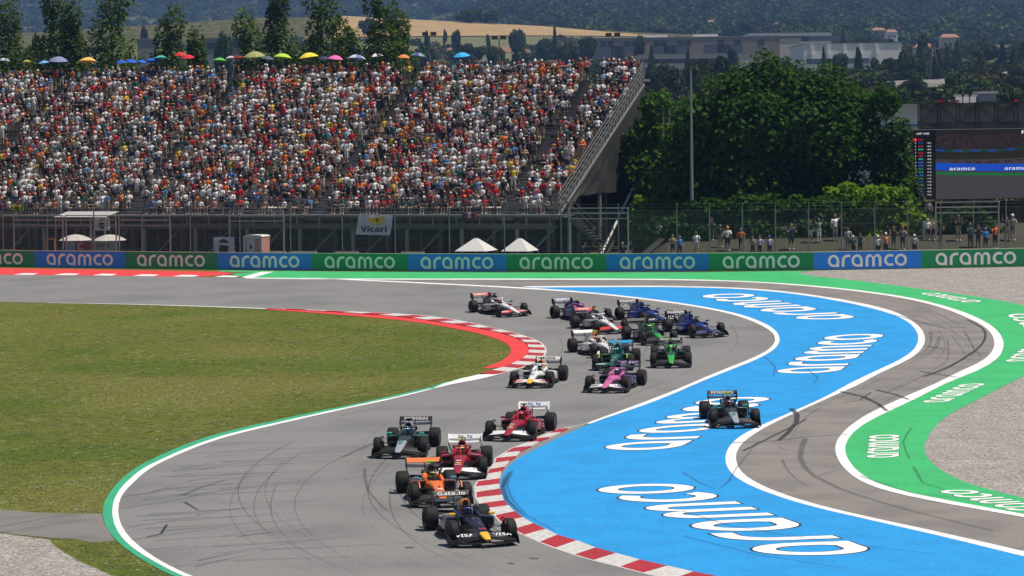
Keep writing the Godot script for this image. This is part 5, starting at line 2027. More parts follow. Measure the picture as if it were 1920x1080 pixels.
func lobes_round(mid: Vector3, rad: Vector3, count: int, r: RandomNumberGenerator) -> Array:
	var out := []
	for i in count:
		var d := Vector3(r.randf_range(-1, 1), r.randf_range(-0.9, 1), r.randf_range(-1, 1))
		d = d.normalized() * pow(r.randf(), 0.35)
		var k := r.randf_range(0.30, 0.50)
		out.append([mid + d * rad * 0.74, rad * k * Vector3(r.randf_range(0.85, 1.2), r.randf_range(0.75, 1.0), r.randf_range(0.85, 1.2))])
	return out

# the nearest landmark to a line of sight, in words
func landmark(x: float, z: float) -> String:
	var list := []
	var sb := stand_basis()
	for p in PARASOLS:
		var at := STAND_AT + sb * in_stand(p[0], p[1], 20.6)
		list.append([at.x / -at.z, "beyond the %s umbrella" % p[3]])
	for q in [[WAREHOUSE, 0.25, "by the shuttered part of the brown warehouse"], [WAREHOUSE, 0.75, "by the far part of the brown warehouse"], [LOW_OFFICE, 0.5, "by the low beige office"], [WHITE_HALL, 0.6, "by the white hall"], [STEPPED_HALL, 0.3, "by the windowed part of the stepped hall"], [STEPPED_HALL, 0.9, "by the blank wall of the stepped hall"]]:
		list.append([lerpf(q[0][0], q[0][1], q[1]) / q[0][4], q[2]])
	list.append([119.0 / 900.0, "by the lattice pylon"])
	list.append([BRIDGE[6] / -BRIDGE[8], "by the road bridge"])
	list.append([BRIDGE[15] / -BRIDGE[17], "by the road ramp"])
	list.append([(ROOF_PLANT[0] + ROOF_PLANT[1]) / 2.0 / ROOF_PLANT[4], "beyond the rooftop plant room"])
	list.append([13.36 / 236.0, "beyond the tall lamp post"])
	list.append([0.158, "beyond the far end of the netted truss"])
	var best := ""
	var near := 1e9
	for e in list:
		if absf(e[0] - x / -z) < near:
			near = absf(e[0] - x / -z)
			best = e[1]
	return best

func poplar_label(q: Array) -> String:
	var sb := stand_basis()
	var best := ""
	var near := 1e9
	for p in PARASOLS:
		var at := STAND_AT + sb * in_stand(p[0], p[1], 20.6)
		var gap := absf(at.x / at.z - q[0] / -q[3])
		if gap < near:
			near = gap
			best = p[3]
	return "%s poplar rising behind the %s umbrella and the stand" % ["tall" if q[1] > 24.0 else "shorter", best]

func build_trees() -> void:
	var r := RandomNumberGenerator.new()
	r.seed = 7
	var dark := Color(0.036, 0.088, 0.012)
	var mid := Color(0.052, 0.115, 0.014)
	var bright := Color(0.12, 0.225, 0.014)
	# broadleaf trees beside the stand: [x, ground, z, crown centre height, radii, lobes, leaves, colour, label]
	for q in [
		[18.4, 1.9, -233.0, 8.8, Vector3(6.6, 6.6, 4.0), 28, 15000, dark, "tallest dark broadleaf tree behind the fence between lamp post and video screen"],
		[13.6, 1.9, -236.0, 7.6, Vector3(3.8, 5.6, 3.4), 16, 8500, mid, "green broadleaf tree directly behind the tall lamp post"],
		[24.2, 1.9, -235.0, 8.6, Vector3(4.4, 5.6, 3.6), 18, 9500, dark, "dark broadleaf tree between the tallest tree and the video screen"],
		[27.9, 1.9, -233.0, 6.6, Vector3(2.7, 5.0, 2.6), 12, 6000, dark, "small dark broadleaf tree against the edge of the video screen"],
		[25.9, 1.9, -227.5, 4.2, Vector3(4.2, 2.9, 2.0), 16, 7000, bright, "bright yellow green bushy tree below the dark trees beside the screen"],
		[11.0, 2.2, -246.0, 7.0, Vector3(2.9, 5.6, 2.6), 13, 6500, Color(0.058, 0.125, 0.014), "slim mid green tree next to the end of the grandstand"],
		[10.4, 1.9, -237.0, 3.6, Vector3(1.7, 3.2, 1.4), 9, 3600, bright, "fresh green bushy tree at the foot of the grandstand end"],
		[15.5, 1.9, -226.0, 3.8, Vector3(5.0, 2.3, 1.4), 16, 6500, dark, "low dark undergrowth tree below the tallest broadleaf tree"],
		[21.4, 1.9, -226.5, 3.8, Vector3(3.6, 2.4, 1.4), 13, 5500, dark, "low dark tree filling the gap beside the bright bushy tree"],
		[31.5, 1.9, -228.5, 3.0, Vector3(3.6, 1.8, 1.3), 10, 4500, dark, "low dark shrubby tree in front of the screen supports"],
		[20.5, 2.2, -247.0, 5.4, Vector3(8.5, 4.6, 2.6), 18, 7000, dark, "dark wide tree filling the shade behind the tallest tree"],
		[36.5, 2.2, -256.0, 4.6, Vector3(5.0, 3.4, 3.0), 9, 4000, dark, "dark broadleaf tree standing behind the video screen"]]:
		var lb := lobes_round(Vector3(0, q[3] - 0.8, 0), q[4], q[5], r)
		if q[8].begins_with("tallest"):
			for e in [[0.1, 14.6, 1.1], [0.6, 13.6, 1.7], [1.8, 12.9, 2.0], [-1.2, 12.4, 2.0], [-3.2, 12.4, 1.7], [-1.7, 13.2, 1.5], [4.6, 13.2, 1.7], [3.2, 12.6, 1.6], [-4.8, 10.6, 1.8], [5.6, 12.0, 1.6]]:
				lb.append([Vector3(e[0], e[1], 0.0), Vector3(e[2], e[2] * 0.85, e[2])])
		if q[8].begins_with("small dark"):
			lb.append([Vector3(-0.6, 11.7, 0.0), Vector3(1.3, 1.1, 1.3)])
		if q[8].begins_with("slim"):
			lb.append([Vector3(0.2, 11.2, 0.0), Vector3(1.4, 1.2, 1.4)])
		tree("broadleaf_tree", q[8], Vector3(q[0], q[1] - 0.4, q[2]), lb, q[6], 0.46, q[7], q[3], 0.24, r)
	# a bare dead tree in front of the slim one
	var dead := thing("bare_tree", "leafless grey tree with thin upright branches beside the grandstand end", "tree", Vector3(11.9, 1.8, -239.0))
	for k in 9:
		var g := Geo.new()
		var a := r.randf_range(-0.9, 0.9)
		g.tube([Vector3(0, 2.0, 0), Vector3(a * 0.9, 6.0 + r.randf() * 1.5, r.randf_range(-0.5, 0.5)), Vector3(a * 1.6, 9.0 + r.randf() * 3.4, r.randf_range(-0.8, 0.8))], 0.07, 0.015, 6)
		put("branch", g, mat("dead_wood", Color(0.30, 0.26, 0.22), 0.9), dead)
	var tg := Geo.new()
	tg.tube([Vector3(0, 0, 0), Vector3(0.05, 2.3, 0)], 0.14, 0.09, 8)
	put("trunk", tg, mats.dead_wood, dead)
	# poplars behind the stand: [x, top height, radius, depth]
	var pop := Color(0.068, 0.112, 0.022)
	for q in [[-49.5, 24.5, 2.0, 318.0], [-45.6, 27.0, 2.0, 322.0], [-43.2, 24.2, 1.4, 316.0], [-39.6, 27.0, 2.4, 320.0], [-33.6, 23.6, 1.6, 318.0], [-31.9, 21.6, 1.5, 324.0], [-26.6, 23.5, 1.9, 330.0], [-23.4, 26.5, 1.7, 322.0], [-21.0, 20.0, 2.0, 326.0], [-18.6, 26.0, 2.2, 318.0], [-16.4, 22.6, 1.6, 324.0], [-12.8, 26.5, 1.9, 318.0], [-10.7, 23.0, 1.5, 320.0]]:
		var base := 2.6
		var lb := []
		var n := 11
		for i in n:
			var f := (i + 0.5) / n
			var y: float = lerpf(5.0, q[1] - base - 1.0, f)
			var w: float = q[2] * 1.2 * (0.55 + 0.75 * sin(clampf(f * 1.15 + 0.12, 0.0, 1.0) * PI)) * 1.05
			lb.append([Vector3(r.randf_range(-0.5, 0.5) * q[2] * (0.4 + f * 0.5), y, r.randf_range(-0.5, 0.5)), Vector3(w, (q[1] - base) / n * 1.05, w)])
		tree("poplar_tree", poplar_label(q), Vector3(q[0], base, -q[3]), lb, 8500, 0.40, pop * r.randf_range(0.85, 1.2), q[1] - base - 2.0, 0.2, r, "poplars behind the grandstand")

# ------------------------------------------------------------------ far background

func far_crown(seed_: int, kind: int, leaves: int) -> ArrayMesh:
	var key := "far_crown_%d_%d" % [seed_, kind]
	if shapes.has(key):
		return shapes[key]
	var r := RandomNumberGenerator.new()
	r.seed = seed_
	var g := Geo.new()
	g.use_col = true
	var lb := []
	if kind == 1:
		for i in 7:
			var f := (i + 0.5) / 7.0
			lb.append([Vector3(r.randf_range(-0.08, 0.08), 0.14 + f * 0.80, r.randf_range(-0.08, 0.08)), Vector3(0.55 * (1.05 - f * 0.75), 0.16, 0.55 * (1.05 - f * 0.75)) * Vector3(1.5, 1, 1.5)])
	else:
		for i in 9:
			var d := Vector3(r.randf_range(-1, 1), r.randf_range(-0.7, 1.0), r.randf_range(-1, 1)).normalized() * pow(r.randf(), 0.4)
			lb.append([Vector3(d.x * 0.62, 0.56 + d.y * 0.26, d.z * 0.62), Vector3(0.42, 0.20, 0.42) * r.randf_range(0.75, 1.15)])
	leaf_mesh(g, lb, leaves, 0.17, Color(0.045, 0.070, 0.022), r, 0.4)
	shapes[key] = g.mesh()
	return shapes[key]

func build_far() -> void:
	var r := RandomNumberGenerator.new()
	r.seed = 31
	# the wooded hillside reads as one mass
	var mm := MultiMesh.new()
	mm.transform_format = MultiMesh.TRANSFORM_3D
	mm.use_colors = true
	var g := Geo.new()
	g.use_col = true
	leaf_mesh(g, [[Vector3(0, 0.45, 0), Vector3(0.85, 0.5, 0.85)], [Vector3(0.45, 0.5, 0.2), Vector3(0.5, 0.4, 0.5)], [Vector3(-0.4, 0.55, -0.2), Vector3(0.5, 0.42, 0.5)], [Vector3(0.0, 0.7, 0.3), Vector3(0.45, 0.35, 0.45)]], 130, 0.42, Color(0.75, 0.75, 0.75), r, 0.75)
	mm.mesh = g.mesh()
	var where := []
	var d := 1990.0
	while d < 5600.0:
		var x := -0.21 * d
		var step := 11.0 + (d - 1990.0) * 0.003
		while x < 0.21 * d:
			var px := x + r.randf_range(-0.5, 0.5) * step
			var pd := d + r.randf_range(-0.5, 0.5) * step
			var clear := hill_noise.get_noise_2d(px * 2.2 + 900.0, pd * 2.2)
			if clear < 0.26 and not (px < 130.0 and pd < 2060.0):
				where.append([px, pd])
			x += step
		d += step * 1.15
	mm.instance_count = where.size()
	for i in where.size():
		var s := r.randf_range(4.8, 9.5)
		var t := Transform3D(Basis(Vector3.UP, r.randf() * TAU).scaled(Vector3(s, s * r.randf_range(0.95, 1.35), s)), Vector3(where[i][0], terrain(where[i][0], where[i][1]) - 0.6, -where[i][1]))
		mm.set_instance_transform(i, t)
		var tint := Color(0.070, 0.115, 0.028) * r.randf_range(0.4, 1.6)
		if r.randf() < 0.12:
			tint = Color(0.075, 0.072, 0.045)
		mm.set_instance_color(i, tint)
	var forest := MultiMeshInstance3D.new()
	forest.multimesh = mm
	leafy("forest_leaves", 0.5).specular_mode = BaseMaterial3D.SPECULAR_DISABLED
	forest.material_override = leafy("forest_leaves", 0.5)
	forest.name = numbered("forest")
	add_child(forest)
	tag(forest, "dense dark green wood covering the distant hillside", "forest", "", "stuff")
	# hedges and scrub on the slopes in between
	var sm := MultiMesh.new()
	sm.transform_format = MultiMesh.TRANSFORM_3D
	sm.use_colors = true
	sm.mesh = g.mesh()
	where = []
	for k in 9000:
		var pd := 420.0 + 1560.0 * pow(r.randf(), 0.9)
		var px := r.randf_range(-0.2, 0.2) * pd
		if pd > 1690.0 and px < 105.0:
			continue
		if hill_noise.get_noise_2d(px * 5.0, pd * 1.4 + 300.0) + (0.12 if pd < 1450.0 else -0.03) < 0.02:
			continue
		var blocked := false
		for q in [WAREHOUSE, LOW_OFFICE, STEPPED_HALL, WHITE_HALL]:
			if px > q[0] * pd / q[4] - 5.0 and px < q[1] * pd / q[4] + 5.0 and pd > q[4] - 90.0 and pd < q[4] + 70.0:
				blocked = true
		if not blocked:
			where.append([px, pd])
	sm.instance_count = where.size()
	for i in where.size():
		var s := r.randf_range(1.6, 3.6)
		sm.set_instance_transform(i, Transform3D(Basis(Vector3.UP, r.randf() * TAU).scaled(Vector3(s * 1.3, s * r.randf_range(0.8, 1.3), s * 1.3)), Vector3(where[i][0], terrain(where[i][0], where[i][1]) - 0.3, -where[i][1])))
		var tint := Color(0.045, 0.072, 0.020) * r.randf_range(0.7, 1.4)
		if r.randf() < 0.15:
			tint = Color(0.11, 0.10, 0.045)
		sm.set_instance_color(i, tint)
	var scrub := MultiMeshInstance3D.new()
	scrub.multimesh = sm
	scrub.material_override = leafy("forest_leaves", 0.5)
	scrub.name = numbered("undergrowth")
	add_child(scrub)
	tag(scrub, "green scrub and hedges scattered over the slopes before the hills", "undergrowth", "", "stuff")
	# trees one can tell apart
	var kinds := ["rounded tree", "conical tree", "slim tree"]
	var i2 := 0
	for q in DISTANT_TREES:
		var base := minf(q[1], terrain(q[0], q[4])) - 0.3
		var high: float = q[2] + (q[1] - base)
		var tint := i2 % 3
		var size := "small" if high < 7.0 else ("middling" if high < 12.0 else "big")
		var t := thing("distant_tree", "%s %s %s %s" % [size, ["dark green", "olive", "mid green"][tint], kinds[q[5]], landmark(q[0], -q[4])], "tree", Vector3(q[0], base, -q[4]), Basis(), "distant trees on the slopes")
		var fm := leafy("foliage_far_%d" % tint, 0.3)
		fm.albedo_color = [Color(0.80, 0.84, 0.80), Color(1.0, 0.96, 0.82), Color(0.95, 1.0, 0.9)][tint]
		var cr := put("crown", far_crown(40 + i2 % 4, q[5], 2600), fm, t)
		cr.scale = Vector3(q[3] * 1.25, high * 1.05, q[3] * 1.25)
		cr.rotation.y = i2 * 1.3
		var tg := Geo.new()
		tg.tube([Vector3(0, 0, 0), Vector3(0, high * 0.55, 0)], maxf(0.15, high * 0.022), 0.1, 6)
		put("trunk", tg, mats.bark, t)
		i2 += 1
	# buildings
	var brown := grained("brown_cladding", Color(0.30, 0.245, 0.21), 0.85, noise_tex(95, 0.03, [[0.2, grey(0.85)], [0.8, grey(1.05)]], 256, 3), 0.05)
	var pale := mat("pale_render", Color(0.58, 0.53, 0.47), 0.85)
	var white := mat("white_cladding", Color(0.88, 0.87, 0.85), 0.7)
	var dark := mat("dark_glazing", Color(0.03, 0.035, 0.045), 0.2)
	var slate := mat("slate_shutter", Color(0.10, 0.12, 0.16), 0.7)
	var t := block("warehouse", "long brown warehouse with small square windows and grey shutter doors", WAREHOUSE, 60.0, brown)
	openings(t, WAREHOUSE, "window", dark, [0.04, 0.08, 0.17, 0.21, 0.33, 0.37, 0.46, 0.50, 0.68, 0.77, 0.90], 0.72, 2.6, 2.4)
	openings(t, WAREHOUSE, "shutter_door", slate, [0.08, 0.15, 0.37, 0.44, 0.66, 0.73], 0.18, 11.0, 8.0)
	var rg := Geo.new()
	var wd: float = WAREHOUSE[1] - WAREHOUSE[0]
	var hh: float = WAREHOUSE[3] - WAREHOUSE[2]
	for q in [[0.33, 0.12], [0.60, 0.13]]:
		rg = Geo.new()
		rg.box(Vector3(wd * q[0] - wd / 2.0, hh + 0.6, -8.0), Vector3(wd * q[1], 1.4, 14.0))
		put("roof_panel", rg, white, t)
	block("warehouse_annex", "pale beige end block adjoining the long brown warehouse", WAREHOUSE_END, 60.0, pale)
	t = block("white_hall", "white flat roofed hall rising behind the brown warehouse", WHITE_HALL, 60.0, white)
	openings(t, WHITE_HALL, "window_band", slate, [0.25, 0.75], 0.55, 36.0, 2.4)
	t = block("low_office", "low beige office block with dark window bands below the brown warehouse", LOW_OFFICE, 40.0, pale)
	openings(t, LOW_OFFICE, "window_band", dark, [0.10, 0.22, 0.36, 0.52, 0.66, 0.80], 0.60, 7.0, 1.7)
	openings(t, LOW_OFFICE, "window", dark, [0.22, 0.7], 0.2, 2.5, 2.0)
	t = block("stepped_hall", "white stepped industrial hall with a blue grey window strip", STEPPED_HALL, 60.0, white)
	openings(t, STEPPED_HALL, "window_band", slate, [0.2, 0.5], 0.36, 12.0, 1.9)
	for k in 5:
		rg = Geo.new()
		rg.box(Vector3((STEPPED_HALL[1] - STEPPED_HALL[0]) * (k / 6.0 - 0.42), (STEPPED_HALL[3] - STEPPED_HALL[2]) * 0.8, 0.25), Vector3(0.8, (STEPPED_HALL[3] - STEPPED_HALL[2]) * 0.38, 0.5))
		put("pilaster", rg, white, t)
	block("small_shed", "small grey shed between the poplars behind the stand", HANGAR, 14.0, mat("grey_render", Color(0.30, 0.30, 0.31), 0.85))
	t = block("glazed_shed", "long low shed with a glazed front behind the poplars", SHED_GLASS, 14.0, mat("grey_render", Color(0.30, 0.30, 0.31), 0.85))
	openings(t, SHED_GLASS, "window_band", dark, [0.3, 0.7], 0.5, 5.0, 1.6)
	t = block("flat_roofed_shed", "big grey flat roofed industrial shed behind the video screen", ROOF_SHED, 40.0, mat("shed_wall", Color(0.66, 0.65, 0.64), 0.85))
	openings(t, ROOF_SHED, "wall_stripe", mat("stripe_blue", Color(0.06, 0.16, 0.30), 0.7), [0.5], 0.45, ROOF_SHED[1] - ROOF_SHED[0] - 0.4, 0.25)
	block("plant_room", "blue grey rooftop plant room with a white door", ROOF_PLANT, 3.0, mat("plant_blue", Color(0.10, 0.13, 0.18), 0.7), ROOF_SHED[3])
	for k in 3:
		var u := [ROOF_UNIT[0] + k * 0.75, ROOF_UNIT[0] + k * 0.75 + 0.6, ROOF_UNIT[2], ROOF_UNIT[3], ROOF_UNIT[4]]
		block("air_conditioner", "white boxy air conditioner on the flat industrial roof", u, 0.8, white, ROOF_SHED[3], "rooftop air conditioners")
	var ho := 0
	for q in HOUSES:
		var hs := thing("hillside_house", ["pale %s house on the wooded hill %s", "sand coloured %s villa in the hillside wood %s", "white %s house on the wooded hill %s"][ho % 3] % ["wide" if q[1] - q[0] > 9.5 else "narrow", landmark(q[0], -q[4])], "house", Vector3((q[0] + q[1]) / 2.0, minf(q[2], terrain(q[0], q[4])) - 0.5, -q[4] + 3.0), Basis(), "houses on the wooded hill")
		var wide: float = q[1] - q[0]
		var high: float = maxf(3.0, (q[3] - hs.position.y) * 0.75) + 3.0
		var hg := Geo.new()
		hg.box(Vector3(0, high / 2.0, -5.0), Vector3(wide, high, 9.0))
		put("wall", hg, [pale, mat("sand_render", Color(0.45, 0.33, 0.23), 0.9), white][ho % 3], hs)
		hg = Geo.new()
		hg.hexa([Vector3(-wide * 0.55, high, 0.2), Vector3(wide * 0.55, high, 0.2), Vector3(wide * 0.35, high + 1.6, -5.0), Vector3(-wide * 0.35, high + 1.6, -5.0), Vector3(-wide * 0.55, high, -10.2), Vector3(wide * 0.55, high, -10.2), Vector3(wide * 0.35, high + 1.7, -5.2), Vector3(-wide * 0.35, high + 1.7, -5.2)])
		put("roof", hg, mat("terracotta", Color(0.30, 0.16, 0.10), 0.9), hs)
		for k in 3:
			hg = Geo.new()
			hg.box(Vector3(wide * (k - 1) * 0.28, high * 0.62, -0.45), Vector3(wide * 0.12, 1.4, 0.2))
			put("window", hg, dark, hs)
		ho += 1
	# road bridge with its ramp
	var b := thing("road_bridge", "grey concrete road bridge and ramp beyond the dark trees", "bridge", Vector3.ZERO)
	var pale_concrete := mat("bridge_concrete", Color(0.36, 0.35, 0.33), 0.9)
	var pts3 := []
	for k in range(0, BRIDGE.size(), 3):
		pts3.append(Vector3(BRIDGE[k], BRIDGE[k + 1], BRIDGE[k + 2]))
	for k in pts3.size() - 1:
		var dg := Geo.new()
		dg.bar(pts3[k], pts3[k + 1], 9.0, 1.0)
		put("deck_span", dg, pale_concrete, b)
		dg = Geo.new()
		dg.bar(pts3[k] + Vector3(0, 0.9, 4.4), pts3[k + 1] + Vector3(0, 0.9, 4.4), 0.15, 0.9)
		put("parapet", dg, pale_concrete, b)
		dg = Geo.new()
		dg.box(Vector3(pts3[k].x, pts3[k].y - 4.0, pts3[k].z), Vector3(1.0, 7.0, 5.0))
		put("pier", dg, pale_concrete, b)
	# power pylon
	var pt := thing("power_pylon", "steel lattice power pylon standing beside the road bridge", "pylon", Vector3(119.0, 13.5, -900.0))
	var steel := mat("pylon_steel", Color(0.16, 0.16, 0.17), 0.6, 0.4)
	for sx in [-1.0, 1.0]:
		for sz in [-1.0, 1.0]:
			var pg := Geo.new()
			pg.bar(Vector3(sx * 1.9, 0, sz * 1.9), Vector3(sx * 0.35, 17.5, sz * 0.35), 0.22)
			put("leg", pg, steel, pt)
	for k in 9:
		var y0 := k * 1.95
		var w0 := lerpf(1.9, 0.35, y0 / 17.5)
		var w1 := lerpf(1.9, 0.35, (y0 + 1.95) / 17.5)
		var pg := Geo.new()
		for sz in [-1.0, 1.0]:
			pg.bar(Vector3(-w0, y0, sz * w0), Vector3(w1, y0 + 1.95, sz * w1), 0.10)
			pg.bar(Vector3(w0, y0, sz * w0), Vector3(-w1, y0 + 1.95, sz * w1), 0.10)
		put("lattice", pg, steel, pt)
	for y in [13.5, 16.5]:
		var pg := Geo.new()
		pg.bar(Vector3(-3.0, y, 0), Vector3(3.0, y, 0), 0.18)
		put("cross_arm", pg, steel, pt)

func block(called: String, label: String, q: Array, deep: float, m: Material, on := -1.0, group := "") -> Node3D:
	var base: float = on if on > 0.0 else minf(q[2], terrain((q[0] + q[1]) / 2.0, q[4])) - 0.5
	var t := thing(called, label, "building" if deep > 5.0 else "roof unit", Vector3((q[0] + q[1]) / 2.0, q[2], -q[4]), Basis(), group)
	var g := Geo.new()
	var low: float = base - q[2]
	var high: float = q[3] - q[2]
	g.box(Vector3(0, (low + high) / 2.0, -deep / 2.0), Vector3(q[1] - q[0], high - low, deep))
	put("wall", g, m, t)
	g = Geo.new()
	g.box(Vector3(0, high + 0.12, -deep / 2.0), Vector3(q[1] - q[0] + 0.4, 0.24, deep + 0.4))
	put("roof", g, mat("roof_felt", Color(0.34, 0.335, 0.33), 0.9), t)
	return t

func openings(t: Node, q: Array, called: String, m: Material, at: Array, level: float, wide: float, high: float) -> void:
	for f in at:
		var g := Geo.new()
		g.box(Vector3((q[1] - q[0]) * (f - 0.5), (q[3] - q[2]) * level, 0.0), Vector3(wide, high, 0.3))
		put(called, g, m, t)

# ------------------------------------------------------------------ smaller things round the stand

func canopy(t: Node, radius: float, rise: float, m: Material, m2: Material, at := Vector3.ZERO) -> void:
	for k in 8:
		var g := Geo.new()
		var a0 := TAU * k / 8.0
		var a1 := TAU * (k + 1) / 8.0
		var rows := []
		for j in 5:
			var f := j / 4.0
			var rr := radius * f
			var y := rise * (1.0 - f * f)
			rows.append([at + Vector3(cos(a0) * rr, y, sin(a0) * rr), at + Vector3(cos(a1) * rr, y, sin(a1) * rr)])
		for j in 4:
			var off := Vector3(0, -0.012, 0)
			g.quad(rows[j][0], rows[j][1], rows[j + 1][1], rows[j + 1][0])
			g.quad(rows[j][0] + off, rows[j + 1][0] + off, rows[j + 1][1] + off, rows[j][1] + off)
		put("panel", g, m if k % 2 == 0 else m2, t)
	var g2 := Geo.new()
	g2.tube([at + Vector3(0, rise + 0.08, 0), at + Vector3(0, -1.0, 0)], 0.012, 0.012, 6)
	put("shaft", g2, mats.galvanised_steel, t)

func build_details() -> void:
	var sb := stand_basis()
	var steel: Material = mats.galvanised_steel
	for q in PARASOLS:
		var t := thing("umbrella", "open %s umbrella held above the top row of the grandstand" % q[3], "umbrella", STAND_AT + sb * in_stand(q[0], q[1] - 0.10, 20.6), sb * Basis.from_euler(Vector3(0.12, q[0], 0.06)))
		var m := mat("umbrella_" + q[3], q[4], 0.8)
		var m2 := m
		if "striped" in q[3] or " and " in q[3]:
			m2 = mat("umbrella_alt_" + q[3], {"green and purple": Color(0.10, 0.04, 0.4), "black and white": Color(0.01, 0.01, 0.01), "olive and yellow": Color(0.6, 0.5, 0.05)}.get(q[3], Color(0.12, 0.18, 0.4)), 0.8)
		canopy(t, q[2] * 1.12, q[2] * 0.5, m, m2)
	# tall lamp post
	var lp := thing("lamp_post", "tall plain grey lamp post rising behind the fence by the trees", "lamp post", Vector3(12.80, 1.7, -226.0))
	var g := Geo.new()
	g.tube([Vector3(0, 0, 0), Vector3(0, 14.0, 0)], 0.13, 0.07, 12)
	put("pole", g, steel, lp)
	g = Geo.new()
	g.box(Vector3(0, 14.05, 0), Vector3(0.5, 0.08, 0.3))
	put("head", g, mats.dark_steel, lp)
	for q in [[-0.8, 18.8, -262.0], [-6.8, 19.5, -275.0], [8.5, 18.9, -262.0]]:
		var f := thing("floodlight_mast", "slim mast with boxy floodlights behind the stand %s" % landmark(q[0], q[2]), "floodlight", Vector3(q[0], 2.2, q[2]), Basis(), "floodlight masts behind the stand")
		g = Geo.new()
		g.tube([Vector3.ZERO, Vector3(0, q[1] - 2.3, 0)], 0.09, 0.05, 8)
		put("pole", g, steel, f)
		for s in [-0.35, 0.35]:
			g = Geo.new()
			g.box(Vector3(s, q[1] - 2.2, 0.1), Vector3(0.5, 0.32, 0.25))
			put("lamp_head", g, mats.dark_steel, f)
	build_screen()
	build_yard(sb)
	# sheet banners on the front rail
	var cloth := mat("banner_cloth", Color(0.66, 0.66, 0.72), 0.9)
	var ink := mat("banner_ink", Color(0.012, 0.012, 0.015), 0.9)
	var b := thing("hand_painted_banner", "white hand painted cloth banner with a yellow shape hung below the stand rail", "banner", STAND_AT + sb * in_stand(-10.8, DECK, -0.3), sb)
	rippled(b, "cloth", [Vector3(-1.25, 0.0, 0), Vector3(1.55, 0.0, 0), Vector3(1.25, -1.5, 0), Vector3(-1.55, -1.45, 0)], cloth)
	g = slab(PackedVector2Array([Vector2(-0.55, -0.25), Vector2(0.95, -0.10), Vector2(0.45, -0.75), Vector2(0.15, -0.72), Vector2(-0.1, -0.55), Vector2(-0.35, -0.50)]), func(e: Vector2, s: float) -> Vector3: return Vector3(e.x, e.y, 0.09 + s * 0.01))
	put("yellow_shape", g, mat("banner_yellow", Color(0.85, 0.58, 0.02), 0.9), b)
	g = slab(PackedVector2Array([Vector2(0.22, -0.52), Vector2(0.20, -0.34), Vector2(0.12, -0.30), Vector2(0.22, -0.22), Vector2(0.30, -0.30), Vector2(0.40, -0.28), Vector2(0.34, -0.40), Vector2(0.42, -0.54), Vector2(0.32, -0.46)]), func(e: Vector2, s: float) -> Vector3: return Vector3(e.x, e.y, 0.115 + s * 0.008))
	put("horse_emblem", g, ink, b)
	words(b, "Vicari", 0.42, Vector3(0.0, -1.05, 0.09), Basis(), ink, "lettering", 2.1)
	for q in [[-21.92, 2.15, -3.0, 1.75, 1.5], [-32.0, 4.15, -3.4, 1.35, 1.0]]:
		var fl := thing("head_flag", "white flag with a banded dark head in profile hung %s" % ("beside the portable toilet" if q[3] > 1.5 else "on the marshal hut"), "flag", STAND_AT + sb * in_stand(q[0], q[1], q[2]), sb)
		rippled(fl, "cloth", [Vector3(-q[3] / 2.0, q[4], 0), Vector3(q[3] / 2.0, q[4], 0), Vector3(q[3] / 2.0, 0, 0), Vector3(-q[3] / 2.0, 0, 0)], cloth)
		var k: float = q[4] / 1.55
		g = slab(PackedVector2Array([Vector2(-0.30, 0.85), Vector2(-0.40, 1.05), Vector2(-0.28, 1.32), Vector2(0.0, 1.42), Vector2(0.30, 1.34), Vector2(0.42, 1.10), Vector2(0.40, 0.80), Vector2(0.30, 0.55), Vector2(0.34, 0.25), Vector2(0.05, 0.12), Vector2(-0.12, 0.32), Vector2(-0.34, 0.34), Vector2(-0.36, 0.55), Vector2(-0.44, 0.66)]), func(e: Vector2, s: float) -> Vector3: return Vector3(e.x * k, e.y * k, 0.08 + s * 0.008))
		put("head_print", g, ink, fl)
		g = slab(PackedVector2Array([Vector2(-0.40, 0.98), Vector2(0.44, 0.90), Vector2(0.44, 1.08), Vector2(-0.38, 1.12)]), func(e: Vector2, s: float) -> Vector3: return Vector3(e.x * k, e.y * k, 0.10 + s * 0.008))
		put("band_print", g, cloth, fl)
	# flags tied to the rail
	for q in [[-3.2, 0.0, 1.15, "crumpled red, white and blue flag hung over the stand rail", [Color(0.02, 0.04, 0.22), Color(0.5, 0.02, 0.04), Color(0.6, 0.6, 0.65)]], [-42.9, 0.7, 0.9, "dark blue and red flag tied at the end of the front rail", [Color(0.02, 0.03, 0.2), Color(0.5, 0.02, 0.04), Color(0.6, 0.6, 0.65)]], [-41.2, 0.6, 1.0, "yellow, green and red flag draped over the front rail", [Color(0.75, 0.60, 0.02), Color(0.12, 0.42, 0.03), Color(0.55, 0.02, 0.03)]]]:
		var fl := thing("rail_flag", q[3], "flag", STAND_AT + sb * in_stand(q[0], DECK + q[1], -0.12), sb)
		for k in 5:
			var m := mat("flag_%s_%d" % [q[3].left(6), k % 3], q[4][k % 3], 0.9)
			rippled(fl, "stripe", [Vector3(-q[2] / 2.0 + k * q[2] / 5.0, 0.22 - k * 0.03, 0.01 * k), Vector3(-q[2] / 2.0 + (k + 1) * q[2] / 5.0, 0.20 + k * 0.02, 0.01 * k), Vector3(-q[2] / 2.0 + (k + 1) * q[2] / 5.0, -0.22 - (k % 2) * 0.08, 0.01 * k), Vector3(-q[2] / 2.0 + k * q[2] / 5.0, -0.25, 0.01 * k)], m)

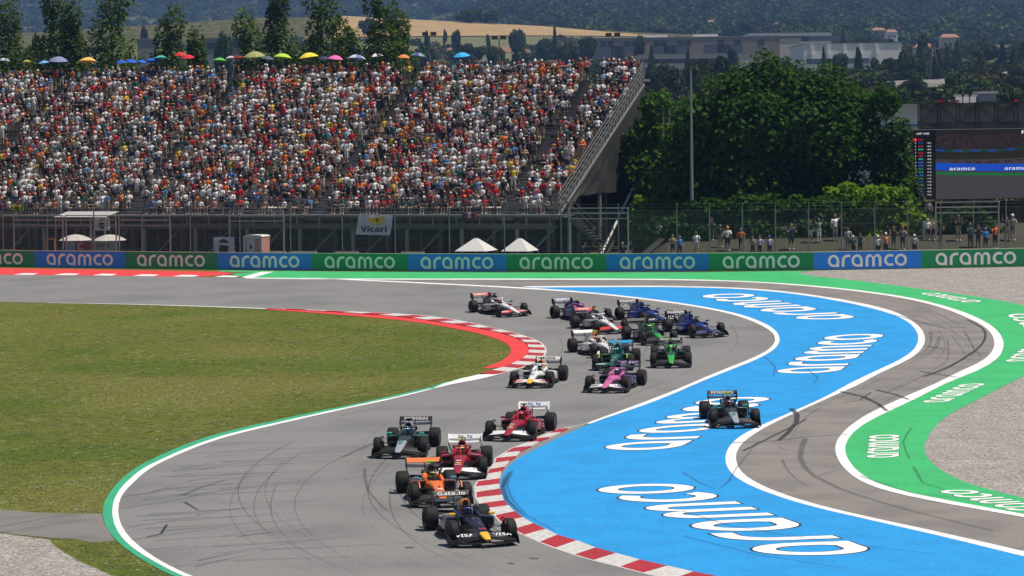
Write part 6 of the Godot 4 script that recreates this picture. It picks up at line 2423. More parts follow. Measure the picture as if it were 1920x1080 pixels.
func rippled(parent: Node, called: String, c: Array, m: Material) -> void:
	# a hanging cloth between four corners, with folds and a little thickness
	var g := Geo.new()
	var nx := 10
	var ny := 6
	var at := func(i: int, j: int) -> Vector3:
		var u := i / float(nx)
		var v := j / float(ny)
		var p: Vector3 = c[0].lerp(c[1], u).lerp(c[3].lerp(c[2], u), v)
		return p + Vector3(0, 0, sin(u * 14.0 + v * 3.0) * 0.035 + sin(v * 9.0) * 0.02)
	for i in nx:
		for j in ny:
			var a: Vector3 = at.call(i, j)
			var b: Vector3 = at.call(i + 1, j)
			var d: Vector3 = at.call(i + 1, j + 1)
			var e: Vector3 = at.call(i, j + 1)
			var o := Vector3(0, 0, -0.012)
			g.quad(a, b, d, e)
			g.quad(a + o, e + o, d + o, b + o)
	put(called, g, m, parent)

func build_screen() -> void:
	var t := thing("video_screen", "big outdoor video screen showing the race and a list of positions", "screen", Vector3(35.6, 5.55, -246.0), Basis(Vector3.UP, 0.08))
	var dark := mat("screen_case", Color(0.012, 0.012, 0.014), 0.6)
	var w := 9.4
	var h := 5.35
	var g := Geo.new()
	g.box(Vector3(0, h / 2.0, -0.5), Vector3(w, h, 0.9))
	put("case", g, dark, t)
	# the picture: stand, track and run-off as the camera of the broadcast sees them
	var im := Image.create(288, 192, false, Image.FORMAT_RGB8)
	im.fill(Color(0.27, 0.25, 0.27))
	var r := RandomNumberGenerator.new()
	r.seed = 5
	im.fill_rect(Rect2i(0, 0, 288, 10), Color(0.12, 0.10, 0.10))
	im.fill_rect(Rect2i(0, 10, 288, 44), Color(0.10, 0.08, 0.085))
	for i in 2600:
		im.set_pixel(r.randi() % 288, 12 + r.randi() % 40, [Color(0.55, 0.52, 0.58), Color(0.35, 0.10, 0.10), Color(0.22, 0.2, 0.22), Color(0.1, 0.1, 0.12), Color(0.5, 0.25, 0.1)][r.randi() % 5])
	for x in 288:
		var bend := int(8.0 * pow((x - 120.0) / 150.0, 2.0))
		for y in range(56 - bend, 62 - bend):
			im.set_pixel(x, y, Color(0.05, 0.25, 0.55) if (x / 26) % 2 == 0 else Color(0.03, 0.25, 0.14))
		for y in range(62 - bend, 82 - bend / 2):
			im.set_pixel(x, y, Color(0.13, 0.12, 0.06))
		var dip := int(6.0 * pow((x - 288.0) / 288.0, 2.0))
		for y in range(82 - bend / 2, 96 + 6 - dip):
			im.set_pixel(x, y, Color(0.24, 0.23, 0.25))
		for y in range(90 + 6 - dip, 112 + 4 - dip):
			im.set_pixel(x, y, Color(0.03, 0.30, 0.78))
		for y in range(112 + 4 - dip, 117 + 4 - dip):
			im.set_pixel(x, y, Color(0.24, 0.22, 0.24))
		for y in range(117 + 4 - dip, 124 + 4 - dip):
			im.set_pixel(x, y, Color(0.05, 0.45, 0.2))
	for q in [[50, 86], [90, 87], [118, 88], [150, 88], [172, 87], [205, 86], [240, 83], [262, 82]]:
		im.fill_rect(Rect2i(q[0], q[1], 15, 4), Color(0.06, 0.05, 0.06))
		im.fill_rect(Rect2i(q[0] + 3, q[1] - 1, 8, 2), Color(0.5, 0.1, 0.1))
	var tex := ImageTexture.create_from_image(im)
	var glow := StandardMaterial3D.new()
	glow.resource_name = "screen_picture"
	glow.albedo_color = Color(0.02, 0.02, 0.02)
	glow.emission_enabled = true
	glow.emission_operator = BaseMaterial3D.EMISSION_OP_MULTIPLY
	glow.emission = Color.WHITE
	glow.emission_texture = tex
	glow.emission_energy_multiplier = 0.75
	glow.roughness = 0.5
	var side := 1.72
	var q := QuadMesh.new()
	q.size = Vector2(w - side - 0.04, h - 0.04)
	var pic := put("screen_picture", q, glow, t)
	pic.position = Vector3(side / 2.0, h / 2.0, -0.03)
	var ink := func(key: String, c: Color) -> StandardMaterial3D:
		var m := mat("screen_ink_" + key, Color(0.02, 0.02, 0.02), 0.5)
		m.emission_enabled = true
		m.emission = c.linear_to_srgb()
		m.emission_energy_multiplier = 1.0
		return m
	var white: Material = ink.call("white", Color(0.6, 0.6, 0.62))
	var x0 := -w / 2.0
	words(t, "LAP 1/66", 0.15, Vector3(x0 + 0.75, h - 0.27, -0.02), Basis(), white, "screen_lettering", 0.98)
	words(t, "F1", 0.24, Vector3(w / 2.0 - 0.55, h - 0.25, 0.0), Basis(), white, "screen_lettering", 0.75)
	g = Geo.new()
	g.box(Vector3(x0 + 0.15, h - 0.74, -0.03), Vector3(0.28, 0.24, 0.02))
	put("screen_badge", g, ink.call("red", Color(0.45, 0.01, 0.02)), t)
	var rows := [["PIA", "red", ""], ["VER", "navy", "+0.3"], ["NOR", "red", "+0.3"], ["RUS", "teal", "+0.4"], ["HAM", "red", "+0.6"], ["LEC", "red", "+0.8"], ["ANT", "teal", "+0.8"], ["HAD", "blue", "+1.0"], ["GAS", "blue", "+1.0"], ["ALO", "green", "+1.1"], ["BOR", "green", "+1.4"], ["LAW", "blue", "+1.4"], ["HUL", "green", "+1.7"], ["ALB", "navy", "+1.8"], ["BEA", "grey", "+1.9"], ["COL", "blue", "+2.0"], ["SAI", "navy", "+2.1"], ["OCO", "grey", "+2.2"], ["TSU", "navy", ""]]
	var cols := {"red": Color(0.45, 0.01, 0.02), "navy": Color(0.02, 0.05, 0.30), "teal": Color(0.02, 0.48, 0.36), "blue": Color(0.03, 0.12, 0.60), "green": Color(0.02, 0.28, 0.10), "grey": Color(0.22, 0.22, 0.25)}
	for i in rows.size():
		var y := h - 0.74 - i * 0.248
		words(t, str(i + 1), 0.10, Vector3(x0 + 0.17, y, 0.0), Basis(), white, "screen_lettering")
		words(t, rows[i][0], 0.12, Vector3(x0 + 0.58, y, 0.0), Basis(), ink.call(rows[i][1], cols[rows[i][1]]), "screen_lettering", 0.36)
		if rows[i][2]:
			words(t, rows[i][2], 0.10, Vector3(x0 + 1.22, y, 0.0), Basis(), white, "screen_lettering", 0.32)
	for k in 2:
		words(t, "aramco", 0.26, Vector3(-0.9 + k * 4.3, h * 0.44 - k * 0.02, 0.0), Basis(), white, "screen_lettering", 2.0)
	# supporting frame below and the netted truss on top
	for x in [-3.8, -1.2, 1.4, 4.0]:
		g = Geo.new()
		g.bar(Vector3(x, -3.9, -0.6), Vector3(x, 0.0, -0.6), 0.28)
		put("support_leg", g, dark, t)
	g = Geo.new()
	g.box(Vector3(0.4, -1.9, -1.4), Vector3(w + 1.0, 3.4, 0.2))
	put("backing_cloth", g, mat("black_scrim", Color(0.010, 0.010, 0.011), 0.9), t)
	var tr := thing("netted_truss", "black truss frame wrapped in dark netting on top of the video screen", "truss", Vector3(35.9, 10.95, -246.2), Basis(Vector3.UP, 0.08))
	for z in [-0.9, 0.3]:
		for y in [0.1, 0.5, 1.95]:
			g = Geo.new()
			g.bar(Vector3(-4.4, y, z), Vector3(4.6, y, z), 0.07)
			put("chord", g, dark, tr)
		for k in 7:
			g = Geo.new()
			g.bar(Vector3(-4.4 + k * 1.5, 0.1, z), Vector3(-4.4 + k * 1.5, 1.95, z), 0.07)
			put("upright", g, dark, tr)
			if k < 6:
				g = Geo.new()
				g.bar(Vector3(-4.4 + k * 1.5, 0.5 if k % 2 == 0 else 1.95, z), Vector3(-2.9 + k * 1.5, 1.95 if k % 2 == 0 else 0.5, z), 0.06)
				put("diagonal", g, dark, tr)
	var net_m := mat("dark_netting", Color(0.012, 0.012, 0.014), 0.9)
	net_m.albedo_color.a = 0.82
	net_m.transparency = BaseMaterial3D.TRANSPARENCY_ALPHA
	g = Geo.new()
	for k in 18:
		var xa := -4.6 + k * 0.52
		var xb := xa + 0.52
		var wv := func(x: float) -> float: return 0.36 + sin(x * 2.3) * 0.06
		g.quad(Vector3(xa, 0.0, wv.call(xa)), Vector3(xa, 2.05 + sin(xa * 1.9) * 0.06, wv.call(xa) - 0.1), Vector3(xb, 2.05 + sin(xb * 1.9) * 0.06, wv.call(xb) - 0.1), Vector3(xb, 0.0, wv.call(xb)))
	put("netting", g, net_m, tr)
	for x in [-2.9, -1.6, 3.0, 4.3]:
		g = Geo.new()
		g.box(Vector3(x, 2.14, 0.25), Vector3(0.32, 0.16, 0.2))
		put("red_clamp", g, mat("clamp_red", Color(0.5, 0.015, 0.015), 0.6), tr)

func build_yard(sb: Basis) -> void:
	# marshal hut with a ribbed roof, two white parasols, orange frames
	var steel: Material = mats.galvanised_steel
	var hut := thing("marshal_hut", "open fronted marshal hut with a pale ribbed roof behind the fence", "hut", STAND_AT + sb * in_stand(-32.7, 1.7, -4.6), sb)
	var panel := mat("hut_panel", Color(0.42, 0.42, 0.41), 0.7)
	var g := Geo.new()
	g.box(Vector3(0, 1.0, -0.9), Vector3(4.2, 2.0, 0.1))
	put("back_wall", g, panel, hut)
	for x in [-2.1, 0.9, 2.1]:
		g = Geo.new()
		g.bar(Vector3(x, 0, 0.9), Vector3(x, 3.5, 0.9), 0.1)
		put("post", g, steel, hut)
	for k in 9:
		g = Geo.new()
		g.hexa([Vector3(-2.2 + k * 0.49, 3.5, 1.0), Vector3(-2.2 + k * 0.49 + 0.46, 3.5, 1.0), Vector3(-2.2 + k * 0.49 + 0.46, 3.85, -1.2), Vector3(-2.2 + k * 0.49, 3.85, -1.2), Vector3(-2.2 + k * 0.49, 3.56, 1.0), Vector3(-2.2 + k * 0.49 + 0.46, 3.56, 1.0), Vector3(-2.2 + k * 0.49 + 0.46, 3.91, -1.2), Vector3(-2.2 + k * 0.49, 3.91, -1.2)])
		put("roof_sheet", g, mat("roof_sheet", Color(0.55, 0.55, 0.54), 0.5, 0.2), hut)
	words(hut, "Circuit de", 0.22, Vector3(0.9, 1.35, -0.83), Basis(), mats.banner_ink if mats.has("banner_ink") else mat("banner_ink", Color(0.012, 0.012, 0.015), 0.9), "lettering", 1.1)
	g = Geo.new()
	g.box(Vector3(-0.7, 1.25, -0.82), Vector3(1.5, 0.7, 0.02))
	put("red_sign", g, mat("sign_red", Color(0.45, 0.015, 0.02), 0.6), hut)
	words(hut, "C", 0.5, Vector3(-1.0, 1.25, -0.80), Basis(), mat("sign_white", Color(0.75, 0.75, 0.75), 0.7), "lettering", 0.5)
	for q in [[-32.5, "over the red sign"], [-29.6, "beside the marshal hut stair"]]:
		var p := thing("parasol", "white market parasol open %s behind the fence" % q[1], "parasol", STAND_AT + sb * in_stand(q[0], 3.55, -6.6), sb)
		canopy(p, 1.3, 0.42, mat("parasol_cloth", Color(0.52, 0.48, 0.46), 0.9), mats.parasol_cloth)
		g = Geo.new()
		g.tube([Vector3(0, 0, 0), Vector3(0, -1.85, 0)], 0.025, 0.025, 8)
		put("pole", g, steel, p)
	for x in [-34.3, -30.4]:
		var f := thing("orange_frame", "narrow upright orange frame standing at the marshal post", "frame", STAND_AT + sb * in_stand(x, 1.7, -7.2), sb, "orange frames at the marshal post")
		for s in [-0.35, 0.35]:
			g = Geo.new()
			g.bar(Vector3(s, 0, 0), Vector3(s, 1.95, 0), 0.07)
			put("upright", g, mat("frame_orange", Color(0.72, 0.26, 0.02), 0.6), f)
		g = Geo.new()
		g.bar(Vector3(-0.38, 1.95, 0), Vector3(0.38, 1.95, 0), 0.07)
		put("top_bar", g, mats.frame_orange, f)
	# portable toilet
	var t := thing("portable_toilet", "white and pink portable toilet cabin in front of the grandstand columns", "toilet", STAND_AT + sb * in_stand(-19.20, 1.72, -3.0), sb)
	var shell := mat("cabin_white", Color(0.68, 0.66, 0.64), 0.6)
	var rose := mat("cabin_rose", Color(0.60, 0.28, 0.22), 0.6)
	g = Geo.new()
	g.box(Vector3(0, 0.95, 0), Vector3(1.5, 1.9, 1.3))
	put("shell", g, rose, t)
	g = Geo.new()
	g.rings([super_ring(0.72, 0, 0.78, 1.85, 2.12, 3.0, 16), super_ring(-0.72, 0, 0.78, 1.85, 2.12, 3.0, 16)])
	put("roof", g, shell, t)
	g = Geo.new()
	g.box(Vector3(-0.15, 0.95, 0.66), Vector3(0.66, 1.75, 0.05))
	put("door", g, shell, t)
	for x in [-0.70, 0.70]:
		g = Geo.new()
		g.box(Vector3(x, 0.98, 0.66), Vector3(0.16, 1.8, 0.06))
		put("corner_trim", g, shell, t)
	g = Geo.new()
	g.box(Vector3(-0.15, 1.25, 0.69), Vector3(0.22, 0.3, 0.02))
	put("door_sign", g, mats.dark_steel, t)
	# white tents behind the stand, seen through the undercroft
	for q in [[-1.71, 1.5, -2.6, 1.2], [1.70, 1.5, -2.6, 1.05]]:
		var tent := thing("white_tent", "%s white peaked tent standing before the grandstand columns" % ["bigger", "smaller"][int(q[3] < 1.1)], "tent", STAND_AT + sb * in_stand(q[0], q[1], q[2]), sb, "tents behind the stand")
		g = Geo.new()
		g.hexa([Vector3(-q[3], 1.2, -q[3]), Vector3(q[3], 1.2, -q[3]), Vector3(0.1, 2.1, -0.1), Vector3(-0.1, 2.1, -0.1), Vector3(-q[3], 1.2, q[3]), Vector3(q[3], 1.2, q[3]), Vector3(0.1, 2.1, 0.1), Vector3(-0.1, 2.1, 0.1)])
		put("canopy", g, mat("tent_white", Color(0.62, 0.62, 0.61), 0.9), tent)
		for sx in [-1.0, 1.0]:
			for sz in [-1.0, 1.0]:
				var pg := Geo.new()
				pg.bar(Vector3(sx * q[3] * 0.95, 0, sz * q[3] * 0.95), Vector3(sx * q[3] * 0.95, 1.22, sz * q[3] * 0.95), 0.06)
				put("leg", pg, steel, tent)
	# low concrete blocks behind the wall
	for q in [[-18.4, 2.2, "beside the portable toilet"], [-15.9, 2.2, "at the foot of an aisle"], [-7.0, 1.8, "near the white tents"], [-12.3, 1.8, "below the hand painted banner"]]:
		var c := thing("barrier_block", "low pale concrete barrier block %s" % q[2], "block", STAND_AT + sb * in_stand(q[0], 1.7, -2.0), sb, "concrete blocks under the stand front")
		g = Geo.new()
		g.hexa([Vector3(-q[1] / 2.0, 0, -0.3), Vector3(q[1] / 2.0, 0, -0.3), Vector3(q[1] / 2.0, 0, 0.3), Vector3(-q[1] / 2.0, 0, 0.3), Vector3(-q[1] / 2.0, 0.85, -0.12), Vector3(q[1] / 2.0, 0.85, -0.12), Vector3(q[1] / 2.0, 0.85, 0.12), Vector3(-q[1] / 2.0, 0.85, 0.12)])
		put("block_body", g, mats.concrete, c)
	# undergrowth seen below the stand
	var r := RandomNumberGenerator.new()
	r.seed = 12
	for k in 9:
		var lb := lobes_round(Vector3(0, 1.6, 0), Vector3(3.2, 1.9, 1.2), 6, r)
		tree("undergrowth_bush", "leafy bush in the shade behind the stand columns", STAND_AT + sb * in_stand(-44.0 + k * 5.6, 1.8, 22.5), lb, 1500, 0.26, Color(0.052, 0.115, 0.014), 1.6, 0.08, r, "bushes behind the stand columns")

const CURVES := {
	"green_in": [-18.51,-221.99,-17.50,-221.54,-16.50,-221.10,-15.49,-220.65,-14.49,-220.20,-13.47,-219.77,-12.45,-219.36,-11.42,-218.98,-10.38,-218.62,-9.33,-218.27,-8.28,-217.95,-7.22,-217.63,-6.17,-217.32,-5.11,-217.02,-4.05,-216.71,-2.99,-216.40,-1.94,-216.09,-0.88,-215.78,0.17,-215.45,1.22,-215.13,2.28,-214.82,3.34,-214.51,4.40,-214.21,5.45,-213.90,6.51,-213.58,7.56,-213.24,8.60,-212.88,9.62,-212.49,10.63,-212.04,11.62,-211.55,12.57,-211.00,13.49,-210.40,14.37,-209.74,15.22,-209.03,16.02,-208.27,16.78,-207.48,17.50,-206.65,18.18,-205.78,18.83,-204.89,19.45,-203.98,20.04,-203.05,20.61,-202.11,21.14,-201.14,21.64,-200.16,22.11,-199.17,22.56,-198.16,22.98,-197.14,23.38,-196.12,23.75,-195.08,24.08,-194.03,24.38,-192.97,24.65,-191.90,24.89,-190.83,25.10,-189.75,25.29,-188.66,25.47,-187.57,25.62,-186.48,25.77,-185.39,25.89,-184.30,26.00,-183.20,26.09,-182.10,26.16,-181.01,26.22,-179.91,26.26,-178.81,26.28,-177.70,26.30,-176.60,26.29,-175.50,26.26,-174.40,26.22,-173.30,26.16,-172.20,26.08,-171.10,25.98,-170.01,25.88,-168.91,25.75,-167.81,25.62,-166.72,25.47,-165.63,25.30,-164.54,25.12,-163.46,24.93,-162.37,24.73,-161.29,24.52,-160.21,24.30,-159.13,24.06,-158.05,23.80,-156.98,23.52,-155.92,23.22,-154.86,22.90,-153.80,22.56,-152.76,22.21,-151.71,21.84,-150.68,21.45,-149.65,21.05,-148.62,20.65,-147.59,20.25,-146.57,19.85,-145.54,19.48,-144.51,19.12,-143.46,18.79,-142.41,18.46,-141.36,18.14,-140.31,17.82,-139.25,17.49,-138.20,17.16,-137.15,16.82,-136.11,16.48,-135.06,16.14,-134.01,15.80,-132.96,15.46,-131.91,15.13,-130.86,14.80,-129.81,14.48,-128.76,14.17,-127.70,13.88,-126.64,13.61,-125.57,13.36,-124.50,13.13,-123.42,12.92,-122.34,12.72,-121.26,12.55,-120.17,12.39,-119.08,12.26,-117.99,12.15,-116.89,12.06,-115.79,11.99,-114.70,11.94,-113.60,11.91,-112.49,11.89,-111.39,11.90,-110.29,11.94,-109.19,12.01,-108.09,12.14,-107.00,12.34,-105.92,12.61,-104.85,12.95,-103.80,13.36,-102.78,13.81,-101.77,14.28,-100.78,14.77,-99.79,15.26,-98.80,15.75,-97.82,16.25,-96.84,16.77,-95.87,17.31,-94.91,17.86,-93.95],
	"line2_in": [-18.44,-221.13,-17.43,-220.69,-16.43,-220.24,-15.43,-219.79,-14.42,-219.35,-13.41,-218.93,-12.39,-218.52,-11.36,-218.13,-10.32,-217.77,-9.28,-217.42,-8.23,-217.09,-7.18,-216.76,-6.13,-216.45,-5.08,-216.13,-4.02,-215.82,-2.97,-215.51,-1.92,-215.19,-0.87,-214.87,0.18,-214.55,1.23,-214.22,2.29,-213.91,3.34,-213.60,4.40,-213.29,5.45,-212.98,6.50,-212.66,7.55,-212.33,8.59,-211.97,9.61,-211.58,10.63,-211.15,11.61,-210.67,12.58,-210.15,13.51,-209.57,14.41,-208.93,15.25,-208.23,16.04,-207.46,16.77,-206.64,17.46,-205.78,18.10,-204.90,18.72,-203.99,19.33,-203.07,19.91,-202.14,20.46,-201.19,20.99,-200.22,21.48,-199.24,21.93,-198.24,22.37,-197.23,22.78,-196.21,23.16,-195.18,23.51,-194.14,23.83,-193.09,24.11,-192.03,24.36,-190.96,24.58,-189.88,24.77,-188.80,24.95,-187.71,25.10,-186.62,25.24,-185.53,25.35,-184.44,25.45,-183.35,25.53,-182.25,25.61,-181.15,25.67,-180.06,25.72,-178.96,25.78,-177.86,25.81,-176.76,25.82,-175.67,25.81,-174.57,25.77,-173.47,25.71,-172.37,25.64,-171.28,25.55,-170.18,25.44,-169.09,25.31,-168.00,25.17,-166.91,25.02,-165.82,24.85,-164.73,24.66,-163.65,24.47,-162.57,24.26,-161.49,24.03,-160.41,23.79,-159.34,23.53,-158.27,23.26,-157.21,22.96,-156.15,22.63,-155.10,22.29,-154.06,21.93,-153.02,21.56,-151.99,21.19,-150.95,20.83,-149.91,20.48,-148.87,20.13,-147.83,19.78,-146.79,19.42,-145.75,19.06,-144.71,18.69,-143.68,18.32,-142.64,17.96,-141.60,17.61,-140.56,17.26,-139.52,16.91,-138.48,16.56,-137.44,16.22,-136.39,15.88,-135.35,15.55,-134.30,15.22,-133.25,14.89,-132.20,14.58,-131.15,14.28,-130.09,14.00,-129.03,13.73,-127.97,13.47,-126.90,13.22,-125.83,12.99,-124.75,12.77,-123.68,12.56,-122.60,12.37,-121.51,12.20,-120.43,12.05,-119.34,11.92,-118.25,11.81,-117.16,11.72,-116.06,11.65,-114.96,11.59,-113.87,11.55,-112.77,11.53,-111.67,11.53,-110.57,11.55,-109.47,11.60,-108.38,11.69,-107.28,11.84,-106.19,12.06,-105.12,12.36,-104.06,12.73,-103.02,13.15,-102.01,13.61,-101.01,14.10,-100.03,14.60,-99.05,15.11,-98.08,15.61,-97.10,16.12,-96.12,16.63,-95.15,17.17,-94.19,17.72,-93.24],
	"green_out": [19.21,-215.01,19.41,-213.93,19.68,-212.87,20.05,-211.83,20.55,-210.85,21.10,-209.90,21.63,-208.94,22.13,-207.96,22.59,-206.96,23.03,-205.95,23.47,-204.94,23.90,-203.93,24.33,-202.92,24.75,-201.91,25.18,-200.89,25.60,-199.87,26.02,-198.86,26.44,-197.84,26.86,-196.83,27.27,-195.81,27.66,-194.78,28.04,-193.75,28.39,-192.71,28.73,-191.66,29.06,-190.61,29.36,-189.55,29.62,-188.48,29.84,-187.41,30.04,-186.33,30.20,-185.24,30.33,-184.15,30.43,-183.05,30.49,-181.95,30.52,-180.85,30.53,-179.76,30.51,-178.66,30.48,-177.56,30.44,-176.46,30.37,-175.36,30.30,-174.26,30.20,-173.17,30.09,-172.07,29.97,-170.98,29.83,-169.89,29.67,-168.80,29.51,-167.72,29.32,-166.63,29.12,-165.55,28.91,-164.47,28.68,-163.40,28.44,-162.32,28.18,-161.26,27.90,-160.19,27.62,-159.13,27.32,-158.07,27.01,-157.02,26.68,-155.97,26.33,-154.92,25.97,-153.89,25.58,-152.86,25.19,-151.83,24.79,-150.81,24.38,-149.78,23.98,-148.76,23.60,-147.73,23.22,-146.70,22.84,-145.66,22.47,-144.63,22.11,-143.59,21.75,-142.55,21.40,-141.51,21.06,-140.46,20.72,-139.42,20.38,-138.37,20.04,-137.33,19.70,-136.28,19.36,-135.24,19.01,-134.19,18.66,-133.15,18.32,-132.11,17.99,-131.05,17.69,-130.00,17.41,-128.94,17.14,-127.87,16.88,-126.80,16.64,-125.73,16.41,-124.65,16.18,-123.58,15.96,-122.50,15.75,-121.42,15.56,-120.34,15.38,-119.25,15.22,-118.17,15.08,-117.07,14.96,-115.98,14.87,-114.89,14.80,-113.79,14.76,-112.69,14.76,-111.59,14.78,-110.49,14.83,-109.39,14.91,-108.30,15.03,-107.20,15.20,-106.12,15.43,-105.04,15.72,-103.98,16.04,-102.93,16.37,-101.88,16.72,-100.84,17.10,-99.81,17.51,-98.79,17.95,-97.78,18.40,-96.77],
	"line1_out": [0.56,-209.05,1.64,-208.83,2.72,-208.61,3.80,-208.38,4.87,-208.13,5.95,-207.88,7.02,-207.62,8.09,-207.35,9.15,-207.04,10.18,-206.66,11.18,-206.19,12.13,-205.65,13.05,-205.03,13.92,-204.35,14.74,-203.61,15.49,-202.81,16.16,-201.94,16.77,-201.02,17.32,-200.06,17.83,-199.08,18.30,-198.08,18.74,-197.07,19.16,-196.05,19.55,-195.02,19.93,-193.99,20.28,-192.94,20.61,-191.89,20.93,-190.83,21.22,-189.77,21.49,-188.70,21.72,-187.62,21.90,-186.54,22.06,-185.44,22.18,-184.35,22.27,-183.25,22.35,-182.15,22.40,-181.05,22.43,-179.95,22.44,-178.84,22.44,-177.74,22.41,-176.64,22.38,-175.54,22.32,-174.44,22.25,-173.34,22.17,-172.24,22.07,-171.14,21.95,-170.04,21.82,-168.95,21.67,-167.85,21.51,-166.76,21.33,-165.68,21.14,-164.59,20.94,-163.50,20.73,-162.42,20.50,-161.34,20.26,-160.27,20.00,-159.20,19.72,-158.13,19.41,-157.07,19.09,-156.02,18.76,-154.97,18.42,-153.92,18.07,-152.87,17.73,-151.82,17.39,-150.77,17.06,-149.72,16.74,-148.66,16.43,-147.61,16.12,-146.55,15.80,-145.49,15.48,-144.44,15.15,-143.39,14.83,-142.33,14.50,-141.28,14.18,-140.23,13.85,-139.17,13.53,-138.12,13.20,-137.06,12.88,-136.01,12.55,-134.96,12.23,-133.90,11.91,-132.85,11.59,-131.79,11.28,-130.74,10.96,-129.68,10.65,-128.62,10.35,-127.56,10.06,-126.50,9.78,-125.43,9.51,-124.36,9.26,-123.29,9.02,-122.21,8.80,-121.13,8.60,-120.05,8.42,-118.96,8.28,-117.86,8.15,-116.77,8.05,-115.67,7.98,-114.57,7.93,-113.47,7.89,-112.37,7.88,-111.26,7.91,-110.16,7.97,-109.06,8.08,-107.96,8.23,-106.87,8.40,-105.78,8.62,-104.70,8.86,-103.63,9.14,-102.56,9.46,-101.50,9.81,-100.46,10.20,-99.43,10.62,-98.41,11.05,-97.39,11.49,-96.38,11.94,-95.38,12.39,-94.37,12.83,-93.36,13.26,-92.34,13.68,-91.32,14.09,-90.30,14.51,-89.28,14.93,-88.26,15.35,-87.24,15.77,-86.22,16.19,-85.20],
	"line1_in": [1.39,-207.88,2.47,-207.66,3.55,-207.44,4.63,-207.21,5.71,-206.96,6.78,-206.71,7.85,-206.45,8.92,-206.15,9.96,-205.78,10.97,-205.33,11.94,-204.81,12.87,-204.23,13.76,-203.56,14.57,-202.82,15.31,-201.99,15.96,-201.11,16.56,-200.18,17.09,-199.21,17.58,-198.22,18.04,-197.22,18.46,-196.20,18.86,-195.17,19.23,-194.13,19.58,-193.08,19.91,-192.03,20.22,-190.97,20.51,-189.90,20.77,-188.83,21.03,-187.76,21.25,-186.68,21.46,-185.59,21.63,-184.50,21.78,-183.41,21.90,-182.31,21.99,-181.21,22.06,-180.11,22.10,-179.00,22.10,-177.90,22.09,-176.80,22.05,-175.69,22.00,-174.59,21.93,-173.49,21.84,-172.39,21.74,-171.29,21.62,-170.19,21.48,-169.10,21.33,-168.00,21.17,-166.91,20.99,-165.82,20.80,-164.73,20.60,-163.65,20.38,-162.57,20.14,-161.49,19.89,-160.41,19.61,-159.35,19.31,-158.28,19.01,-157.22,18.69,-156.16,18.36,-155.11,18.02,-154.06,17.68,-153.01,17.34,-151.96,16.99,-150.91,16.65,-149.86,16.31,-148.81,15.98,-147.76,15.65,-146.70,15.33,-145.65,15.03,-144.59,14.74,-143.52,14.46,-142.45,14.18,-141.39,13.89,-140.32,13.59,-139.26,13.29,-138.19,12.98,-137.13,12.66,-136.08,12.34,-135.02,12.01,-133.97,11.69,-132.91,11.36,-131.86,11.03,-130.80,10.70,-129.75,10.38,-128.70,10.06,-127.64,9.74,-126.58,9.43,-125.52,9.13,-124.46,8.86,-123.39,8.61,-122.31,8.40,-121.23,8.21,-120.14,8.04,-119.05,7.90,-117.96,7.78,-116.86,7.68,-115.76,7.60,-114.66,7.54,-113.56,7.50,-112.45,7.49,-111.35,7.51,-110.25,7.57,-109.14,7.67,-108.04,7.81,-106.95,7.99,-105.86,8.22,-104.78,8.47,-103.70,8.75,-102.64,9.07,-101.58,9.42,-100.53,9.81,-99.50,10.23,-98.48,10.66,-97.46,11.09,-96.44,11.51,-95.43,11.94,-94.41,12.36,-93.38,12.76,-92.36,13.16,-91.33,13.56,-90.30,13.95,-89.27,14.36,-88.24,14.77,-87.22,15.18,-86.19,15.59,-85.17,15.99,-84.14],
	"line0_track": [-14.70,-220.41,-13.83,-219.72,-12.96,-219.04,-12.10,-218.36,-11.24,-217.66,-10.38,-216.96,-9.53,-216.26,-8.68,-215.55,-7.84,-214.83,-7.00,-214.11,-6.17,-213.39,-5.33,-212.66,-4.50,-211.93,-3.68,-211.20,-2.86,-210.45,-2.05,-209.70,-1.24,-208.95,-0.45,-208.18,0.34,-207.41,1.12,-206.63,1.90,-205.84,2.65,-205.03,3.38,-204.20,4.06,-203.33,4.72,-202.44,5.35,-201.53,5.95,-200.60,6.53,-199.67,7.10,-198.72,7.65,-197.76,8.18,-196.79,8.71,-195.82,9.21,-194.83,9.70,-193.84,10.16,-192.84,10.62,-191.83,11.05,-190.82,11.46,-189.79,11.83,-188.75,12.17,-187.70,12.48,-186.64,12.75,-185.56,13.00,-184.49,13.22,-183.40,13.41,-182.32,13.58,-181.22,13.73,-180.13,13.85,-179.03,13.96,-177.93,14.05,-176.83,14.12,-175.73,14.15,-174.62,14.16,-173.52,14.13,-172.41,14.07,-171.31,13.99,-170.21,13.88,-169.11,13.75,-168.01,13.59,-166.92,13.41,-165.83,13.21,-164.74,12.99,-163.66,12.74,-162.58,12.47,-161.51,12.19,-160.44,11.88,-159.38,11.57,-158.32,11.25,-157.26,10.92,-156.20,10.59,-155.15,10.26,-154.09,9.94,-153.04,9.62,-151.98,9.30,-150.92,8.98,-149.86,8.67,-148.80,8.36,-147.74,8.06,-146.68,7.78,-145.61,7.50,-144.54,7.21,-143.47,6.92,-142.41,6.62,-141.34,6.32,-140.28,6.02,-139.22,5.72,-138.15,5.41,-137.09,5.10,-136.03,4.78,-134.97,4.46,-133.92,4.15,-132.86,3.83,-131.80,3.52,-130.74,3.21,-129.68,2.90,-128.61],
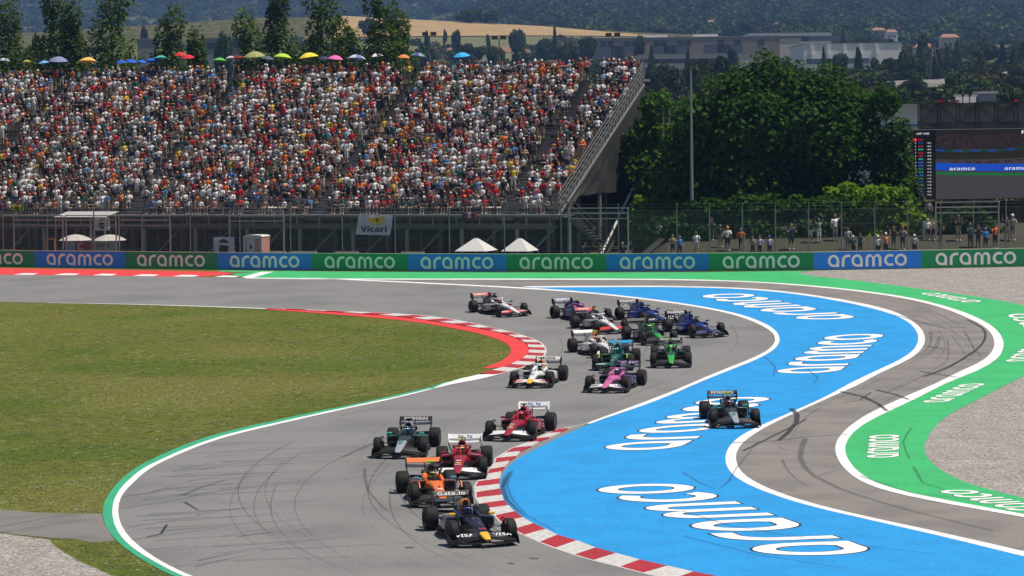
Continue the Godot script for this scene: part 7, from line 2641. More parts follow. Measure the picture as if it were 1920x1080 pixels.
	"line0_blue": [-13.20,-219.97,-12.36,-219.27,-11.51,-218.58,-10.65,-217.90,-9.78,-217.24,-8.92,-216.56,-8.06,-215.88,-7.22,-215.18,-6.39,-214.46,-5.57,-213.74,-4.75,-213.01,-3.93,-212.28,-3.11,-211.55,-2.29,-210.83,-1.47,-210.11,-0.65,-209.38,0.15,-208.63,0.94,-207.87,1.71,-207.09,2.46,-206.30,3.18,-205.47,3.87,-204.62,4.53,-203.74,5.15,-202.84,5.76,-201.93,6.34,-201.00,6.91,-200.07,7.47,-199.13,8.02,-198.18,8.55,-197.22,9.07,-196.26,9.57,-195.28,10.05,-194.30,10.50,-193.30,10.93,-192.29,11.34,-191.28,11.73,-190.25,12.10,-189.22,12.44,-188.18,12.77,-187.14,13.06,-186.08,13.33,-185.02,13.55,-183.95,13.75,-182.87,13.91,-181.79,14.05,-180.70,14.18,-179.61,14.28,-178.52,14.36,-177.43,14.41,-176.33,14.43,-175.24,14.43,-174.14,14.40,-173.05,14.35,-171.95,14.28,-170.86,14.19,-169.77,14.07,-168.68,13.94,-167.59,13.79,-166.51,13.62,-165.43,13.43,-164.35,13.21,-163.28,12.97,-162.21,12.72,-161.14,12.44,-160.08,12.15,-159.02,11.85,-157.97,11.54,-156.92,11.21,-155.88,10.88,-154.83,10.55,-153.79,10.22,-152.74,9.89,-151.70,9.56,-150.65,9.23,-149.61,8.91,-148.56,8.60,-147.51,8.31,-146.46,8.03,-145.40,7.77,-144.33,7.50,-143.27,7.22,-142.21,6.93,-141.16,6.64,-140.10,6.34,-139.05,6.03,-137.99,5.72,-136.94,5.40,-135.90,5.07,-134.85,4.73,-133.81,4.39,-132.77,4.06,-131.73,3.73,-130.68,3.41,-129.64,3.08,-128.59],
	"blue_in": [3.08,-128.59,2.81,-127.53,2.54,-126.48,2.27,-125.42,2.01,-124.36,1.75,-123.30,1.51,-122.24,1.27,-121.17,1.04,-120.11,0.81,-119.04,0.57,-117.98,0.35,-116.91,0.15,-115.84,-0.02,-114.76,-0.16,-113.68,-0.27,-112.60,-0.36,-111.51,-0.42,-110.42,-0.46,-109.33,-0.49,-108.24,-0.49,-107.15,-0.48,-106.06,-0.45,-104.97,-0.41,-103.88,-0.33,-102.79,-0.24,-101.71,-0.12,-100.62,0.03,-99.54,0.21,-98.47,0.44,-97.40,0.69,-96.34,0.98,-95.29,1.29,-94.24,1.64,-93.21,2.01,-92.19,2.43,-91.18,2.87,-90.18,3.34,-89.20,3.84,-88.23,4.36,-87.27,4.89,-86.32,5.44,-85.37,5.99,-84.43,6.55,-83.49,7.10,-82.55],
	"kerb2_track": [2.90,-128.61,2.34,-127.67,1.86,-126.68,1.49,-125.64,1.20,-124.57,0.94,-123.50,0.69,-122.43,0.44,-121.36,0.18,-120.28,-0.08,-119.21,-0.31,-118.14,-0.51,-117.05,-0.67,-115.96,-0.78,-114.86,-0.86,-113.76,-0.93,-112.66,-1.01,-111.57,-1.11,-110.47,-1.20,-109.37,-1.28,-108.27,-1.33,-107.17,-1.34,-106.07,-1.31,-104.96,-1.25,-103.86,-1.16,-102.77,-1.04,-101.67,-0.91,-100.57,-0.77,-99.48,-0.60,-98.39,-0.40,-97.31,-0.17,-96.23,0.09,-95.16,0.36,-94.09,0.66,-93.03,0.99,-91.98,1.35,-90.94,1.76,-89.91,2.21,-88.91,2.69,-87.91,3.18,-86.93,3.68,-85.95,4.21,-84.98,4.76,-84.02,5.33,-83.08],
	"track_left_edge": [-5.49,-80.23,-5.98,-81.22,-6.48,-82.21,-6.97,-83.19,-7.47,-84.18,-7.97,-85.16,-8.47,-86.15,-8.93,-87.15,-9.35,-88.17,-9.74,-89.20,-10.10,-90.24,-10.45,-91.29,-10.77,-92.35,-11.07,-93.41,-11.35,-94.48,-11.61,-95.55,-11.84,-96.63,-12.06,-97.71,-12.25,-98.80,-12.42,-99.89,-12.58,-100.98,-12.72,-102.07,-12.84,-103.17,-12.95,-104.27,-13.03,-105.37,-13.09,-106.47,-13.12,-107.57,-13.13,-108.68,-13.13,-109.78,-13.13,-110.88,-13.12,-111.99,-13.09,-113.09,-13.04,-114.19,-12.95,-115.29,-12.83,-116.39,-12.69,-117.49,-12.54,-118.58,-12.38,-119.67,-12.21,-120.76,-12.02,-121.85,-11.81,-122.93,-11.57,-124.01,-11.30,-125.08,-11.00,-126.14,-10.66,-127.19,-10.29,-128.23,-9.91,-129.27,-9.54,-130.30,-9.15,-131.34,-8.77,-132.37,-8.39,-133.41,-8.00,-134.44,-7.60,-135.47,-7.20,-136.50,-6.78,-137.52,-6.36,-138.54,-5.94,-139.56,-5.54,-140.59,-5.16,-141.62,-4.78,-142.66,-4.43,-143.71,-4.08,-144.76,-3.74,-145.81],
	"white_left_out": [-5.70,-80.25,-6.18,-81.23,-6.67,-82.21,-7.17,-83.18,-7.67,-84.16,-8.17,-85.13,-8.67,-86.11,-9.13,-87.10,-9.55,-88.11,-9.93,-89.14,-10.29,-90.17,-10.64,-91.21,-10.97,-92.25,-11.28,-93.31,-11.56,-94.36,-11.81,-95.43,-12.04,-96.50,-12.24,-97.58,-12.43,-98.66,-12.59,-99.74,-12.75,-100.82,-12.89,-101.91,-13.01,-103.00,-13.12,-104.09,-13.21,-105.18,-13.28,-106.27,-13.34,-107.36,-13.37,-108.46,-13.39,-109.55,-13.39,-110.65,-13.38,-111.74,-13.36,-112.84,-13.31,-113.93,-13.23,-115.02,-13.11,-116.11,-12.98,-117.20,-12.83,-118.29,-12.69,-119.37,-12.53,-120.45,-12.35,-121.54,-12.16,-122.61,-11.94,-123.69,-11.70,-124.75,-11.43,-125.82,-11.12,-126.87,-10.77,-127.90,-10.40,-128.94,-10.03,-129.96,-9.65,-130.99,-9.26,-132.02,-8.88,-133.04,-8.48,-134.06,-8.09,-135.08,-7.68,-136.10,-7.26,-137.11,-6.84,-138.13,-6.43,-139.14,-6.02,-140.15,-5.61,-141.17,-5.22,-142.19,-4.84,-143.22,-4.47,-144.25,-4.11,-145.29,-3.75,-146.32],
	"green_left_out": [-6.03,-80.28,-6.52,-81.27,-7.00,-82.27,-7.49,-83.26,-7.98,-84.25,-8.49,-85.24,-8.98,-86.23,-9.44,-87.24,-9.86,-88.27,-10.24,-89.31,-10.60,-90.35,-10.94,-91.41,-11.26,-92.47,-11.57,-93.53,-11.85,-94.60,-12.11,-95.68,-12.35,-96.76,-12.57,-97.85,-12.76,-98.94,-12.94,-100.03,-13.10,-101.13,-13.23,-102.23,-13.35,-103.33,-13.44,-104.43,-13.52,-105.54,-13.58,-106.65,-13.62,-107.75,-13.66,-108.86,-13.67,-109.97,-13.68,-111.08,-13.67,-112.18,-13.64,-113.29,-13.59,-114.40,-13.51,-115.50,-13.41,-116.60,-13.28,-117.71,-13.15,-118.81,-13.01,-119.90,-12.86,-121.00,-12.69,-122.10,-12.49,-123.19,-12.28,-124.27,-12.03,-125.35,-11.75,-126.43,-11.44,-127.49,-11.09,-128.54,-10.70,-129.58,-10.31,-130.61,-9.91,-131.65,-9.51,-132.68,-9.11,-133.71,-8.70,-134.74,-8.27,-135.76,-7.82,-136.78,-7.37,-137.79,-6.94,-138.81,-6.52,-139.83,-6.11,-140.86,-5.71,-141.90,-5.32,-142.93,-4.94,-143.97,-4.57,-145.02,-4.21,-146.06,-3.85,-147.11],
	"kerb1_track": [-3.75,-145.95,-3.34,-146.98,-2.93,-148.01,-2.51,-149.03,-2.06,-150.05,-1.62,-151.06,-1.19,-152.08,-0.78,-153.11,-0.39,-154.15,-0.02,-155.19,0.33,-156.24,0.64,-157.30,0.92,-158.37,1.15,-159.46,1.34,-160.55,1.49,-161.64,1.61,-162.74,1.69,-163.85,1.75,-164.95,1.77,-166.06,1.77,-167.17,1.75,-168.28,1.70,-169.38,1.61,-170.49,1.50,-171.59,1.34,-172.68,1.15,-173.77,0.92,-174.86,0.65,-175.93,0.33,-176.99,-0.02,-178.04,-0.40,-179.08,-0.81,-180.11,-1.21,-181.14,-1.60,-182.18,-1.99,-183.21,-2.38,-184.25,-2.80,-185.28,-3.26,-186.28,-3.76,-187.27,-4.31,-188.23,-4.92,-189.16,-5.59,-190.03,-6.34,-190.85,-7.16,-191.59,-8.04,-192.27,-8.95,-192.90,-9.86,-193.52,-10.77,-194.16,-11.66,-194.82,-12.54,-195.48,-13.42,-196.16,-14.30,-196.83,-15.18,-197.50],
	"kerb1_mid": [-2.44,-151.62,-2.00,-152.64,-1.58,-153.67,-1.20,-154.71,-0.82,-155.76,-0.48,-156.82,-0.20,-157.89,0.04,-158.97,0.26,-160.06,0.45,-161.16,0.60,-162.26,0.72,-163.36,0.79,-164.47,0.84,-165.58,0.86,-166.69,0.85,-167.80,0.82,-168.91,0.75,-170.02,0.66,-171.13,0.53,-172.23,0.37,-173.33,0.17,-174.43,-0.07,-175.51,-0.36,-176.58,-0.70,-177.64,-1.08,-178.68,-1.50,-179.71,-1.96,-180.72,-2.45,-181.72,-2.96,-182.71,-3.48,-183.69,-4.03,-184.66,-4.58,-185.62,-5.13,-186.58,-5.70,-187.54,-6.33,-188.46,-7.02,-189.32,-7.78,-190.14,-8.55,-190.93,-9.32,-191.73,-10.11,-192.52,-10.91,-193.28,-11.74,-194.02,-12.59,-194.75,-13.44,-195.46,-14.29,-196.18,-15.14,-196.89],
	"kerb1_grass": [-1.53,-156.77,-1.21,-157.83,-0.93,-158.89,-0.69,-159.97,-0.51,-161.06,-0.36,-162.16,-0.25,-163.26,-0.17,-164.36,-0.12,-165.46,-0.10,-166.57,-0.11,-167.67,-0.16,-168.78,-0.23,-169.88,-0.35,-170.98,-0.50,-172.07,-0.69,-173.16,-0.92,-174.24,-1.18,-175.32,-1.48,-176.38,-1.82,-177.43,-2.21,-178.47,-2.64,-179.49,-3.09,-180.49,-3.56,-181.49,-4.05,-182.49,-4.56,-183.47,-5.08,-184.44,-5.62,-185.41,-6.20,-186.34,-6.85,-187.24,-7.54,-188.10,-8.27,-188.94,-9.00,-189.76,-9.74,-190.59,-10.48,-191.40,-11.24,-192.20,-12.01,-193.00,-12.78,-193.80,-13.54,-194.59,-14.31,-195.38,-15.08,-196.18],
	"infield_top": [-15.13,-196.74,-16.06,-197.35,-17.00,-197.95,-17.95,-198.55,-18.90,-199.13,-19.85,-199.71,-20.81,-200.29,-21.77,-200.86,-22.74,-201.41,-23.72,-201.95,-24.71,-202.47,-25.71,-202.96,-26.72,-203.44,-27.73,-203.90,-28.75,-204.36,-29.77,-204.81,-30.79,-205.26,-31.81,-205.72,-32.83,-206.19,-33.83,-206.68,-34.83,-207.18,-35.82,-207.69,-36.81,-208.20,-37.80,-208.72,-38.79,-209.24,-39.78,-209.76,-40.76,-210.28,-41.75,-210.81,-42.73,-211.33,-43.72,-211.86,-44.70,-212.39,-45.69,-212.91,-46.67,-213.44],
	"track_top": [-52.41,-239.91,-51.10,-239.03,-49.79,-238.15,-48.48,-237.26,-47.17,-236.38,-45.86,-235.50,-44.54,-234.64,-43.22,-233.78,-41.89,-232.92,-40.56,-232.07,-39.22,-231.25,-37.85,-230.46,-36.44,-229.75,-34.99,-229.12,-33.52,-228.56,-32.03,-228.02,-30.56,-227.46,-29.10,-226.85,-27.66,-226.21,-26.22,-225.55,-24.79,-224.89,-23.37,-224.21,-21.94,-223.53,-20.53,-222.83,-19.10,-222.15,-17.66,-221.52,-16.18,-220.95,-14.70,-220.41],
	"red_top": [-54.39,-249.02,-53.16,-248.02,-51.93,-247.02,-50.71,-246.02,-49.48,-245.02,-48.25,-244.02,-47.02,-243.03,-45.77,-242.05,-44.51,-241.09,-43.24,-240.15,-41.96,-239.22,-40.66,-238.32,-39.34,-237.44,-37.99,-236.62,-36.59,-235.87,-35.18,-235.17,-33.74,-234.50,-32.31,-233.83,-30.88,-233.14,-29.47,-232.43,-28.07,-231.70,-26.67,-230.96,-25.27,-230.22,-23.86,-229.49,-22.45,-228.78,-21.02,-228.10,-19.58,-227.43,-18.15,-226.77],
	"wall": [-49.43,-245.04,-42.66,-240.95,-35.29,-236.75,-28.21,-233.37,-21.17,-230.07,-14.16,-227.00,-7.28,-224.24,-0.36,-221.77,6.50,-219.66,13.44,-217.99,20.51,-217.14,27.81,-217.18,35.29,-217.47,43.08,-218.71,51.05,-220.01,59.11,-221.33],
}
const WORDS := [
	[[10.42,-89.41,9.80,-91.80,9.17,-94.18,8.54,-96.55,7.92,-98.91,7.30,-101.24,6.69,-103.52,6.10,-105.75,5.52,-107.91], [7.22,-88.94,6.60,-91.27,5.98,-93.60,5.36,-95.91,4.75,-98.21,4.15,-100.47,3.55,-102.68,2.97,-104.83,2.41,-106.91]],
	[[5.83,-117.76,6.62,-120.75,7.39,-123.71,8.15,-126.64,8.88,-129.52,9.59,-132.34,10.27,-135.07,10.92,-137.70,11.52,-140.21], [3.03,-117.89,3.66,-120.39,4.31,-122.96,4.96,-125.58,5.62,-128.25,6.29,-130.99,6.98,-133.78,7.67,-136.64,8.38,-139.55]],
	[[15.32,-150.88,15.93,-153.63,16.55,-156.41,17.18,-159.22,17.81,-162.06,18.45,-164.92,19.09,-167.81,19.68,-170.27,20.27,-172.68], [12.22,-150.67,12.83,-153.39,13.44,-156.13,14.05,-158.90,14.67,-161.69,15.28,-164.51,15.90,-167.34,16.50,-170.01,17.07,-172.36]],
	[[19.95,-181.13,19.22,-183.51,18.51,-185.89,17.81,-188.28,17.12,-190.67,16.45,-193.05,15.80,-195.43,15.17,-197.80,14.55,-200.16], [16.71,-180.68,16.00,-182.88,15.30,-185.12,14.61,-187.40,13.94,-189.73,13.28,-192.11,12.64,-194.53,12.01,-197.01,11.41,-199.54]],
	[[28.12,-189.97,27.88,-190.82,27.64,-191.68,27.40,-192.54,27.15,-193.41,26.91,-194.29,26.66,-195.18,26.41,-196.07,26.15,-196.98], [26.89,-189.57,26.66,-190.45,26.42,-191.34,26.19,-192.24,25.95,-193.14,25.71,-194.05,25.47,-194.98,25.23,-195.91,24.98,-196.85]],
	[[28.83,-166.79,28.89,-168.56,28.95,-170.36,29.01,-172.21,29.07,-174.10,29.13,-176.02,29.20,-177.99,29.26,-180.01,29.33,-182.07], [27.63,-166.67,27.68,-168.44,27.74,-170.24,27.79,-172.08,27.85,-173.96,27.90,-175.89,27.96,-177.85,28.02,-179.86,28.08,-181.92]],
	[[25.09,-155.45,25.46,-156.75,25.84,-158.08,26.22,-159.42,26.61,-160.79,27.01,-162.18,27.41,-163.59,27.82,-165.02,28.19,-166.24], [23.82,-154.93,24.18,-156.22,24.54,-157.54,24.91,-158.87,25.29,-160.23,25.68,-161.61,26.07,-163.02,26.46,-164.45,26.85,-165.81]],
	[[18.46,-135.94,18.83,-137.04,19.21,-138.15,19.59,-139.29,19.98,-140.44,20.38,-141.61,20.77,-142.77,21.16,-143.81,21.55,-144.87], [17.28,-135.73,17.65,-136.81,18.02,-137.91,18.40,-139.03,18.78,-140.16,19.17,-141.32,19.57,-142.49,19.96,-143.58,20.34,-144.63]],
	[[13.82,-114.46,13.94,-115.44,14.07,-116.43,14.19,-117.44,14.32,-118.47,14.45,-119.51,14.59,-120.58,14.72,-121.66,14.86,-122.76], [12.63,-114.29,12.75,-115.26,12.87,-116.25,13.00,-117.25,13.12,-118.27,13.25,-119.31,13.38,-120.37,13.52,-121.45,13.65,-122.55]],
	[[17.12,-97.73,16.86,-98.58,16.59,-99.44,16.32,-100.30,16.04,-101.15,15.77,-102.01,15.49,-102.86,15.20,-103.71,14.92,-104.56], [15.97,-97.49,15.67,-98.28,15.37,-99.09,15.09,-99.93,14.80,-100.79,14.53,-101.67,14.26,-102.57,14.00,-103.51,13.74,-104.46]],
]
const APEX_KERB := [2.90,-128.61,2.91,-128.54,1.73,-126.58,2.15,-126.52,1.32,-125.00,1.84,-124.93,0.78,-123.00,1.37,-123.06,0.50,-121.56,0.94,-121.51,-0.08,-119.68,0.66,-119.84,-0.38,-117.95,0.22,-118.00,-0.70,-116.14,0.08,-116.35,-0.73,-114.48,-0.18,-114.77,-0.93,-112.43,-0.34,-112.87,-0.98,-110.98,-0.46,-111.36,-1.30,-108.75,-0.50,-109.19,-1.37,-107.19,-0.51,-107.61,-1.33,-105.56,-0.49,-106.22,-1.30,-104.08,-0.41,-104.47,-1.15,-102.48,-0.35,-102.96,-1.00,-101.21,-0.20,-101.59,-0.66,-99.37,-0.01,-100.06,-0.48,-97.69,0.24,-98.48,-0.10,-95.97,0.56,-97.03,0.22,-94.63,0.92,-95.66,0.68,-93.00,1.25,-94.29,1.11,-91.66,1.80,-92.97,1.64,-90.19,2.30,-91.39,2.14,-89.02,2.85,-90.15,2.84,-87.65,3.47,-88.79,3.43,-86.44,4.18,-87.49,4.13,-85.11,4.82,-86.31,4.78,-83.95,5.52,-85.21]
const LEFT_GRAVEL := [-21.03,-99.15,-15.66,-96.71,-13.90,-95.07,-13.69,-94.10,-13.02,-92.02,-12.28,-90.02,-11.60,-88.57,-11.08,-87.29,-10.00,-84.24,-8.62,-80.49,-17.28,-81.22]
const SERVICE_PATH := [-22.67,-107.01,-16.59,-102.59,-15.34,-101.77,-14.36,-101.39,-13.16,-101.26,-12.76,-98.83,-12.27,-96.37,-11.90,-94.63,-12.49,-94.22,-13.24,-95.12,-13.95,-95.44,-15.68,-96.83,-21.17,-99.82]
const WHITE_WEDGE := [-3.74,-145.86,-2.83,-148.41,-1.53,-151.21,-0.64,-153.41,-1.64,-153.40,-2.44,-151.62,-3.29,-148.63]
const GREEN_WEDGE := [-3.84,-146.94,-3.30,-149.23,-2.44,-151.89,-2.44,-151.57,-3.29,-148.49,-3.75,-145.95]
const RED_EDGE_BLOCKS := [
	[-38.92,-231.29,-37.37,-230.30,-37.20,-231.63,-38.43,-232.54],
	[-35.78,-229.66,-34.31,-229.08,-34.12,-230.40,-35.27,-230.90],
	[-32.73,-228.48,-31.16,-227.85,-30.96,-229.16,-32.22,-229.70],
	[-29.80,-227.31,-28.35,-226.61,-28.13,-227.91,-29.27,-228.51],
	[-26.79,-225.92,-25.24,-225.18,-25.00,-226.46,-26.25,-227.11],
	[-23.82,-224.55,-22.28,-223.81,-22.03,-225.07,-23.26,-225.73],
	[-20.80,-223.11,-19.28,-222.34,-19.02,-223.59,-20.23,-224.28],
	[-18.82,-222.13,-17.94,-221.78,-16.86,-226.73,-17.78,-226.91]
]
const LONG_MARKS := [
	[[14.26,-168.93,16.10,-164.68,18.09,-158.05,18.66,-155.48], 0.10],
	[[13.53,-193.12,17.69,-191.64,20.51,-190.04], 0.16],
	[[13.59,-189.47,17.32,-187.66,21.05,-185.53], 0.14],
	[[7.91,-171.99,12.07,-172.50,14.21,-168.37], 0.10],
	[[12.62,-160.14,12.71,-154.71,12.21,-149.75], 0.12],
	[[14.10,-153.03,14.22,-148.93,13.77,-145.99], 0.12],
	[[-0.27,-110.24,-0.42,-107.08,-0.26,-103.58,0.19,-99.82], 0.20],
	[[-0.18,-111.33,-0.37,-107.07,-0.21,-103.09,0.29,-99.14], 0.12],
	[[-0.33,-109.17,-0.44,-106.06,-0.29,-103.10,0.13,-99.38,0.77,-96.30], 0.10],
	[[-0.08,-111.88,-0.27,-107.58,-0.09,-103.56,0.35,-99.35,1.18,-95.43], 0.12],
	[[5.84,-110.62,6.73,-105.26,7.76,-111.51,9.20,-120.45], 0.10],
	[[5.25,-99.73,6.46,-96.14,9.45,-91.84,11.69,-89.38], 0.12],
	[[4.94,-93.84,6.73,-89.85,8.93,-86.81], 0.12],
	[[11.82,-108.84,12.98,-103.58,14.49,-101.97,15.91,-99.50], 0.14],
	[[11.11,-121.53,10.29,-114.68,10.26,-109.02,10.80,-104.81,12.40,-98.98,14.16,-94.12], 0.22],
	[[10.38,-109.00,11.30,-110.82], 0.12],
	[[13.96,-111.34,13.65,-106.52,14.14,-104.44], 0.14],
	[[15.62,-125.08,14.62,-119.76,14.12,-113.63], 0.12],
	[[-11.41,-94.65,-10.25,-95.86,-8.90,-97.36], 0.14],
	[[-10.65,-92.28,-9.63,-93.19], 0.12],
	[[-13.04,-105.58,-12.15,-106.63,-11.60,-108.76], 0.14],
	[[-12.58,-102.39,-11.14,-104.41,-9.78,-107.20], 0.12],
	[[-11.90,-97.66,-10.60,-99.22,-9.90,-100.31], 0.12],
	[[-9.51,-88.82,-8.30,-89.88,-7.03,-90.47], 0.10],
	[[-11.04,-105.69,-10.69,-107.64,-10.03,-109.98], 0.20],
	[[-15.87,-98.07,-14.75,-100.23,-13.75,-101.01], 0.12],
	[[-15.67,-96.81,-14.31,-98.47,-13.09,-99.91], 0.12],
	[[-5.97,-109.81,-5.38,-110.29,-4.20,-111.80], 0.10],
	[[-6.33,-116.71,-5.26,-122.30,-3.92,-127.69], 0.12],
	[[-7.21,-133.46,-5.85,-136.50,-4.27,-139.67], 0.12],
	[[-5.32,-113.06,-4.91,-106.56,-4.03,-100.71], 0.12]
]
const DARK_MARKS := [
	[[14.56,-141.77,15.28,-138.98,15.50,-135.52,15.49,-132.26], 0.22],
	[[16.21,-142.44,16.73,-140.09,17.02,-137.41], 0.20],
	[[11.66,-134.01,11.67,-131.21,11.34,-127.84,10.61,-123.64,10.05,-121.00], 0.24],
	[[8.17,-120.25,9.75,-120.71,11.24,-122.19,12.89,-122.99], 0.12],
	[[8.43,-117.35,9.33,-120.43,10.86,-125.72,11.89,-129.26], 0.12],
	[[14.17,-136.55,15.36,-137.66], 0.10],
	[[14.98,-137.71,15.83,-141.12], 0.10],
	[[21.71,-183.30,23.64,-174.23], 0.10],
	[[21.33,-164.68,22.10,-162.91], 0.20],
	[[20.88,-160.54,23.66,-159.98], 0.10],
	[[20.73,-158.03,22.98,-156.59], 0.10],
	[[19.14,-148.46,20.94,-153.13,23.29,-161.09,24.85,-168.02,25.61,-173.75,25.49,-179.03], 0.16],
	[[23.96,-175.18,24.79,-174.15], 0.16],
	[[19.23,-151.14,20.53,-147.77], 0.16],
	[[-3.19,-92.11,-2.93,-92.16], 0.26],
	[[0.40,-89.54,0.65,-89.45], 0.20],
	[[-0.22,-88.60,-0.03,-88.51], 0.20],
	[[-11.02,-95.27,-10.67,-95.90,-10.73,-98.10], 0.12],
	[[-10.78,-103.90,-10.11,-101.67], 0.10]
]
const GATES := [[-37.04, -238.25, -33.1, -236.21, 3.45], [-32.85, -236.09, -28.94, -234.22, 3.46], [-28.69, -234.1, -24.76, -232.25, 3.47], [-20.27, -230.17, -16.23, -228.4, 3.8], [4.02, -220.92, 8.04, -219.79, 3.95], [28.9, -217.72, 33.21, -217.89, 4.12]]
const CARS := [
	["navy", -1.39, -94.48, 12.5, 6],
	["orange", -2.67, -104.03, 8.5, 6],
	["red44", -1.85, -111.75, -2.5, 4],
	["teal63", -3.97, -118.76, -6, 4],
	["red16", 0.29, -124.41, -12.5, 6],
	["white22", 1.22, -148.06, -11, -2],
	["pink10", 4.69, -144.98, -14, -2],
	["racing14", 5.10, -156.50, -7, -6],
	["lime5", 7.79, -157.44, -2.5, -5],
	["white6", 4.37, -163.34, 17, -10],
	["lime27", 7.31, -170.63, 13.5, -8],
	["red_white87", 4.84, -177.94, 19, -10],
	["pink43", 3.96, -184.54, 25, -10],
	["blue23", 7.57, -182.47, 21, -8],
	["blue55", 9.90, -174.59, 20, -10],
	["red_white31", -0.83, -189.54, 25.5, -12],
	["silver12", 8.66, -128.30, 2.5, 4],
]
const PARASOLS := [
	[-54.47, 17.77, 0.42, "pale striped", Color(0.55, 0.50, 0.40)],
	[-52.29, 17.60, 0.33, "olive and yellow", Color(0.40, 0.40, 0.10)],
	[-50.64, 17.48, 0.42, "light blue", Color(0.12, 0.40, 0.75)],
	[-49.20, 17.63, 0.75, "grey blue", Color(0.20, 0.23, 0.40)],
	[-46.38, 17.53, 0.71, "amber", Color(0.80, 0.48, 0.10)],
	[-43.24, 17.39, 0.42, "dark blue", Color(0.01, 0.08, 0.50)],
	[-42.28, 17.41, 0.46, "cobalt blue", Color(0.01, 0.10, 0.60)],
	[-41.27, 17.35, 0.42, "royal blue", Color(0.01, 0.12, 0.65)],
	[-40.21, 17.42, 0.58, "bright blue", Color(0.01, 0.11, 0.62)],
	[-39.51, 17.67, 0.50, "teal", Color(0.02, 0.40, 0.36)],
	[-37.70, 17.90, 0.46, "scarlet", Color(0.65, 0.01, 0.02)],
	[-36.96, 17.67, 0.52, "crimson", Color(0.60, 0.01, 0.03)],
	[-34.00, 17.35, 0.54, "leaf green", Color(0.10, 0.45, 0.08)],
	[-33.01, 17.55, 0.38, "silver grey", Color(0.50, 0.50, 0.55)],
	[-32.32, 17.54, 0.46, "dark red", Color(0.20, 0.01, 0.02)],
	[-30.80, 17.69, 0.79, "olive patterned", Color(0.33, 0.32, 0.12)],
	[-29.59, 17.44, 0.50, "slate", Color(0.08, 0.10, 0.15)],
	[-28.23, 17.51, 0.71, "lime", Color(0.40, 0.65, 0.06)],
	[-25.86, 17.50, 0.77, "yellow", Color(0.85, 0.65, 0.05)],
	[-24.52, 17.35, 0.42, "navy", Color(0.03, 0.04, 0.12)],
	[-23.46, 17.33, 0.58, "pink", Color(0.75, 0.14, 0.40)],
	[-21.60, 17.29, 0.71, "blue and white striped", Color(0.50, 0.55, 0.68)],
	[-19.84, 17.43, 0.54, "black and white", Color(0.70, 0.70, 0.70)],
	[-17.39, 17.34, 0.46, "orange", Color(0.70, 0.22, 0.06)],
	[-16.08, 17.40, 0.58, "green and purple", Color(0.15, 0.35, 0.25)],
	[-12.31, 17.33, 0.62, "sky blue", Color(0.02, 0.40, 0.85)],
	[1.85, 17.11, 0.42, "black", Color(0.01, 0.01, 0.01)],
]
const FENCE_PEOPLE := [
	[14.49, 3.03, -221.87, 1.63, "stand", "dark", "shorts"],
	[13.90, 3.45, -221.94, 1.66, "phone", "black", "jeans"],
	[15.00, 2.81, -221.81, 1.77, "phone", "white", "black"],
	[15.92, 2.88, -221.69, 1.55, "stand", "orange", "black"],
	[10.34, 3.46, -222.74, 1.55, "phone", "white", "dark"],
	[12.84, 2.67, -222.14, 1.55, "stand", "white", "white"],
	[17.20, 2.42, -221.54, 1.55, "stand", "lilac", "dark"],
	[17.86, 2.42, -221.46, 1.55, "stand", "lilac", "dark"],
	[16.72, 2.42, -221.60, 1.55, "phone", "grey", "dark"],
	[19.36, 2.85, -221.28, 1.90, "phone", "navy", "dark"],
	[20.68, 3.28, -221.14, 1.62, "stand", "black", "white"],
	[21.27, 3.27, -221.14, 1.73, "up", "grey", "white"],
	[22.38, 3.37, -221.15, 1.90, "wave", "white", "grey"],
	[23.27, 2.80, -221.15, 1.62, "stand", "silver", "grey"],
	[24.12, 2.50, -221.16, 1.55, "phone", "black", "dark"],
	[25.33, 2.33, -221.16, 1.55, "stand", "white", "dark"],
	[25.89, 2.32, -221.17, 1.77, "up", "salmon", "dark"],
	[26.44, 2.83, -221.17, 1.62, "phone", "black", "dark"],
	[27.07, 2.75, -221.17, 1.70, "phone", "grey", "dark"],
	[27.88, 2.37, -221.18, 1.55, "stand", "silver", "dark"],
	[28.81, 3.32, -221.22, 1.55, "stand", "white", "dark"],
	[29.18, 3.31, -221.23, 1.55, "stand", "tan", "dark"],
	[29.70, 3.30, -221.25, 1.55, "stand", "black", "dark"],
	[28.89, 4.65, -221.22, 1.55, "stand", "grey", "dark"],
	[30.93, 3.25, -221.30, 1.90, "phone", "black", "tan"],
	[31.75, 2.83, -221.33, 1.77, "phone", "teal", "black"],
	[32.30, 2.82, -221.35, 1.70, "phone", "black", "dark"],
	[32.82, 2.67, -221.37, 1.62, "stand", "blue", "dark"],
	[33.49, 2.73, -221.40, 1.84, "phone", "orange", "black"],
	[34.31, 3.24, -221.43, 1.70, "up", "black", "tan"],
	[34.72, 3.23, -221.45, 1.90, "phone", "grey", "grey"],
	[7.76, 2.76, -223.35, 1.86, "stand", "navy", "black"],
	[11.22, 2.53, -222.53, 1.55, "phone", "tan", "dark"],
	[11.70, 2.45, -222.41, 1.55, "stand", "blue", "dark"],
	[23.64, 2.35, -221.16, 1.55, "stand", "teal", "dark"],
]
const WAREHOUSE := [38.1, 118.2, 36.4, 45.2, 1400.0]
const WAREHOUSE_END := [118.2, 127.5, 37.9, 44.1, 1400.0]
const WHITE_HALL := [110.2, 147.8, 42.3, 48.1, 1470.0]
const LOW_OFFICE := [50.2, 95.1, 28.8, 35.0, 1250.0]
const STEPPED_HALL := [105.8, 140.6, 26.7, 36.3, 1150.0]
const HANGAR := [-104.2, -98.8, 31.0, 34.9, 900.0]
const SHED_GLASS := [-86.2, -72.4, 31.0, 34.9, 900.0]
const FAR_WHITE := [-199.0, -192.3, 57.1, 58.6, 1500.0]
const ROOF_SHED := [37.6, 60.6, 9.3, 12.8, 330.0]
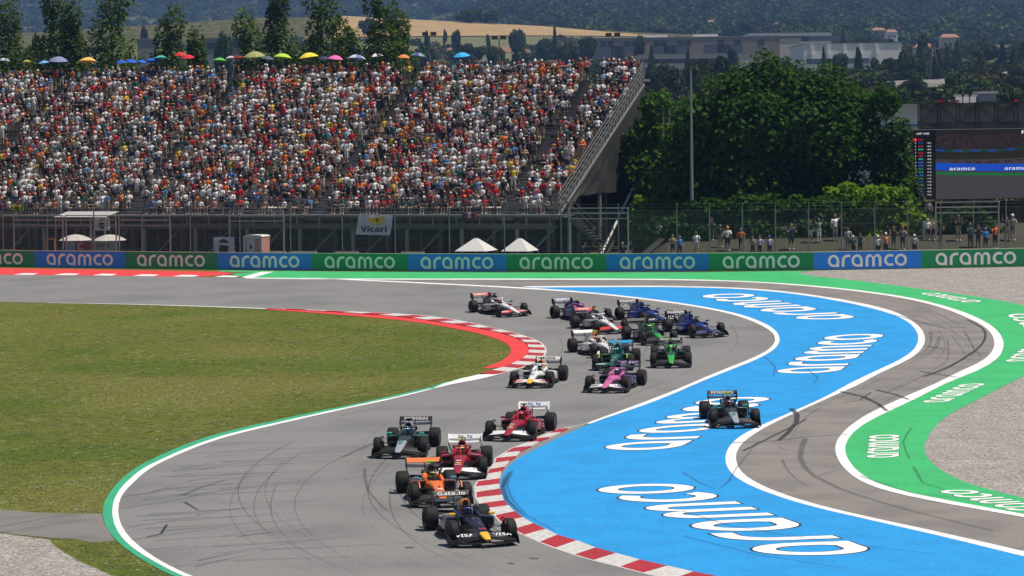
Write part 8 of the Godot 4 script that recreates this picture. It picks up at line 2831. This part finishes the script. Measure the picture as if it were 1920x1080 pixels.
const ROOF_PLANT := [50.5, 52.4, 12.9, 14.1, 345.0]
const ROOF_UNIT := [48.1, 50.3, 13.2, 13.8, 345.0]
const HOUSES := [[2.7, 12.6, 127.4, 130.1, 3300.0], [47.7, 56.5, 127.9, 130.1, 3300.0], [87.2, 99.4, 123.3, 125.4, 3200.0], [86.4, 93.6, 94.2, 96.9, 2700.0], [129.0, 142.9, 108.8, 111.3, 3000.0], [152.9, 160.9, 106.5, 108.5, 3000.0], [250.3, 258.2, 80.1, 84.7, 2500.0], [328.0, 340.9, 111.5, 115.6, 3100.0], [349.8, 354.3, 109.4, 111.4, 3000.0], [190.5, 194.3, 70.7, 73.0, 2300.0], [148.9, 154.9, 75.4, 77.8, 2400.0], [290.6, 297.5, 85.0, 86.8, 2600.0], [201.9, 210.2, 40.7, 44.7, 1500.0], [226.4, 234.7, 59.0, 60.9, 2000.0], [223.6, 229.9, 54.0, 56.5, 1900.0], [164.4, 172.0, 33.8, 35.8, 1300.0], [431.0, 443.9, 115.3, 117.9, 3100.0]]
const DISTANT_TREES := [
	[-23.0, 65.5, 8.7, 6.9, 1880, 0],
	[-8.0, 65.3, 9.3, 5.6, 1880, 0],
	[-15.2, 65.6, 5.6, 3.8, 1885, 0],
	[-74.5, 56.6, 7.9, 4.8, 1700, 0],
	[-24.7, 45.4, 7.0, 2.5, 1500, 0],
	[3.1, 42.1, 10.1, 5.1, 1450, 0],
	[-38.4, 45.1, 6.0, 1.8, 1500, 1],
	[21.2, 46.4, 5.9, 1.5, 1480, 1],
	[14.8, 39.0, 5.4, 3.4, 1350, 0],
	[31.6, 38.3, 7.6, 4.5, 1350, 0],
	[-31.6, 53.5, 2.1, 1.1, 1600, 0],
	[-10.1, 48.6, 3.1, 1.3, 1560, 0],
	[-63.6, 39.9, 6.9, 2.8, 1300, 0],
	[-42.8, 34.4, 5.6, 4.0, 1200, 0],
	[-29.5, 32.9, 5.0, 4.4, 1150, 0],
	[-14.2, 32.7, 5.3, 4.8, 1150, 0],
	[-4.5, 31.4, 4.7, 3.7, 1100, 0],
	[4.7, 31.3, 4.0, 4.0, 1100, 0],
	[20.2, 32.3, 5.0, 4.8, 1150, 0],
	[53.1, 36.6, 7.3, 2.8, 1300, 0],
	[51.1, 28.1, 7.6, 1.5, 1150, 1],
	[64.1, 29.0, 5.7, 1.3, 1150, 1],
	[53.1, 27.0, 2.9, 1.8, 1100, 0],
	[26.8, 16.8, 6.4, 2.3, 700, 0],
	[32.3, 17.2, 5.7, 2.6, 720, 0],
	[36.1, 17.3, 5.6, 2.8, 700, 0],
	[40.1, 17.6, 6.0, 2.8, 680, 0],
	[45.3, 18.2, 6.2, 2.6, 690, 0],
	[91.8, 60.1, 7.3, 10.0, 2000, 0],
	[105.0, 61.2, 6.8, 6.8, 2050, 0],
	[83.9, 30.7, 5.6, 2.0, 1200, 0],
	[145.7, 41.0, 6.0, 1.6, 1400, 1],
	[108.1, 25.9, 5.2, 2.6, 1050, 0],
	[114.4, 25.8, 6.6, 1.8, 1050, 1],
	[106.0, 28.5, 4.7, 1.1, 1080, 1],
	[119.7, 26.1, 3.5, 1.8, 1050, 0],
	[124.6, 25.7, 3.8, 1.9, 1050, 0],
	[116.2, 21.9, 8.5, 1.9, 950, 0],
	[117.3, 21.1, 7.8, 2.7, 940, 0],
	[115.8, 21.4, 6.1, 3.2, 960, 0],
	[161.2, 32.6, 8.7, 3.5, 1250, 1],
	[121.8, 21.2, 7.3, 3.5, 950, 0],
	[120.1, 19.2, 9.3, 1.8, 900, 1],
	[163.9, 29.3, 6.4, 1.4, 1200, 1],
	[167.7, 29.6, 8.0, 1.8, 1200, 1],
	[145.9, 24.4, 5.2, 3.5, 1050, 0],
	[132.2, 19.9, 7.8, 2.2, 900, 1],
	[133.5, 20.0, 5.0, 1.3, 880, 0],
	[177.0, 27.2, 8.8, 1.9, 1150, 1],
	[157.2, 22.9, 7.3, 2.0, 1000, 1],
	[168.0, 25.1, 8.0, 2.3, 1050, 1],
	[186.1, 29.8, 7.5, 6.2, 1250, 0],
	[142.2, 20.4, 4.5, 3.0, 900, 0],
	[96.6, 14.6, 6.3, 2.9, 700, 0],
	[82.9, 14.1, 4.5, 1.6, 650, 0],
	[74.3, 13.4, 2.6, 1.5, 600, 0],
	[70.3, 13.5, 2.4, 1.8, 600, 0],
	[90.2, 14.9, 2.1, 3.1, 620, 0],
	[93.3, 14.6, 2.4, 3.5, 600, 0],
	[96.6, 21.0, 3.3, 3.0, 900, 0],
	[90.6, 21.3, 3.0, 3.0, 900, 0],
	[-54.5, 30.4, 6.0, 3.0, 900, 0],
	[-71.0, 29.2, 4.8, 2.3, 800, 0],
	[-170.5, 50.3, 6.0, 2.0, 1500, 0],
	[-35.4, 24.9, 2.6, 1.8, 700, 0],
	[-49.6, 22.4, 1.9, 1.7, 520, 0],
	[-62.4, 20.5, 2.9, 2.1, 420, 0],
	[-56.2, 20.4, 2.9, 1.8, 420, 0],
	[-52.6, 21.6, 1.4, 0.8, 480, 0]
]
const BRIDGE := [83.7, 17.8, -780.0, 91.3, 18.1, -790.0, 100.5, 18.5, -800.0, 107.8, 18.6, -810.0, 123.7, 19.9, -860.0, 140.0, 21.2, -920.0, 154.1, 22.7, -980.0]
